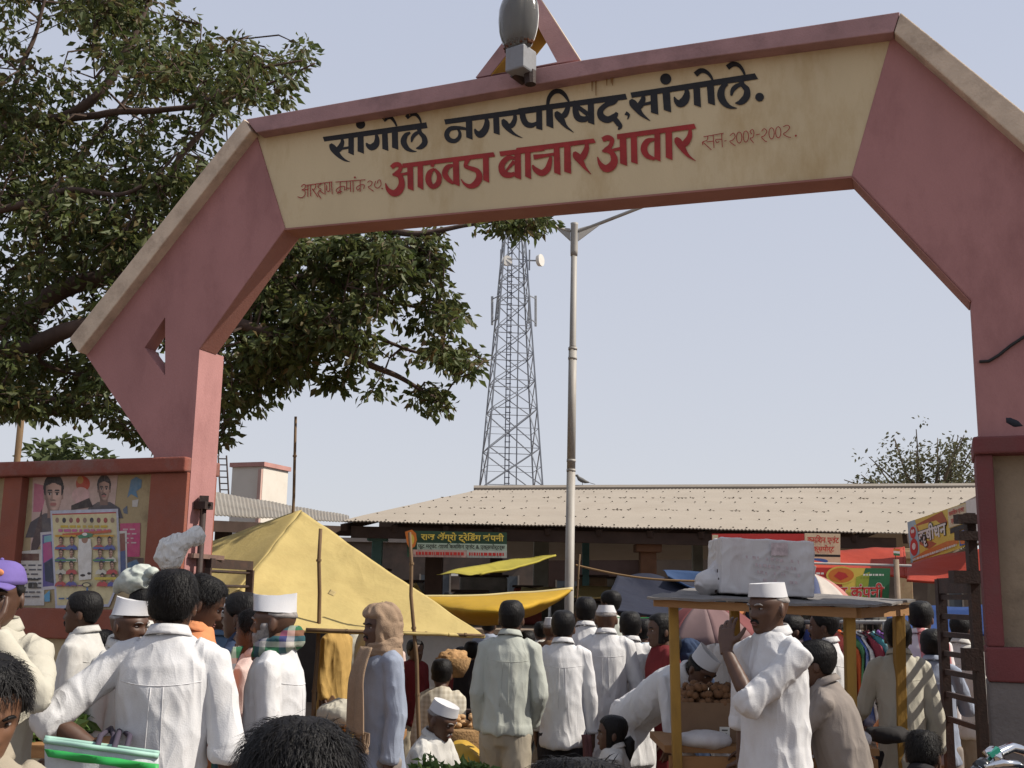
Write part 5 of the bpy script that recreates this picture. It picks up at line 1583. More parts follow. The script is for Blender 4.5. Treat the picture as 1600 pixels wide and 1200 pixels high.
class Sheet:
    """a paper sheet and the flat printed shapes on it, one mesh"""
    def __init__(s, lift):
        s.mb = MB(); s.mats = []; s.l = lift; s.pics = []
    def col(s, c):
        m_ = pcol(c)
        if m_ not in s.mats: s.mats.append(m_)
        s.mb.mi = s.mats.index(m_)
    def pg(s, c, pts, thick=False):
        s.col(c)
        s.l += .00025
        s.mb.add([wq(u, v, s.l) for u, v in pts], [list(range(len(pts)))])
    def rect(s, c, u0, v0, u1, v1):
        s.pg(c, [(u0, v0), (u1, v0), (u1, v1), (u0, v1)])
    def oval(s, c, u, v, a, b_, n=20):
        s.pg(c, [(u + a * math.cos(i * 2 * math.pi / n), v + b_ * math.sin(i * 2 * math.pi / n)) for i in range(n)])
    def lines(s, c, u0, v0, u1, step, n, h=2.0, seed=1):
        rr = random.Random(seed)
        for i in range(n):
            u = u0 + rr.random() * 3
            while u < u1 - 4:
                w = 3 + rr.random() * 9
                s.rect(c, u, v0 + i * step, min(u + w, u1), v0 + i * step + h)
                u += w + 2 + rr.random() * 2
    def face(s, u, v, k, hair=(.05, .04, .04), skin=(.42, .26, .19), mous=True, body=(.10, .09, .10)):
        s.pg(body, [(u - 22 * k, v + 34 * k), (u - 18 * k, v + 22 * k), (u - 7 * k, v + 15 * k), (u + 7 * k, v + 15 * k), (u + 18 * k, v + 22 * k), (u + 22 * k, v + 34 * k)])
        s.l += .0003
        s.pics.append((u, v, k, hair, skin, mous, s.l))
    def done(s, label):
        o = s.mb.build("poster", s.mats, base=s.mb.v[0], recalc=False)
        for pc in s.pics: portrait(o, *pc)
        return tag(o, label, "poster", "posters on the left wall")
CRM = (.62, .56, .40); RED = (.45, .06, .06); BLU = (.10, .16, .40); GRN = (.08, .25, .14)
p = Sheet(.002)
p.pg((.55, .40, .35), [(52, 732), (185, 740), (179, 798), (50, 860), (46, 900), (50, 800)])
p.pg((.50, .18, .24), [(54, 755), (75, 760), (66, 800), (52, 800)])
p.face(84, 772, 2.0, (.035, .028, .028), mous=False, skin=(.47, .31, .25)); p.face(163, 764, 1.35, (.05, .04, .04), skin=(.36, .23, .18))
p.oval((.48, .08, .05), 130, 756, 11, 12); p.oval((.50, .28, .1), 126, 750, 5, 6); p.oval((.62, .4, .38), 127, 775, 14, 14); p.pg((.05, .04, .04), [(112, 790), (140, 778), (146, 792), (112, 797)])
p.pg((.10, .07, .07), [(50, 850), (66, 795), (66, 845), (48, 880)])
p.done("wide torn film poster with two large faces at the top of the left wall")
p = Sheet(.004)
p.pg((.52, .07, .18), [(188, 818), (220, 817), (219, 870), (190, 870)]); p.lines((.62, .45, .45), 192, 826, 214, 7, 4, 2.2, 3); p.done("plain magenta pink poster peeking out right of the big yellow poster")
p = Sheet(.0045)
p.pg((.10, .06, .05), [(196, 870), (225, 872), (222, 905), (198, 908)]); p.pg((.08, .16, .28), [(199, 880), (214, 874), (222, 886), (224, 897), (205, 905)]); p.done("dark poster with blue arch shape below the pink poster")
p = Sheet(.005)
p.pg((.62, .60, .56), [(28, 862), (70, 858), (70, 946), (27, 946)]); p.rect((.12, .05, .04), 29, 865, 62, 876); p.lines((.10, .10, .12), 30, 882, 66, 7, 8, 2.4, 5)
p.rect((.05, .05, .05), 36, 904, 62, 907); p.rect((.04, .04, .04), 46, 911, 52, 919); p.rect((.04, .04, .04), 54, 911, 60, 919); p.pg((.12, .35, .55), [(71, 930), (80, 922), (80, 940), (72, 940)])
p.done("white printed notice with dark heading at the left end of the wall")
p = Sheet(.0055)
p.pg((.58, .55, .58), [(64, 832), (88, 830), (96, 920), (66, 922)]); p.pg((.12, .10, .3), [(67, 836), (84, 834), (88, 915), (68, 917)]); p.pg((.45, .1, .25), [(68, 850), (80, 845), (84, 870), (69, 880)]); p.pg((.05, .06, .10), [(70, 880), (84, 872), (86, 912), (72, 908)])
p.pg((.2, .45, .5), [(70, 838), (82, 836), (82, 846), (70, 848)])
p.done("narrow purple and pink poster half hidden behind the big yellow poster")
p = Sheet(.006)
p.pg((.62, .60, .56), [(186, 830), (199, 829), (200, 905), (188, 907)]); p.pg((.25, .10, .08), [(188, 834), (196, 833), (197, 860), (189, 862)]); p.pg((.10, .13, .25), [(189, 862), (197, 860), (198, 900), (190, 902)])
p.done("white edged poster strip with blue coat showing right of the yellow poster")
p = Sheet(.009)
p.pg((.50, .52, .62), [(80, 798), (186, 795), (190, 905), (172, 948), (88, 951)])
p.pg((.66, .58, .34), [(83, 803), (183, 800), (187, 905), (170, 944), (91, 946)])
p.pg(RED, [(83, 803), (183, 800), (183, 802), (83, 805)])
for i in range(9):
    u = 91 + i * 10.8
    p.oval(((.3, .2, .15), (.05, .05, .06), (.25, .1, .1), (.4, .1, .08))[i % 4], u, 813, 3.0, 4.2, 10)
p.lines((.60, .42, .05), 96, 821, 176, 5, 1, 3.4, 8); p.lines((.55, .14, .30), 92, 827, 178, 5, 1, 4, 9); p.pg((.55, .12, .06), [(100, 834), (176, 828), (176, 832), (100, 838)])
p.pg((.72, .70, .66), [(126, 842), (144, 842), (146, 860), (145, 905), (126, 907), (124, 870)]); p.oval((.35, .2, .14), 135, 843, 5, 6); p.pg(GRN, [(124, 838), (136, 832), (148, 834), (146, 839), (126, 842)]); p.oval((.72, .70, .66), 135, 835, 4, 2.5)
p.oval((.05, .04, .04), 132, 899, 4, 2); p.oval((.05, .04, .04), 142, 896, 3, 2)
for side in (92, 152):
    for row in range(4):
        v = 845 + row * 19
        if row < 3: p.rect(BLU if row == 1 else GRN if row == 2 else (.60, .33, .05), side - 3, v - 9, side + 30, v - 6)
        for c_ in range(2):
            p.face(side + 6 + c_ * 17 + (row * 2 if side > 120 else 0), v, .42, body=((.5, .1, .1), (.12, .12, .35), (.6, .58, .5))[(row + c_) % 3])
p.rect((.62, .5, .1), 152, 902, 186, 906); p.lines((.25, .12, .2), 92, 914, 150, 6, 1, 2.2, 11); p.lines((.10, .16, .30), 95, 934, 165, 6, 1, 2.5, 12)
p.oval((.05, .05, .05), 140, 914, 7, 4); p.oval((.66, .58, .34), 140, 914, 5, 2.6); p.rect((.1, .2, .4), 140, 918, 143, 926)
p.done("big yellow poster with rows of small portraits round a white robed figure")
p = Sheet(.002)
p.pg((.12, .24, .36), [(205, 750), (213, 745), (222, 750), (221, 762), (213, 768), (216, 778), (205, 772), (199, 778), (202, 765)]); p.pg((.55, .52, .48), [(207, 782), (217, 780), (215, 792), (207, 792)])
p.pg((.1, .14, .2), [(192, 796), (199, 790), (200, 803), (194, 802)])
p.done("torn blue paper scrap stuck at the right end of the cream panel")
# ------------------------------------------------------------ awnings
def tarpmat(name, c1, c2, tr=.25):
    return mat(name, c1, .75, .10, 1.6, c2, .5, 2.2, bump=.25, bscale=40, transl=tr, spec=.25, crease=.28, cscale=2.2)
YEL = tarpmat("yellow_tarpaulin", (.56, .44, .18), (.42, .31, .12))
YEL2 = tarpmat("golden_tarpaulin", (.60, .38, .04), (.40, .22, .03), .35)
OLDT = tarpmat('faded_patch_tarpaulin', (.46, .36, .17), (.32, .25, .12))
OLV = tarpmat("olive_yellow_tarpaulin", (.45, .38, .06), (.22, .2, .04))
def cloth(name, A, B, C, Dd, label, m, sagf=.12, nu=46, nv=40, wr=.02, sd=0, cat="awning", hem=None):
    """A peak-left, B right, C bottom right, D bottom left"""
    t = thing(name, (A + B + C + Dd) / 4 * Vector((1, 1, 0)).x if False else Vector(((A.x + C.x) / 2, (A.y + C.y) / 2, 0)), label, cat)
    n_ = (B - A).cross(Dd - A).normalized()
    def fn(a, c):
        p = (A.lerp(B, a)).lerp(Dd.lerp(C, a), c)
        sg = math.sin(math.pi * a) * math.sin(math.pi * c) * sagf + .5 * sagf * math.sin(math.pi * a) * c * .3
        q = p * 1.6 + Vector((sd, 0, 0))
        w_ = noise.noise(q) + .6 * (1 - 2 * abs(noise.noise(Vector((p.x * 1.1 + p.z * 2.2, p.y * .8, p.z * 1.2 - p.x * .6 + sd)) * 1.7))) + .25 * noise.noise(q * 4)
        return p + Vector((0, 0, -sg)) + n_ * (wr * w_)
    b = MB(); b.grid(fn, nu, nv, .004)
    b.build("sheet", m, t, smooth=True)
    b = MB(); b.tube([fn(i / 30, 1) for i in range(31)], .012, 6); b.build("hem", m, t, smooth=True)
    if nu > 40:
        for a_ in (.24, .5, .76):
            b = MB(); b.tube([fn(a_ + .004 * math.sin(i), i / 30) + n_ * .003 for i in range(31)], .0035, 5); b.build("seam", m, t, smooth=True)
        for (a_, c_, w_) in ((.33, .42, .03), (.62, .7, .025), (.56, .30, .02)):
            b = MB(); b.grid(lambda x, y: fn(a_ + w_ * x, c_ + w_ * 1.6 * y) - n_ * (.004 if n_.y > 0 else -.004), 4, 4, .002); b.build("patch", OLDT, t, smooth=True)
    b = MB(); b.tube([fn(1, i / 30) + n_ * .004 for i in range(31)], .014, 6); b.build("hem", m, t, smooth=True)
    return t, fn
pk = pt(471, 798, 9.6); rc = pt(757, 992, 8.4); bl = pt(330, 975, 7.9); tl = pt(250, 872, 9.9)
cloth("tarpaulin_awning", pk, rc, pt(640, 990, 7.95).lerp(rc, .5), bl, "large sloping yellow tarpaulin awning peaked on a bamboo pole", YEL, .10, 60, 46, .022)
b = MB()
t2 = thing("tarpaulin_awning", Vector((tl.x, tl.y, 0)), "left wing of yellow tarpaulin falling from the peak behind the iron gate", "awning")
def wing_(a, c):
    p = tl.lerp(pk, a).lerp(pt(250, 985, 8.0).lerp(bl + Vector((0, .03, .01)), a), c)
    if a > .98: p = pk.lerp(bl, c) + Vector((0, .02, 0))
    return p + Vector((0, 0, -.10 * math.sin(math.pi * a) * math.sin(math.pi * c))) + Vector((0, .02, .02)) * noise.noise(p * 3)
b.grid(wing_, 30, 30, .004); b.build("sheet", YEL, t2, smooth=True)
def pole(p0, p1, r, label, m=BAMBOO, bend=.03, name="bamboo_pole", cat="pole", grp="bamboo awning poles"):
    p0, p1 = Vector(p0), Vector(p1)
    b = MB(); n = 9
    ps = [p0.lerp(p1, i / n) + Vector((noise.noise(p0 + Vector((i * .6, 0, 0))), noise.noise(p0 + Vector((0, i * .6, 0))), 0)) * bend * math.sin(math.pi * i / n) for i in range(n + 1)]
    b.tube(ps, [r * .8 * (1 - .25 * i / n) for i in range(n + 1)], 8)
    o = b.build(name, m, base=p0, smooth=True); tag(o, label, cat, grp)
    for i in (2, 4, 6, 8):
        b = MB(); d = (ps[i] - ps[i - 1]).normalized(); b.tube([ps[i] - d * .008, ps[i] + d * .008], r * .9, 8); b.build("node", m, o, base=p0)
    return o
pp = pk + Vector((0, .03, 0))
pole((pp.x - .02, pp.y, 0), pt(462, 651, 9.63), .020, "long thin bamboo pole sticking up above the peak of the yellow awning")
p_ = pt(500, 1000, 8.2); pole((p_.x, 8.2, 0), pt(501, 826, 8.2), .022, "upright dark bamboo pole standing before the middle of the yellow awning")
p_ = pt(660, 1010, 8.0); pole((p_.x + .05, 8.0, 0), pt(640, 832, 8.25), .020, "slanting bamboo pole near the right corner of the yellow awning")
p_ = pt(896, 950, 10.5); pole((p_.x - .05, 10.5, 0), pt(906, 866, 10.5), .014, "thin stick tied beside the grey lamp pole holding the sagging yellow sheet")
pole(pt(478, 984, 7.9), pt(757, 993, 8.3), .017, "horizontal bamboo pole along the lower edge of the yellow awning", bend=.02)
# sagging second awning, seen from below its edge
t3 = thing("tarpaulin_awning", pt(780, 1000, 9.9) * 1.0, "sagging golden yellow awning sheet strung to the lamp pole", "awning")
def boat(a, c):
    top_u = 650 + a * 245; top_v = 933 - 12 * a + 3 * math.sin(math.pi * a)
    bot_v = top_v + 47 * (math.sin(math.pi * min(1, (a * .96) ** .85)) ** .7)
    v = top_v + (bot_v - top_v) * c
    Y = 10.3 - 1.15 * math.sin(math.pi * c * .9) * math.sin(math.pi * a) 
    p = pt(top_u - 20 * c * (a - .5), v, Y)
    return p + Vector((0, .02, .012)) * noise.noise(p * 4)
b = MB(); b.grid(boat, 40, 18, .004); b.build("sheet", YEL2, t3, smooth=True)
b = MB(); b.tube([boat(i / 30, 0) for i in range(31)], .018, 7); b.build("hem", mat("pale_yellow_edge", (.55, .45, .22), .8), t3, smooth=True)
A_, B_, C_, D_ = pt(682, 897, 12.2), pt(795, 874, 12.8), pt(868, 868, 12.6), pt(750, 896, 11.7)
cloth("tarpaulin_awning", A_, B_, C_, D_, "small olive yellow awning jutting below the green signboard", OLV, .05, 24, 12, .03, 4)
A_, B_, C_, D_ = pt(815, 918, 15.5), pt(960, 914, 15.5), pt(962, 932, 14.6), pt(812, 932, 14.6)
cloth("tarpaulin_awning", A_, B_, C_, D_, "pale yellow sheet stretched far back beside the lamp pole under the shed", YEL, .05, 20, 8, .03, 7)
A_, B_, C_, D_ = pt(596, 918, 15.0), pt(650, 912, 15.0), pt(660, 928, 14.4), pt(590, 930, 14.4)
cloth("tarpaulin_awning", A_, B_, C_, D_, "tiny bright yellow sheet behind the slanting bamboo pole", YEL2, .02, 14, 6, .02, 9)
REDT = tarpmat("red_tarpaulin", (.36, .045, .022), (.22, .025, .016), .2)
A_, B_, C_, D_ = pt(1262, 862, 12.6), pt(1412, 856, 12.9), pt(1416, 898, 11.6), pt(1258, 886, 11.6)
cloth("tarpaulin_awning", A_, B_, C_, D_, "bright orange red awning behind the company banner left of the column", REDT, .06, 26, 12, .03, 12)
A_, B_, C_, D_ = pt(1416, 880, 10.9), pt(1560, 850, 10.4), pt(1560, 905, 9.8), pt(1416, 905, 10.1)
cloth("tarpaulin_awning", A_, B_, C_, D_, "orange red awning hanging under the slanted banner by the right gate", REDT, .05, 26, 12, .03, 15)
BLUT = tarpmat("blue_tarpaulin", (.025, .055, .13), (.02, .04, .1), .15)
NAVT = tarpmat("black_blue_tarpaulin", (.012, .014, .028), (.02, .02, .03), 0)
A_, B_, C_, D_ = pt(1035, 890, 12.2), pt(1095, 895, 12.0), pt(1090, 922, 11.3), pt(1045, 900, 11.5)
cloth("tarpaulin_awning", A_, B_, C_, D_, "blue plastic sheet hanging left of the wrapped white bundle", BLUT, .05, 20, 10, .03, 18)
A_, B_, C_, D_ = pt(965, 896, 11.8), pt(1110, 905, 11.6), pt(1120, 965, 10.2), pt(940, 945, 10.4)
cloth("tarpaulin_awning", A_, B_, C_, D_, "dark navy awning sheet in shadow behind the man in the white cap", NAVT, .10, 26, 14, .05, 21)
A_, B_, C_, D_ = pt(1385, 948, 9.8), pt(1545, 945, 9.4), pt(1545, 985, 8.7), pt(1385, 985, 9.0)
cloth("tarpaulin_awning", A_, B_, C_, D_, "blue awning sheet behind the right iron gate", tarpmat("royal_blue_tarpaulin", (.025, .06, .19), (.02, .04, .11), .2), .06, 20, 10, .03, 24)
b = MB(); p0 = pt(900, 883, 10.6); p1 = pt(1095, 908, 10.2)
b.tube([p0.lerp(p1, i / 14) + Vector((0, 0, -.04 * math.sin(math.pi * i / 14))) for i in range(15)], .010, 6)
tag(b.build("rope", mat("jute_rope", (.22, .14, .07), .95), base=p0), "brown rope tied from the lamp pole across to the dark awning", "rope")
b = MB(); p0 = pt(960, 965, 8.6); p1 = pt(1050, 966, 8.2); b.tube([p0.lerp(p1, i / 8) for i in range(9)], .004, 5)
tag(b.build("string", mat("green_string", (.05, .30, .10), .7), base=p0), "thin green string running to the yellow cart post", "string")

# ------------------------------------------------------------ umbrellas
def umbrella(u, v, D, r, h, label, cols, tilt=(0, 0), pole_=True):
    t = thing("umbrella", pt(u, 930, D) * Vector((1, 1, 0)).x if False else Vector((pt(u, v, D).x, D, 0)), label, "umbrella")
    top = pt(u, v, D); rm = Matrix.Rotation(R(tilt[0]), 3, 'X') @ Matrix.Rotation(R(tilt[1]), 3, 'Y')
    ms = [mat("umbrella_cloth_%d_%d" % (int(c[0] * 100), int(c[1] * 100)), c, .8, .12, 4, transl=.35) for c in cols]
    for k_ in range(8):
        b = MB()
        def fn(a, c):
            ang = (k_ + a) * math.pi / 4
            rr_ = r * c * (1 - .05 * math.sin(math.pi * a) * c); zz_ = -h * c ** 2.0 + .02 * math.sin(math.pi * a) * c * -1
            return top + rm @ Vector((math.cos(ang) * rr_, math.sin(ang) * rr_, zz_))
        b.grid(fn, 6, 8, .003); b.build("panel", ms[k_ % len(ms)], t, smooth=True)
    b = MB(); b.tube([top + rm @ Vector((0, 0, .06)), top + rm @ Vector((0, 0, -.02)), Vector((top.x, D + .02, 0.0))], .013, 8); b.build("pole", STEEL, t)
    for k_ in range(8):
        a = k_ * math.pi / 4; b = MB(); b.tube([top + rm @ Vector((math.cos(a) * r * c, math.sin(a) * r * c, -h * c * c - .012)) for c in (0, .33, .66, 1)], .005, 5); b.build("rib", STEEL, t)
    return t
umbrella(1098, 942, 7.6, .36, .20, "faded pink market umbrella seen under the cart roof", [(.26, .16, .16), (.22, .07, .07), (.26, .18, .18)], (8, -6))
umbrella(1270, 897, 8.2, .33, .13, "cream and pink umbrella top beyond the cart roof next to the bundle", [(.62, .56, .50), (.55, .25, .22), (.10, .12, .22)], (10, 12))

# ------------------------------------------------------------ signs
def text_mesh(body, size, bold=0.0, sx=1.0):
    c = bpy.data.curves.new("t", 'FONT'); c.body = body; c.size = size; c.offset = bold
    c.align_x = 'CENTER'; c.align_y = 'CENTER'
    o = bpy.data.objects.new("t", c); COL.objects.link(o)
    dg = bpy.context.evaluated_depsgraph_get()
    me = bpy.data.meshes.new_from_object(o.evaluated_get(dg))
    bpy.data.objects.remove(o); bpy.data.curves.remove(c)
    return me
class Board:
    """flat sign between four world corners TL TR BR BL; children are paint and letters"""
    def __init__(s, TL, TR, BR, BL, label, m, name="signboard", thick=.03):
        s.c = (TL, TR, BR, BL); s.n = (TR - TL).cross(BL - TL).normalized()
        if s.n.dot(Vector((0, -1, 0))) < 0: s.n = -s.n
        s.t = thing(name, Vector(((TL.x + BR.x) / 2, (TL.y + BR.y) / 2, BL.z)), label, "sign")
        b = MB(); b.add([TL, TR, BR, BL] + [p - s.n * thick for p in (TL, TR, BR, BL)], [(0, 1, 2, 3), (7, 6, 5, 4), (0, 4, 5, 1), (1, 5, 6, 2), (2, 6, 7, 3), (3, 7, 4, 0)])
        b.build("board", m, s.t); s.l = .002
    def at(s, a, c, l=None):
        TL, TR, BR, BL = s.c
        return TL.lerp(TR, a).lerp(BL.lerp(BR, a), c) + s.n * (s.l if l is None else l)
    def patch(s, pts, m, name="painted_band"):
        s.l += .0007
        b = MB(); b.add([s.at(a, c) for a, c in pts], [list(range(len(pts)))]); return b.build(name, m, s.t, recalc=False)
    def rect(s, a0, c0, a1, c1, m, name="painted_band"):
        return s.patch([(a0, c0), (a1, c0), (a1, c1), (a0, c1)], m, name)
    def oval(s, a, c, ra, rc_, m, name="painted_emblem"):
        return s.patch([(a + ra * math.cos(i * math.pi / 10), c + rc_ * math.sin(i * math.pi / 10)) for i in range(20)], m, name)
    def text(s, body, a0, c0, a1, c1, m, bold=.02, name="lettering", skew=0):
        me = text_mesh(body, 1.0, bold)
        xs = [v.co.x for v in me.vertices]; ys = [v.co.y for v in me.vertices]
        if not xs: return
        x0, x1, y0, y1 = min(xs), max(xs), min(ys), max(ys)
        s.l += .0012
        b = MB(); b.add([s.at(a0 + (a1 - a0) * (v.co.x - x0) / (x1 - x0), c1 + (c0 - c1) * (v.co.y - y0) / (y1 - y0)) for v in me.vertices], [list(p.vertices) for p in me.polygons])
        bpy.data.meshes.remove(me)
        return b.build(name, m, s.t, recalc=False)
    def dashes(s, a0, c, a1, h, m, seed=1, name="small_print"):
        rr_ = random.Random(seed); b = MB(); s.l += .0007; a = a0
        while a < a1 - .01:
            w = .01 + .03 * rr_.random(); b.add([s.at(a, c), s.at(min(a + w, a1), c), s.at(min(a + w, a1), c + h), s.at(a, c + h)], [(0, 1, 2, 3)]); a += w + .008
        o = b.build(name, m, s.t, recalc=False); o['kind'] = 'stuff'
def ink(name, c): return mat(name, c, .55, .06, 12)
Iw, Iy, Ir, Ib, Ig, Iblk = ink("white_ink", (.62, .60, .55)), ink("yellow_ink", (.62, .46, .08)), ink("red_ink", (.45, .035, .03)), ink("blue_ink", (.05, .12, .35)), ink("green_ink", (.03, .14, .06)), ink("black_ink", (.02, .02, .02))
Icr = ink("cream_ink", (.58, .50, .33)); Igg = ink("grey_green_ink", (.34, .42, .34)); Ior = ink("orange_ink", (.55, .16, .03)); Ipk = ink("pink_ink", (.50, .22, .20))
sg = Board(pt(636, 829, 13.6), pt(792, 832, 13.6), pt(792, 872, 13.6), pt(636, 870, 13.6), "dark green shop signboard with yellow lettering hanging under the shed eave", mat("dark_green_board", (.025, .06, .035), .6))
sg.rect(.10, .46, 1, .72, Igg); sg.rect(.06, .72, .60, 1.0, mat("pale_pink_ink", (.45, .30, .26), .6)); sg.rect(.60, .72, 1.0, 1.0, mat("pale_grey_ink", (.42, .43, .38), .6))
sg.text("राज ॲग्रो ट्रेिडंग कंपनी", .14, .04, .97, .44, Iy, .025)
sg.text("फूट मर्चंट आणि कमिशन एजंट & एक्सपोर्टर्स", .11, .47, .98, .71, Iblk, .02)
sg.dashes(.09, .80, .58, .12, Ir, 3); sg.dashes(.62, .80, .97, .12, Ir, 4)
sg.patch([(-.02, .05), (.05, -.04), (.09, .10), (.10, .35), (.08, .60), (.03, .72), (.0, .5)], Ior, "painted_emblem"); sg.oval(.045, .34, .028, .2, Iy)
s2 = Board(pt(1258, 833, 12.2), pt(1313, 834, 12.2), pt(1313, 881, 12.2), pt(1258, 880, 12.2), "cream signboard with red lettering beside the top right of the bundle", Icr)
s2.rect(0, .70, 1, .78, Iblk); s2.rect(0, .78, 1, 1, Icr); s2.oval(.35, .92, .3, .09, Ib)
s2.text("कमिशन एजंट", .06, .06, .96, .36, Ir, .02); s2.text("एक्सपोर्ट", .12, .38, .82, .66, Ir, .02)
s5 = Board(pt(1113, 834, 12.4), pt(1262, 834, 12.4), pt(1262, 870, 12.4), pt(1113, 868, 12.4), "red topped signboard mostly hidden behind the wrapped white bundle", Ir); s5.rect(0, .05, .06, 1, Icr)
s3 = Board(pt(1215, 886, 10.8), pt(1391, 888, 10.8), pt(1388, 944, 10.8), pt(1215, 948, 10.8), "red and green fruit company banner above the cart roof", Ir, "banner", .008)
s3.patch([(.55, 0), (.80, 0), (.72, .5), (.80, 1), (.45, 1), (.58, .5)], Iy); s3.patch([(.78, 0), (1, 0), (1, 1), (.78, 1), (.72, .6)], Ig); s3.patch([(.70, .25), (.82, .1), (.80, .9), (.70, .8)], mat("lime_ink", (.28, .32, .04), .6))
s3.oval(.565, .20, .135, .24, Iy); s3.oval(.565, .20, .115, .2, Ior); s3.patch([(.5, .22), (.54, .1), (.60, .14), (.63, .24), (.56, .34)], Ir, "painted_emblem")
s3.dashes(.30, .13, .42, .05, Iw, 6); s3.dashes(.76, .16, .95, .05, Iw, 7)
s3.text("मी फूट कंपनी", .285, .40, .955, .94, Iw, .05); s3.text("मी फूट कंपनी", .29, .41, .95, .93, Ir, .022)
TL, TR, BR, BL = pt(1418, 816, 12.4), pt(1510, 785, 10.9), pt(1513, 852, 10.9), pt(1424, 883, 12.4)
s4 = Board(TL, TR, BR, BL, "slanted yellow and red farm produce banner under the right roof edge", Iy, "banner", .008)
s4.patch([(0, 0), (.14, 0), (.2, .4), (.16, 1), (0, 1)], mat("sky_blue_ink", (.30, .45, .50), .6)); s4.patch([(.16, .12), (.62, .02), (.70, .3), (.62, .66), (.36, .78), (.2, .6)], mat("rust_ink", (.38, .10, .04), .6))
s4.patch([(.04, .86), (.30, .78), (.85, .72), (.86, .88), (.30, .97), (.04, 1.0)], Ior); s4.oval(.09, .28, .055, .14, Ir); s4.oval(.09, .62, .075, .2, Ir); s4.oval(.075, .25, .018, .045, Iw); s4.oval(.105, .25, .018, .045, Iw); s4.oval(.09, .60, .035, .08, Iw)
s4.rect(.72, .02, 1, .46, Icr); s4.rect(.74, .48, 1, .6, Iblk); s4.patch([(.88, .62), (1, .62), (1, .96), (.88, .96)], Ib); s4.oval(.94, .86, .05, .08, Ior)
s4.text("कृषीधन", .19, .18, .69, .72, Iblk, .06); s4.text("कृषीधन", .20, .20, .68, .70, Iw, .025)
s4.text("कमिशन एजंट", .74, .06, .98, .22, Ir, .02); s4.text("एक्सपोर्ट", .77, .24, .96, .42, Ir, .02); s4.dashes(.06, .88, .84, .05, Iw, 9)
s6 = Board(pt(1510, 783, 10.9), pt(1545, 772, 10.3), pt(1545, 845, 10.3), pt(1514, 852, 10.9), "white and magenta banner edge showing beside the right gate post", Iw, "banner", .008)
s6.patch([(0, 0), (1, 0), (1, .5), (.5, .45), (.2, .3), (0, .28)], mat("magenta_ink", (.42, .05, .16), .6)); s6.patch([(.35, .2), (.6, .15), (.7, .9), (.5, .95)], mat("lilac_ink", (.4, .3, .4), .6))
s7 = Board(pt(705, 893, 26.5) , pt(735, 893, 26.5), pt(735, 900, 26.5), pt(705, 900, 26.5), "small blank white board far behind the green signboard", Iw)
# tricolour pennant on a stick and rope line
fl = thing("flag_pole", Vector((pt(1402, 930, 9.4).x, 9.4, 0)), "rough wooden stick with a tiny tricolour paper flag left of the red awning", "flag")
b = MB(); b.tube([Vector((pt(1402, 930, 9.4).x, 9.4, 0)), pt(1400, 874, 9.4)], [.028, .024], 8); b.build("stick", mat("pale_stick", (.24, .18, .13), .9, .2, 8), fl, smooth=True)
for i, m_ in enumerate((Ior, Iw, Ig)):
    b = MB(); p = pt(1396, 857 + i * 3.6, 9.35); q_ = pt(1406, 858 + i * 3.6, 9.35); z_ = Vector((0, 0, -.0185)); b.add([p, q_, q_ + z_, p + z_], [(0, 1, 2, 3)]); b.build("flag_band", m_, fl, recalc=False)
b = MB(); b.tube([pt(1398, 856, 9.37), pt(1400, 876, 9.39)], .004, 5); b.build("flag_stick", BAMBOO, fl)
b = MB(); p0, p1 = pt(1262, 880, 9.4), pt(1424, 884, 9.4); b.tube([p0.lerp(p1, i / 10) for i in range(11)], .010, 6)
tag(b.build("rope", mat("grey_rope", (.40, .37, .34), .9), base=p0), "grey rope stretched above the fruit company banner", "rope")

# ------------------------------------------------------------ hand cart with a roof
YC = 5.85
WOODY = mat("ochre_painted_wood", (.30, .17, .035), .75, .16, 7, (.12, .07, .03), .6, 9, bump=.25, bscale=60, stretch=(1, 1, .3))
WOODO = mat("orange_wood_board", (.28, .145, .06), .8, .16, 7, (.12, .07, .035), .6, 7, bump=.3, bscale=50, stretch=(.3, 1, 1))
TOPS = mat("grey_roofing_felt", (.14, .13, .125), .9, .25, 6, (.28, .25, .22), .6, 5, bump=.4, bscale=30)
ct = thing("vendor_cart", Vector((pt(1220, 930, YC).x, YC + .3, 0)), "roofed wooden hand cart with ochre posts and a patched grey top", "cart")
def cpost(u, v0, v1, Y, w=.046):
    p0, p1 = pt(u[1], v1, Y), pt(u[0], v0, Y)
    d = (p0 - p1); p0 = p1 + d * ((p1.z) / (p1.z - p0.z))
    b = MB(); b.bar(p0, p1, w, w * 1.1, Vector((0, 1, 0)))
    return b.build("post", WOODY, ct, bevel=.004)
cpost((1052, 1058), 942, 1190, YC); cpost((1327, 1331), 960, 1190, YC - .02, .050)
cpost((1147, 1152), 944, 1080, YC + .62, .050); cpost((1404, 1408), 958, 1150, YC + .66, .055)
fl_, fr_ = pt(1022, 936, YC - .12), pt(1338, 950, YC - .14); br_, bl_ = pt(1420, 945, YC + .75), pt(1085, 927, YC + .75)
zt0 = fl_.z
b = MB()
b.add([fl_, fr_, fr_ + Vector((0, 0, -.05)), fl_ + Vector((0, 0, -.036))] + [p + Vector((0, .03, 0)) for p in (fl_, fr_, fr_ + Vector((0, 0, -.05)), fl_ + Vector((0, 0, -.036)))], [(0, 1, 2, 3), (7, 6, 5, 4), (0, 4, 5, 1), (1, 5, 6, 2), (2, 6, 7, 3), (3, 7, 4, 0)])
b.build("front_board", WOODO, ct)
sd_ = fr_ + Vector((.035, .03, 0)); b = MB()
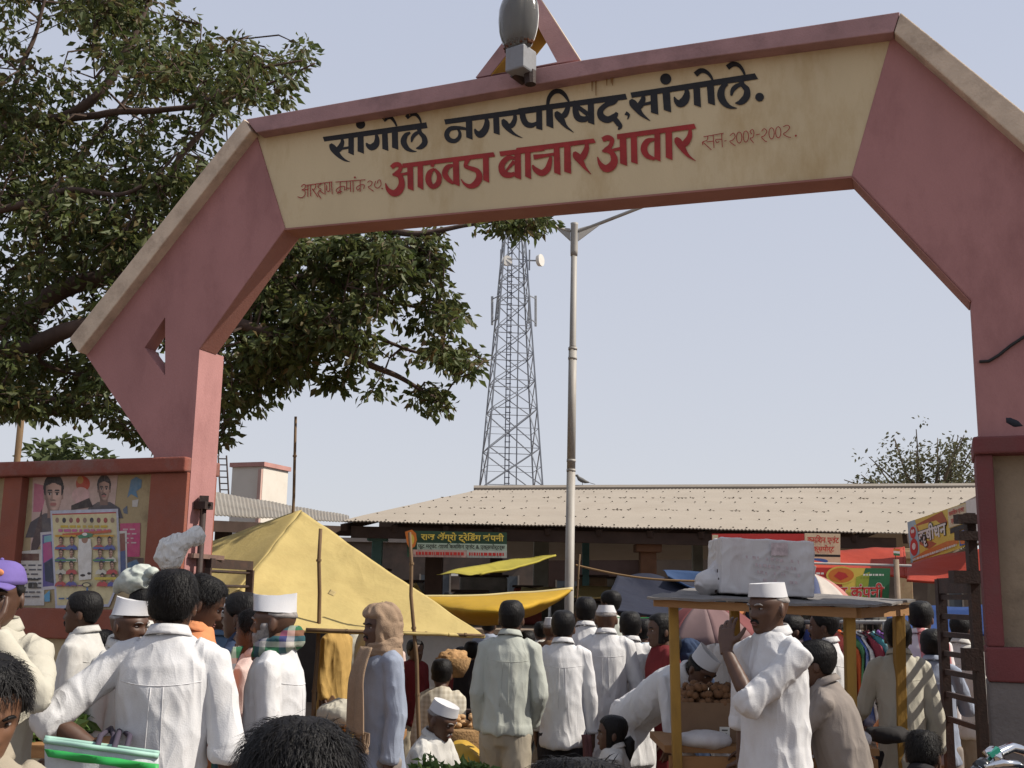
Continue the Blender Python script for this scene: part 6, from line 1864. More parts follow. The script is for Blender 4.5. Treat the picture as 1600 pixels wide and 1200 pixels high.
b.add([sd_, br_, br_ + Vector((0, 0, -.06)), sd_ + Vector((0, 0, -.05))] + [p + Vector((-.03, .012, 0)) for p in (sd_, br_, br_ + Vector((0, 0, -.06)), sd_ + Vector((0, 0, -.05)))], [(0, 1, 2, 3), (7, 6, 5, 4), (0, 4, 5, 1), (1, 5, 6, 2), (2, 6, 7, 3), (3, 7, 4, 0)])
b.build("side_board", WOODO, ct)
def topf(a, c):
    p = (fl_ + Vector((-.04, -.03, .012))).lerp(fr_ + Vector((.05, -.03, .014)), a).lerp((bl_ + Vector((-.03, 0, .03))).lerp(br_ + Vector((.04, 0, .03)), a), c)
    return p + Vector((0, 0, .010 * noise.noise(p * 9) + .012 * noise.noise(p * 3)))
b = MB(); b.grid(topf, 40, 22, .012); b.build("roof_sheet", TOPS, ct, smooth=False)
for v, dp in ((1165, .0), (1120, .55)):
    pass
zsh = pt(1200, 1168, YC).z
x0_, x1_ = pt(1050, 930, YC).x - .02, pt(1331, 930, YC).x + .10
b = MB(); b.box(((x0_ + x1_) / 2, YC + .34, zsh - .02), (x1_ - x0_ + .04, .60, .035)); b.build("deck", WOODO, ct)
b = MB(); b.box(((x0_ + x1_) / 2, YC + .02, zsh - .10), (x1_ - x0_, .03, .10)); b.build("side_rail", WOODO, ct)
for sx in (x0_ + .2, x1_ - .2):
    for yy in (YC + .0, YC + .66):
        b = MB()
        ring = [Vector((sx + .26 * math.cos(a * math.pi / 12), yy, .27 + .26 * math.sin(a * math.pi / 12))) for a in range(25)]
        b.tube(ring, .018, 6)
        wh = b.build("wheel", mat("cart_tyre", (.03, .03, .03), .8), ct)
        for a in range(8):
            b = MB(); b.tube([Vector((sx, yy, .27)), Vector((sx + .25 * math.cos(a * math.pi / 4), yy, .27 + .25 * math.sin(a * math.pi / 4)))], .006, 5); b.build("spoke", STEEL, wh)
# wrapped bundle on the cart roof
SACK = mat("white_woven_sack", (.50, .48, .475), .5, .04, 5, (.30, .22, .21), .35, 9, bump=.12, bscale=60, stretch=(1, 1, .4), crease=.3, cscale=3.5, spec=.2)
bt_ = MB(); Yb = YC + .30
cL, cR = pt(1116, 845, Yb), pt(1258, 925, Yb)
cc = (cL + cR) / 2
rotb = Matrix.Rotation(R(5), 3, 'Y')
zb = topf(.5, .5).z
hh = cL.z - zb
bt_.box((cc.x, Yb, zb + .006 + hh / 2), (cR.x - cL.x, .40, hh - .01), Matrix.Rotation(R(2), 3, 'Y'))
kx = pt(1103, 900, Yb - .02)
bt_.ball(Vector((kx.x + .02, Yb - .04, zb + .075)), (.085, .12, .070)); bt_.tube([Vector((kx.x + .08, Yb - .03, zb + .11)), Vector((kx.x + .0, Yb - .06, zb + .075)), Vector((kx.x - .035, Yb - .08, zb + .03))], [.09, .045, .05], 10)
bm3 = remeshed(bt_, .006, 2)
displace(bm3, lambda p, n_: .004 * max(0, 1 - 4 * abs(noise.noise(Vector((p[0] * 4 + p[2] * 5, p[1] * 6, p[2] * 5 - p[0] * 5))))) + .004 * max(0, 1 - 5 * abs(noise.noise(Vector((p[0] * 9 - p[2] * 7, p[1] * 6, p[2] * 8 + p[0] * 4))))) + .005 * noise.noise(Vector((p[0] * 3, p[1] * 3, p[2] * 3))))
bd = put(bm3, "wrapped_bundle", SACK, Vector((cc.x, Yb, zb)))
tag(bd, "large boxy bundle wrapped in stained white sacking on the cart roof", "bundle")
yf_ = Yb - .20
b = MB(); b.tube([Vector((kx.x + .05, Yb - .10, zb + .14)), Vector((kx.x + .045, Yb - .16, zb + .09)), Vector((kx.x + .03, Yb - .13, zb + .02))], .006, 6); b.build("tie", IRON, bd)
FADE = mat("faded_sack_print", (.42, .345, .35), .9, .3, 40)
for (uu, vv, ss, bod) in ((1180, 892, .20, "KIRA"), (1215, 882, .15, "DURA"), (1228, 900, .15, "NDIA")):
    pass
b = MB(); b.grid(lambda a, c: pt(1205 + a * 26, 848 + c * 20, yf_ - .018 - .003 * math.sin(a * 6)), 4, 4); b.build("faded_stamp", FADE, bd)
b = MB(); qq = random.Random(4)
for row in range(4):
    uu = 1165 + row * 9
    while uu < 1250:
        w_ = qq.uniform(2, 6); vv = 868 + row * 11 + (uu - 1165) * .09 + qq.uniform(-.6, .6)
        if qq.random() < .75: b.add([pt(uu + dx_, vv + dv_, yf_ - .024) for dx_, dv_ in ((0, 0), (w_, .4), (w_ + .6, 5.2), (.5, 4.8))], [(0, 1, 2, 3)])
        uu += w_ + qq.uniform(1.5, 4)
o_ = b.build("faded_print", FADE, bd, recalc=False); o_['kind'] = 'stuff'
# goods on the cart deck
CARD = mat("worn_cardboard", (.20, .125, .075), .9, .12, 6, (.10, .06, .04), .5, 6, bump=.15, bscale=60)
bxL, bxR = pt(1064, 1162, YC + .16), pt(1172, 1096, YC + .16)
cb = thing("cardboard_box", Vector(((bxL.x + bxR.x) / 2, YC + .30, zsh)), "brown cardboard carton with a white label standing on the cart deck", "box")
wB = bxR.x - bxL.x; hB = pt(1100, 1098, YC + .16).z - zsh
b = MB()
cxB = (bxL.x + bxR.x) / 2
for (ox, oy, sx, sy) in ((0, -.14, wB, .008), (0, .14, wB, .008), (-wB / 2 + .004, 0, .008, .272), (wB / 2 - .004, 0, .008, .272)):
    b.box((cxB + ox, YC + .30 + oy, zsh + hB / 2), (sx, sy, hB))
b.box((cxB, YC + .30, zsh + .006), (wB - .02, .26, .008)); b.box((cxB, YC + .30, zsh + hB - .03), (wB - .02, .26, .008))
b.build("carton", CARD, cb)
b = MB(); b.box((pt(1132, 1140, YC + .16).x, YC + .155, pt(1132, 1147, YC + .16).z), (.052, .003, .072)); lb = b.build("label", Iw, cb)
b = MB()
for i, w in enumerate((.03, .022, .034)): b.box((pt(1132, 1140, YC + .16).x, YC + .1525, pt(1132, 1147, YC + .16).z + .02 - i * .018), (w, .0015, .006))
b.build("label_print", Iblk, lb)['kind'] = 'stuff'
FRU = mat("brown_fruit_skin", (.17, .085, .04), .8, .2, 30, bump=.2, bscale=150)
proto = None; q = random.Random(5)
spots = []
for lay in range(3):
    for i in range(9 - lay):
        for j in range(5 - lay):
            spots.append((cxB - wB / 2 + .028 + (i + lay * .5) * wB / 9.4 + q.uniform(-.005, .005), YC + .19 + (j + lay * .5) * .052 + q.uniform(-.004, .004), zsh + hB - .002 + lay * .033 + q.uniform(0, .006)))
for x, y, z in spots:
    if proto is None:
        b = MB(); b.ball((0, 0, 0), (.024, .022, .021), None, 12, 8); o = proto = b.build("sapodilla_fruit", FRU, base=(0, 0, 0), smooth=True)
        b = MB(); b.tube([(0, 0, .019), (0, 0, .025)], .003, 5); b.build("stalk", IRON, o, base=(0, 0, 0))
        tag(o, "round brown fruit heaped in the carton on the roofed cart", "fruit", "brown fruits heaped on the cart")
    else:
        o = copy_tree(proto)
    o.location = (x + q.uniform(-.012, .012), y + q.uniform(-.012, .012), z + q.uniform(-.008, .008)); s_ = q.uniform(.8, 1.25); o.scale = (s_, s_ * q.uniform(.85, 1.1), s_); o.rotation_euler = (q.uniform(-.6, .6), q.uniform(-.6, .6), q.uniform(0, 6))
def sack(label, c, r, m, name="sack", seed=0, folds=.02, cat="sack", knot=False):
    b = MB(); b.ball(c, r, None, 18, 12)
    if knot: b.tube([Vector(c) + Vector((0, 0, r[2] * .8)), Vector(c) + Vector((.02, 0, r[2] * 1.15)), Vector(c) + Vector((.03, -.02, r[2] * 1.45))], [r[0] * .45, r[0] * .12, r[0] * .3], 9)
    m_ = remeshed(b, max(.008, min(r) * .07), 2)
    lo = c[2] - r[2]
    displace(m_, lambda p, n_: folds * (1 - 2 * abs(noise.noise(Vector((p[0] * 6 + seed, p[1] * 6, p[2] * 6))))) + folds * .4 * noise.noise(Vector((p[0] * 20, p[1] * 20, p[2] * 14 + seed))))
    o = put(m_, name, m, Vector((c[0], c[1], lo)))
    return tag(o, label, cat)
p = pt(1100, 1190, YC + .05); sack("open grey white cloth sack lying on the cart deck below the carton", (p.x, YC + .08, zsh + .02), (.14, .07, .04), SACK, seed=2, folds=.012)
p = pt(1300, 1190, YC + .25); sack("crumpled pale plastic bag on the right end of the cart deck", (p.x + .08, YC + .22, zsh + .025), (.10, .09, .035), SACK, seed=7, folds=.02)
b = MB(); zz_ = zsh + .1
p = pt(1290, 1140, YC + .35); b.box((p.x, YC + .40, zsh + .085), (.16, .16, .17)); tag(b.build("cardboard_box", CARD, base=(p.x, YC + .4, zsh), bevel=.004), "small brown carton with a tape strip beside the seated vendor", "box")
# black cloth basket rim on the right end of the cart
p = pt(1390, 1135, YC + .5); sack("dark cloth bundle at the right end of the cart below the post", (p.x - .02, YC + .48, zsh + .02), (.10, .12, .035), mat("black_cloth", (.02, .018, .018), .9), seed=9, folds=.02, cat="bundle", name="cloth_bundle")

# ------------------------------------------------------------ clothes on a rail
YK = 7.4
kr = thing("clothes_rail", Vector((pt(1330, 930, YK).x, YK, 0)), "metal clothes rail with coat hangers behind the roofed cart", "clothes rail")
ra, rb = pt(1250, 972, YK + .5), pt(1385, 972, YK)
b = MB(); b.tube([ra, rb], .014, 8); b.build("rail", STEEL, kr, smooth=True)
for p in (ra.lerp(rb, .02), ra.lerp(rb, .98)):
    b = MB(); b.tube([Vector((p.x, p.y, 0)), p], .016, 8); b.build("stand", STEEL, kr, smooth=True)
gcols = [("navy", (.04, .06, .2)), ("grey", (.25, .24, .23)), ("red", (.45, .03, .03)), ("red", (.48, .05, .04)), ("white flecked red", (.50, .10, .08)), ("orange red", (.5, .1, .03)), ("green", (.08, .22, .10)), ("blue", (.07, .13, .36)), ("white", (.6, .6, .6)), ("maroon", (.2, .03, .05)), ("teal", (.06, .22, .25)), ("purple", (.16, .06, .25))]
for i, (cn, c) in enumerate(gcols):
    p = ra.lerp(rb, .12 + .80 * i / (len(gcols) - 1))
    b = MB()
    dirx = Vector((.25, -.97, 0)) if i > 3 else Vector((.55, -.83, 0))
    L_ = .50 + .1 * (i % 3)
    def fn(a, cc_):
        w = (.05 + .15 * min(1, cc_ * 6)) * (1 + .15 * cc_)
        return p + dirx * ((a - .5) * 2 * w) + Vector((.018 * math.sin(a * 9 + cc_ * 3 + i), .012 * math.sin(a * 7 + i), -.05 - L_ * cc_ + .03 * abs(a - .5) * 2 * -1 * (1 - cc_)))
    b.grid(fn, 14, 14, .012)
    m_ = mat("garment_cloth_%d" % i, c, .9, .5 if i in (4, 8, 6) else .15, 12, (.6, .58, .55) if i in (2, 4, 7, 10) else (.05, .04, .04), .8 if i in (4, 7, 10, 2) else .2, 7)
    g = tag(b.build("hanging_garment", m_, base=p, smooth=True), "%s garment, number %s of the row hanging on the rail behind the cart" % (cn, ("one", "two", "three", "four", "five", "six", "seven", "eight", "nine", "ten", "eleven", "twelve")[i]), "garment", "garments hanging on the rail")
    b = MB(); b.tube([p + Vector((0, 0, .018)), p + Vector((0, 0, -.05)), p + dirx * .17 + Vector((0, 0, -.09))], .004, 5); b.build("hanger", IRON, g, base=p)

# ------------------------------------------------------------ other goods on the ground
YSK = mat("yellow_plastic_sack", (.50, .30, .03), .6, .1, 5, (.35, .2, .03), .4, 6, transl=.15, spec=.4)
p = pt(722, 1150, 7.1); sack("plump bright yellow sack in front of the squatting man", (p.x, 7.1, .42), (.17, .16, .30), YSK, seed=1, folds=.02)
p = pt(735, 1178, 6.9); sack("low yellow sack at the foot of the plump yellow sack", (p.x, 6.8, .34), (.2, .16, .16), YSK, seed=3, folds=.02)
p = pt(560, 1100, 7.2); sack("yellow sack partly hidden behind the man wearing the brown shawl", (p.x, 7.3, .45), (.16, .15, .36), YSK, seed=5, folds=.02)
p = pt(520, 1100, 8.2); sack("cream cloth heap of produce under the awning", (p.x + .05, 8.2, .75), (.16, .15, .10), CL['cream'], seed=6, folds=.02, cat="bundle", name="cloth_bundle")
# table under it
b = MB(); b.box((p.x + .05, 8.25, .60), (.9, .6, .05)); tb_ = tag(b.build("market_table", WOODO, base=(p.x + .05, 8.25, .0), bevel=.004), "low wooden stall table holding produce under the yellow awning", "table")
for sx in (-.4, .4):
    for sy in (-.25, .25):
        b = MB(); b.box((p.x + .05 + sx, 8.25 + sy, .2875), (.05, .05, .575)); b.build("leg", WOODO, tb_, base=(p.x + .05, 8.25, 0))
p = pt(555, 1085, 8.2); sack("small orange heap of marigolds on the stall table", (p.x + .02, 8.15, .68), (.12, .1, .06), mat("marigold", (.55, .22, .02), .9, .3, 40, bump=.8, bscale=60), seed=8, folds=.012, cat="flowers", name="flower_heap")
# basket of round bread on a bicycle carrier
BASK = mat("wicker", (.26, .155, .07), .9, .25, 30, bump=.8, bscale=70)
p = pt(708, 1037, 8.9)
bk = thing("wicker_basket", p + Vector((0, 0, -.10)), "wide wicker basket heaped with straw coloured produce on the bicycle", "basket")
b = MB(); b.tube([p + Vector((0, 0, z)) for z in (-.10, -.03, .04, .045)], [.08, .12, .14, .13], 22); b.build("bowl", BASK, bk, smooth=True)
b = MB(); b.ball(p + Vector((0, 0, .045)), (.12, .12, .06), None, 16, 10); me_ = remeshed(b, .012, 1); displace(me_, lambda p_, n_: .02 * noise.noise(Vector((p_[0] * 28, p_[1] * 28, p_[2] * 28)))); put(me_, "produce", mat("straw_produce", (.38, .22, .10), .9, .3, 40, bump=.6, bscale=60), bk.location, bk)
p = pt(718, 1112, 7.6)
bk2 = thing("wicker_basket", Vector((p.x, 7.6, .50)), "shallow basket of ginger coloured roots behind the yellow sack", "basket")
b = MB(); b.tube([Vector((p.x, 7.6, z)) for z in (.50, .62, .74, .75)], [.13, .17, .20, .19], 20); b.build("bowl", BASK, bk2, smooth=True)
b = MB(); 
for i in range(60): b.ball((p.x + random.uniform(-.13, .13), 7.6 + random.uniform(-.13, .13), .75 + random.uniform(0, .07)), (.03, .022, .018), Matrix.Rotation(random.uniform(0, 3), 3, 'Z'), 7, 5)
o = b.build("produce", mat("ginger_root", (.42, .26, .13), .9, .2, 20), bk2, smooth=True); o['kind'] = 'stuff'
cr_ = thing("wooden_crate", Vector((p.x, 7.62, 0)), "rough wooden crate standing under the ginger basket", "crate")
for i in range(4):
    b = MB(); b.box((p.x, 7.62 - .18, .06 + i * .125), (.42, .015, .09)); b.build("slat", WOODO, cr_)
    b = MB(); b.box((p.x, 7.62 + .18, .06 + i * .125), (.42, .015, .09)); b.build("slat", WOODO, cr_)
for sx in (-.2, .2):
    b = MB(); b.box((p.x + sx, 7.62, .245), (.02, .34, .49)); b.build("end_panel", WOODO, cr_)
# bicycle behind
bc = thing("bicycle", Vector((pt(738, 930, 8.8).x, 8.8, 0)), "dark old bicycle parked behind the man in the cream shirt", "bicycle")
bx0 = pt(735, 930, 8.8).x
for sx, nm in ((-.12, 'rear'), (.88, 'front')):
    b = MB(); cc_ = Vector((bx0 + sx * .9, 8.8 + sx * .25, .34)); dv = Vector((.96, .27, 0))
    b.tube([cc_ + dv * (.33 * math.cos(a * math.pi / 14)) + Vector((0, 0, .33 * math.sin(a * math.pi / 14))) for a in range(29)], .016, 6); w_ = b.build("wheel", mat("black_tyre", (.02, .02, .02), .8), bc, smooth=True)
    for a in range(12):
        b = MB(); b.tube([cc_, cc_ + dv * (.32 * math.cos(a * math.pi / 6)) + Vector((0, 0, .32 * math.sin(a * math.pi / 6)))], .003, 4); b.build("spoke", STEEL, w_)
cb0 = Vector((bx0 - .108, 8.77, .34)); fw = Vector((bx0 + .79, 9.02, .34)); bb0 = cb0.lerp(fw, .45); st_ = bb0 + Vector((-.12, -.03, .50)); hd_ = fw + Vector((-.14, -.04, .55))
b = MB()
for a_, c_ in ((cb0, bb0), (cb0, st_), (bb0, st_), (bb0, hd_ + Vector((0, 0, -.1))), (st_, hd_), (hd_, fw)): b.tube([a_, c_], .015, 6)
b.build("frame", BLACKP, bc)
b = MB(); b.ball(st_ + Vector((0, 0, .08)), (.13, .08, .035)); b.build("saddle", mat("black_leather", (.02, .015, .012), .5), bc, smooth=True)
b = MB(); b.tube([hd_ + Vector((.05, -.28, .13)), hd_ + Vector((.05, -.1, .16)), hd_ + Vector((.02, 0, .10)), hd_ + Vector((.05, .1, .16)), hd_ + Vector((.05, .28, .13))], .013, 6); b.build("handlebar", STEEL, bc, smooth=True)
b = MB(); b.box(cb0 + Vector((-.02, 0, .40)), (.40, .14, .02)); b.build("carrier", IRON, bc)
# leafy greens
def greens(u, v, D, r, z, label, n=180, sd=1):
    p = pt(u, v, D); q_ = random.Random(sd); V, F = [], []
    for i in range(n): leafset(V, F, Vector((p.x + q_.gauss(0, r * .45), D + q_.gauss(0, r * .45), z + abs(q_.gauss(0, r * .35)))), q_, 3, .05 if D > 5.5 else .08, .03, -.1)
    b = MB(); b.v, b.f, b.m = V, F, [0] * len(F)
    o = b.build("leafy_greens", mat("fresh_leaf", (.07, .14, .03), .5, island=[(.05, .11, .022), (.13, .20, .06), (.08, .15, .035)], transl=.3, spec=.4), base=(p.x, D, z), recalc=False)
    return tag(o, label, "vegetables")
zG = pt(80, 1150, 4.9).z
greens(82, 1130, 4.9, .16, zG, "bunch of fresh green leafy vegetables beside the purple cap man", 260, 3)
b = MB(); p = pt(82, 1130, 4.9); b.box((p.x, 4.9, zG - .03), (.6, .5, .05)); tb2 = tag(b.build("market_table", WOODO, base=(p.x, 4.9, 0)), "wooden stand carrying leafy vegetables in front of the poster wall", "table")
for sx in (-.25, .25):
    for sy in (-.2, .2):
        b = MB(); b.box((p.x + sx, 4.9 + sy, (zG - .055) / 2), (.05, .05, zG - .055)); b.build("leg", WOODO, tb2, base=(p.x, 4.9, 0))
zg_ = pt(690, 1195, 5.9).z
for u, v, D, sd in ((672, 1204, 6.0, 4), (735, 1204, 6.0, 6)):
    z_ = pt(u, v + 14, D).z
    greens(u, v, D, .09, z_, "%s heap of green herbs on the ground mat at the bottom of the picture" % ("left" if u < 700 else "right"), 120, sd)
    p = pt(u, v, D); b = MB(); b.tube([Vector((p.x, D, 0)), Vector((p.x, D, z_ - .03)), Vector((p.x, D, z_ - .01))], [.10, .14, .145], 16); tag(b.build("wicker_basket", BASK, base=(p.x, D, 0), smooth=True), "%s tall wicker basket holding green herbs near the squatting man" % ("left" if u < 700 else "right"), "basket")

# white plastic bag bundle tied on the gate and cloth load beside it
PLB = mat("white_polythene", (.74, .73, .70), .4, .04, 8, transl=.25, spec=.5, crease=.8, cscale=11)
p = pt(275, 865, 6.7)
b = MB(); b.tube([pt(268, 888, 6.7), pt(264, 872, 6.7), pt(270, 856, 6.7), pt(283, 848, 6.7), pt(296, 842, 6.7), pt(311, 836, 6.75)], [.05, .085, .085, .06, .045, .06], 12)
b.ball(pt(273, 843, 6.7), .03); m_ = remeshed(b, .006, 2)
displace(m_, lambda p_, n_: .004 * (1 - 2 * abs(noise.noise(Vector((p_[0] * 22 + p_[2] * 14, p_[1] * 22, p_[2] * 7 - p_[0] * 12))))) + .005 * max(0, 1 - 4 * abs(noise.noise(Vector((p_[0] * 30 - p_[2] * 20, p_[1] * 30, p_[2] * 16 + p_[0] * 9))))))
tag(put(m_, "plastic_bag", PLB, p), "crumpled white plastic bag tied at the top of the left gate post", "bag")
p = pt(212, 912, 6.2)
b = MB(); b.tube([pt(181, 925, 6.2), pt(186, 914, 6.2), pt(205, 909, 6.2), pt(225, 903, 6.2), pt(238, 898, 6.2)], [.008, .035, .07, .075, .05], 12, [.01, .05, .09, .09, .05], side=(0, 0, 1)); b.ball(pt(238, 895, 6.15), (.03, .03, .025)); m_ = remeshed(b, .007, 2)
displace(m_, lambda p_, n_: .010 * (1 - 2 * abs(noise.noise(Vector((p_[0] * 14 + p_[2] * 12, p_[1] * 14, p_[2] * 20))))))
tag(put(m_, "cloth_bundle", mat("grey_green_bundle", (.42, .44, .40), .7, .3, 8, (.12, .18, .16), .8, 9), p), "pale grey green plastic bundle carried high before the poster", "bundle")

# shopping bag at the lower left, hung from the hand of the man in white
YB = 3.55
bgT = thing("shopping_bag", pt(150, 1215, YB), "white woven shopping bag with green stripe and dark handles at lower left", "bag")
WOV = mat("white_woven_plastic", (.55, .58, .60), .6, .08, 30, bump=.3, bscale=200, transl=.2)
def bagf(v0, v1, off):
    return lambda a, c: pt(70 + a * 178 + 6 * (1 - a) * c, (v0 + 24 * a) + (v1 - v0) * c, YB + off + .03 * math.sin(math.pi * a) * (-1 if off < 0 else 1) + .008 * math.sin(a * 14 + c * 3))
b = MB(); b.grid(bagf(1157, 1460, -.06), 24, 16, .004); b.build("front_panel", WOV, bgT, smooth=True)
b = MB(); b.grid(bagf(1153, 1440, .09), 24, 16, .004); b.build("back_panel", WOV, bgT, smooth=True)
GST = mat("green_stripe_plastic", (.03, .32, .07), .5, .06, 20); EDG = mat("pale_green_binding", (.30, .48, .40), .6)
b = MB(); b.grid(bagf(1170, 1183, -.082), 24, 2, .003); b.build("green_stripe", GST, bgT, smooth=True)
b = MB(); f0 = bagf(1157, 1460, -.06); b.tube([f0(i / 24, 0) + Vector((0, -.004, 0)) for i in range(25)], .008, 7); b.build("top_binding", EDG, bgT, smooth=True)
b = MB(); f1 = bagf(1153, 1440, .09); b.tube([f1(i / 24, 0) for i in range(25)], .008, 7); b.build("top_binding", EDG, bgT, smooth=True)
for a_ in (0, 1):
    b = MB(); b.add([f0(a_, i / 8) for i in range(9)] + [f1(a_, i / 8) for i in range(9)], [(i, i + 1, i + 10, i + 9) for i in range(8)]); b.build("side_gusset", WOV, bgT)
BAGH = (182, 1140)
for off, u0, u1 in ((-.07, 147, 166), (.095, 168, 185)):
    for (uu, tu) in ((u0, 173), (u1 + 8, 188)):
        b = MB(); b.tube([pt(uu, 1200, YB + off), pt(uu + 1, 1180, YB + off), pt(uu + 10, 1150, YB + off * .4 + .2), pt(tu, 1138, YB + .40)], .009, 7); b.build("handle", mat("dark_violet_webbing", (.05, .04, .06), .8), bgT, smooth=True)
# bag in the hand of the man in dark trousers, and dark trouser goods
b = MB(); p = pt(915, 1150, 6.3)
b.grid(lambda a, c: pt(908 + a * 15 + 3 * math.sin(c * 3), 1148 + c * 60, 7.05 + .05 * math.sin(a * 3.1)), 8, 8, .03)
hb2 = tag(b.build("shopping_bag", mat("maroon_bag", (.12, .05, .05), .8, .2, 14), base=pt(915, 1200, 6.35), smooth=True), "dark maroon cloth bag hanging from the hand of a man in dark trousers", "bag")

# ------------------------------------------------------------ motorcycle in the right corner
YM = 3.05
mc = thing("motorcycle", Vector((pt(1640, 930, YM).x, YM, 0)), "parked motorcycle with chrome handlebar and mirror at the lower right corner", "motorcycle")
CHR = mat("chrome", (.65, .66, .68), .12, .04, 4, metal=1.0); BLK = mat("black_gloss", (.015, .015, .018), .25, .1, 4, spec=.6)
h0 = pt(1660, 1215, YM)
b = MB(); b.tube([pt(1528, 1207, YM - .05), pt(1545, 1192, YM - .03), pt(1562, 1176, YM), pt(1580, 1168, YM + .02), pt(1600, 1172, YM + .05), pt(1635, 1205, YM + .12), pt(1670, 1208, YM + .2), pt(1705, 1180, YM + .3), pt(1740, 1185, YM + .38)], .014, 12); b.build("handlebar", CHR, mc, smooth=True)
b = MB(); b.tube([pt(1529, 1206, YM - .05), pt(1521, 1214, YM - .06)], [.02, .021], 12); b.tube([pt(1540, 1197, YM - .04), pt(1532, 1203, YM - .05)], .024, 12); b.build("grip", BLK, mc, smooth=True)
b = MB(); b.tube([pt(1548, 1186, YM - .03), pt(1556, 1180, YM - .02)], .026, 12); b.build("switch_housing", CHR, mc, smooth=True)
b = MB(); b.box(pt(1553, 1175, YM - .04), (.03, .02, .012), Matrix.Rotation(-.6, 3, 'Y')); b.build("switch", mat("green_plastic", (.03, .30, .20), .4), mc)
b = MB(); b.tube([pt(1540, 1200, YM - .10), pt(1565, 1192, YM - .12), pt(1590, 1194, YM - .08), pt(1630, 1215, YM - .02)], .009, 8); b.build("clutch_lever", CHR, mc, smooth=True)
hl = pt(1665, 1240, YM)
b = MB(); b.tube([hl + Vector((-.1, -.12, -.02)), hl + Vector((-.02, -.03, 0)), hl + Vector((.06, .06, 0)), hl + Vector((.1, .12, 0))], [.095, .10, .08, .03], 18); b.build("headlamp", BLK, mc, smooth=True)
b = MB(); b.tube([hl + Vector((.02, .1, -.05)), Vector((hl.x - .22, YM - .12, .33))], .03, 10); b.build("fork", CHR, mc, smooth=True)
md = Vector((.80, .60, 0)); fwp = Vector((hl.x - .24, YM - .14, .31)); rwp = fwp + md * 1.25
for c_ in (fwp, rwp):
    b = MB(); b.tube([c_ + md * (.28 * math.cos(a * math.pi / 14)) + Vector((0, 0, .28 * math.sin(a * math.pi / 14))) for a in range(29)], .045, 8); b.build("wheel", mat("black_tyre", (.02, .02, .02), .8), mc, smooth=True)
b = MB(); b.ball(fwp + md * .42 + Vector((0, 0, .55)), (.25, .14, .14), Matrix.Rotation(math.atan2(md.y, md.x), 3, 'Z')); b.build("fuel_tank", mat("red_gloss", (.25, .02, .02), .25), mc, smooth=True)
b = MB(); b.box(fwp + md * .95 + Vector((0, 0, .5)), (.62, .24, .11), Matrix.Rotation(math.atan2(md.y, md.x), 3, 'Z')); b.build("seat", BLK, mc, bevel=.04)
b = MB(); b.box(fwp + md * .6 + Vector((0, 0, .12)), (.35, .22, .3), Matrix.Rotation(math.atan2(md.y, md.x), 3, 'Z')); b.build("engine", STEEL, mc, bevel=.03)
b = MB(); b.bar(rwp, fwp + md * .6 + Vector((0, 0, .05)), .05); b.bar(fwp + md * .3 + Vector((0, 0, .45)), rwp + Vector((0, 0, .35)), .05); b.build("frame", BLK, mc)
# stall blocks deeper in the market so the view under the shed reads busy
q = random.Random(21)
for i in range(26):
    u = q.uniform(560, 1040) if i < 17 else q.uniform(1040, 1400); Y = q.uniform(17.5, 22) if i % 2 else q.uniform(14.2, 16.5)
    p = pt(u, 930, Y); w, d, h = q.uniform(.3, .7), q.uniform(.3, .5), q.uniform(.25, .7)
    z0 = zpl + .06 if Y < 19.7 else 0
    if 13.4 < Y < 19.7: 
        c_ = q.choice([(.10, .08, .06), (.18, .12, .07), (.05, .06, .09), (.22, .20, .17), (.20, .05, .04), (.28, .26, .22)])
        b = MB(); b.box((p.x, Y, z0 + h / 2), (w, d, h)); m_ = b.build("stacked_crate", mat("crate_tone_%d_%d" % (int(c_[0] * 100), int(c_[1] * 100)), c_, .9, .3, 6), base=(p.x, Y, z0), bevel=.03)
        tag(m_, "crate stacked on the shaded shed platform", "crate", "crates on the shed platform")
        b = MB(); b.box((p.x, Y, z0 + h + .016), (w + .04, d + .04, .03)); b.build("lid", DARKWOOD, m_, base=(p.x, Y, z0))
# ------------------------------------------------------------ the crowd
down = lambda o=.16, f=-.2: ((o, .06, -1), (.02, f, -1))
person(272, 894, 3.95, 184, "man seen from behind in white shirt with hand on hip at left", wide=1.10, bottom='white2', sleeve='roll', cloth='white',
       arms={'L': ((.64, .30, -.62), (-.85, .10, -.52), ((-.75, .15, -.62), (.2, .95, .2))), 'R': ((.26, .12, -1), (.02, -.25, -1))}, hairgrow=.020, hem=.36 + .06)
person(6, 881, 3.9, 2, "man in purple baseball cap and cream shirt holding his hand to his mouth", cloth='cream', cap='baseball', capcol='purple', bottom='khaki', hem=.40, mous=True,
       arms={'L': ((.30, -.72, -.36), (-.62, -.02, .78), ((-.55, .12, .85), (.2, -.95, .1))), 'R': down()}, hyaw=8)
person(-20, 1032, 2.35, 28, "boy with thick black hair at the left edge looking down towards the right", skin='m', cloth='khaki', hpitch=16, hyaw=14, hairgrow=.022)
person(137, 925, 5.9, -92, "man with short dark hair in profile facing left before the poster wall", cloth='white2', mous=True, hyaw=4)
person(200, 938, 5.1, 68, "man in white boat cap facing right behind the hand on hip man", cap='gandhi', style='bald', cloth='white2', mous='grey', hpitch=6)
person(226, 918, 6.2, 170, "man mostly hidden carrying a pale bundle on his head before the posters", cloth='white2', hem=.44)
person(312, 903, 4.9, 105, "man in orange shirt looking down just right of the white shirted man's head", cloth='orange', hpitch=24, hairgrow=.020, bottom='black')
person(350, 940, 6.7, 170, "person with white cloth wrapped round the head before the open gate", cap='wrap', cloth='denim', style='none')
person(384, 928, 5.5, -100, "dark haired man in dark jacket behind the man in a plaid scarf", cloth='navy', hairgrow=.018)
person(404, 968, 5.15, -100, "man in pale pink shirt half hidden by the plaid scarf man", cloth='pinkish', H=1.52, hairgrow=.014)
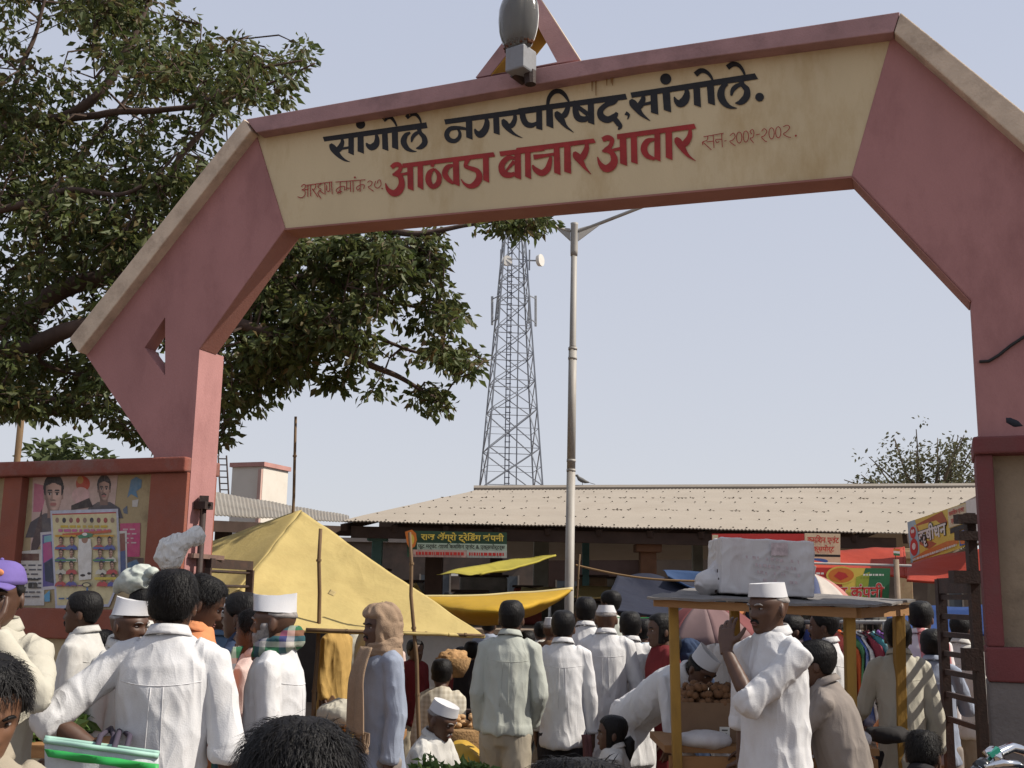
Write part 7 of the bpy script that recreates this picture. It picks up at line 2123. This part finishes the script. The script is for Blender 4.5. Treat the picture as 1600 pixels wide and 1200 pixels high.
person(437, 931, 4.75, -92, "grey bearded man in white boat cap with green plaid scarf facing left", cap='gandhi', style='bald', beard='grey', mous='grey', cloth='white', hem=.40, sleeve='long', hpitch=2,
       scarf=('plaid', [(1, .10, .52, .11)]), arms={'L': ((.12, .10, -1), (.02, -.35, -1)), 'R': down()})
person(600, 948, 5.9, -58, "man in blue grey shirt wearing a brown shawl over head and neck", cloth='bluegrey', style='none', headwrap='tan', scarf=('tan', [(1, .085, .60, .13)]), mous=True, hem=.36 + .03,
       arms={'L': ((.14, .05, -1), (.0, -.16, -1)), 'R': down()}, bottom='grey')
person(465, 1126, 1.56, 175, "crown of black hair in the near foreground at bottom centre left", skin='m', cloth='grey', hairgrow=.022, H=1.42, hpitch=8)
person(900, 1172, 1.60, 170, "top of a dark haired head at the bottom edge near the centre", skin='m', cloth='grey', hairgrow=.020, H=1.37, hpitch=10)
person(800, 939, 6.9, 172, "man walking away in pale olive shirt and loose khaki trousers", cloth='olive', bottom='khaki', stride=.16, side=-2, wide=1.05, hem=.51,
       arms={'R': ((.22, .05, -1), (-.25, -.55, -.8)), 'L': ((.14, .08, -1), (-.1, -.4, -1))})
person(880, 955, 7.2, 176, "man from behind in white shirt and dark trousers holding a maroon bag", cloth='white', bottom='black', hem=.46, arms={'R': ((.18, .02, -1), (.06, -.12, -1)), 'L': down(.12, -.3)}, collar=True)
person(947, 942, 7.7, 174, "old man from behind in long white kurta and round white cap", cloth='white', cap='round', style='bald', hem=.22, bottom='white2', wide=1.06, arms={'R': ((.26, .04, -1), (.14, -.10, -1)), 'L': down()}, hpitch=2)
person(915, 934, 8.5, 178, "man in white shirt and dark hair just behind the round white cap", cloth='white', hairgrow=.018)
person(985, 957, 8.0, 176, "young man from behind in short sleeved white shirt beside the kurta man", cloth='white', sleeve='short', bottom='black', hem=.42, hairgrow=.018)
person(1006, 968, 9.2, 165, "man in pale blue shirt partly hidden behind short sleeved youth", cloth='paleblue')
person(956, 924, 10.2, -130, "dark haired man glancing left above the old man's cap", cloth='olive', hairgrow=.018)
person(862, 964, 9.2, 160, "man in small white cap far behind between the two walking men", cap='pill', cloth='brown', style='bald')
person(824, 984, 9.8, 176, "short dark haired person in brown far behind the olive shirted man", cloth='yellow', H=1.30)
person(528, 948, 9.4, 60, "person in mustard yellow clothes standing under the yellow awning", cloth='yellow', bottom='brown', hem=.26)
person(578, 946, 9.7, -70, "person in white kurta standing under the awning by the bamboo pole", cloth='cream', bottom='white2', hem=.26)
person(648, 996, 9.6, 40, "small person in dark red shirt under the awning's right corner", cloth='red', H=1.22)
person(722, 1010, 10.2, -20, "child in red shirt among stalls facing the camera", cloth='red', H=1.14)
person(737, 996, 9.9, 170, "dark haired child with back turned beside the child in red", cloth='black', H=1.20)
person(694, 1093, 6.7, 62, "squatting man in white cap and shirt holding out his arm", legs='squat', cap='pill', style='bald', cloth='white2', H=1.58, lean=14, hpitch=14, bottom='khaki', mous='grey',
       arms={'R': ((.2, -.75, -.65), (.05, -.98, .1)), 'L': ((.15, -.5, -.8), (-.1, -1, -.05))})
person(690, 1032, 8.6, 178, "seated man from behind in cream checked shirt near the basket", legs='sit', cloth='check', H=1.6, lean=6, hairgrow=.018, bottom='grey')
person(960, 1119, 6.4, -92, "girl with dark hair tied back sitting at the bottom in front of crowd", legs='sit', style='long', cloth='white2', H=1.25, skin='d', hairgrow=.014)
person(1036, 977, 7.2, -75, "woman in dark red clothes with dark hair beside the left cart post", style='long', cloth='red', bottom='red', hem=.24, H=1.5, collar=False)
person(1077, 1003, 7.3, 165, "woman with dark navy cloth over her head under the cart roof", headwrap='navy', cloth='navy', bottom='navy', hem=.2, collar=False, style='none')
person(1114, 1046, 6.45, 38, "man in white bending forward over the cart with white boat cap", cap='gandhi', cloth='white', bottom='white', H=1.55, lean=60, hip=.90, hem=.34, hpitch=8, sleeve='long',
       arms={'R': ((.1, -.9, -.2), (0, -.95, .1)), 'L': ((.1, -.9, -.3), (0, -1, 0))})
person(1142, 950, 8.2, 150, "person with bright orange head cloth and white kurta behind the cart", cap='turban', capcol='orange', cloth='white', bottom='white2', hem=.25, style='none')
person(1204, 909, 4.9, -56, "man in white kurta and white cap leaning his cheek on his hand", cap='pill', style='bald', cloth='white', bottom='white2', hem=.24, sleeve='roll', mous=True, wide=1.05, hyaw=-4, hpitch=4,
       arms={'L': ((-.34, -.66, -.68), (-.64, .02, .95), ((-.25, .30, .95), (.3, -.85, .2))), 'R': ((.1, .05, -1), (.0, -.1, -1))}, beard=None)
person(1277, 1003, 5.5, -112, "seated vendor in grey brown shirt with back turned behind the kurta man", legs='sit', cloth='grey', H=1.55, lean=12, hairgrow=.020, bottom='brown',
       arms={'L': ((.1, -.75, -.6), (-.1, -.98, -.15)), 'R': ((.1, -.7, -.6), (0, -1, 0))})
person(1290, 953, 7.2, -110, "man in white shirt facing left beyond the cart near the garments", cloth='white', bottom='white2', mous=True, hem=.30)
person(1402, 968, 6.6, 168, "man from behind in cream shirt behind the right cart post", cloth='cream', bottom='black', hem=.38, arms={'L': ((.3, -.2, -.9), (.2, -.75, -.45)), 'R': ((.2, .05, -1), (.05, -.15, -1))}, hairgrow=.018)
person(1437, 941, 7.6, 150, "man in pink striped pale shirt left of the right gate", cloth='pinkstripe', hairgrow=.018)
person(1456, 985, 7.2, 150, "man in blue grey shirt standing just behind the iron gate rungs", cloth='bluegrey', bottom='grey', arms={'R': ((.2, -.3, -.9), (.0, -.9, .0))}, hairgrow=.018)
person(1500, 962, 8.3, 120, "man in white shirt seen through the right gate rungs", cloth='white2')
person(1374, 1070, 6.9, -60, "crouching person in orange clothes below the hanging garments", legs='squat', cloth='orange', bottom='orange', H=1.5, lean=20)
person(1470, 1152, 5.1, 150, "dark clothed person squatting at the foot of the right gate", legs='squat', cloth='black', bottom='black', H=1.5, lean=20)
person(1240, 962, 7.9, -80, "dark moustached man looking left behind the kurta man's shoulder", cloth='pinkish', mous=True)
person(1520, 985, 9.2, 200, "man in olive shirt deep in the market beyond the right gate", cloth='olive', near=0)
extra = [(556, 962, 11.5, 200, 'cream', "person in cream shirt deep under the yellow awning"), (612, 985, 11.0, 30, 'pinkish', "person in pale pink behind the shawl wearer's shoulder"),
 (764, 962, 11.6, 175, 'bluegrey', "man in blue grey shirt far behind the olive shirted man's left ear"), (846, 972, 11.2, 190, 'white2', "man in white far back between the two walking men"),
 (1018, 962, 11.8, 150, 'brown', "man in brown shirt near the dark navy awning"), (1068, 968, 10.6, -40, 'grey', "man in grey shirt before the pink umbrella"),
 (1176, 972, 9.8, 170, 'paleblue', "man in pale blue shirt behind the orange head cloth"), (1256, 968, 10.4, 20, 'yellow', "person in mustard shirt behind the garments rail"),
 (1362, 962, 9.9, 160, 'white2', "man in white shirt right of the hanging garments"), (1388, 985, 8.6, 200, 'navy', "youth in navy shirt between garments and right cart post"),
 (1418, 980, 10.4, 150, 'red', "person in dark red shirt in front of the blue awning sheet"), (1482, 972, 9.6, 190, 'cream', "man in cream shirt behind the upper gate rungs"), (160, 985, 6.6, 120, 'grey', "person in grey shirt between the profile man and the boat cap man")]
for u_, v_, D_, y_, c_, l_ in extra:
    person(u_, v_, D_, y_, l_, cloth=c_, near=0, bottom='grey')
# the far crowd beyond the shed
protos = []
for (cl_, sd_) in (('white2', 1), ('paleblue', 2), ('brown', 3)):
    P = person(778, 921, 24.0, 0, "distant person standing in the crowd beyond the dark shed", cloth=cl_, H=1.62, near=0, base=(0, 0, 0), group="distant crowd beyond the shed", collar=False, seed=sd_)
    protos.append(P)
q = random.Random(8)
n_ = 0
for (u, Y) in ((655, 22), (700, 24), (722, 25), (760, 22), (778, 24), (792, 23), (803, 25), (815, 22.5), (834, 24), (868, 23), (882, 25), (936, 22), (950, 25), (1036, 22), (1050, 24), (1062, 23), (1075, 25), (590, 24), (612, 22), (1180, 24), (1240, 23)):
    P = protos[n_ % 3] if n_ < 3 else copy_tree(protos[n_ % 3])
    P.location = (pt(u, 930, Y).x, Y, 0); P.rotation_euler = (0, 0, q.uniform(-2.5, 2.5)); n_ += 1
    s_ = q.uniform(.94, 1.05); P.scale = (s_, s_, s_)
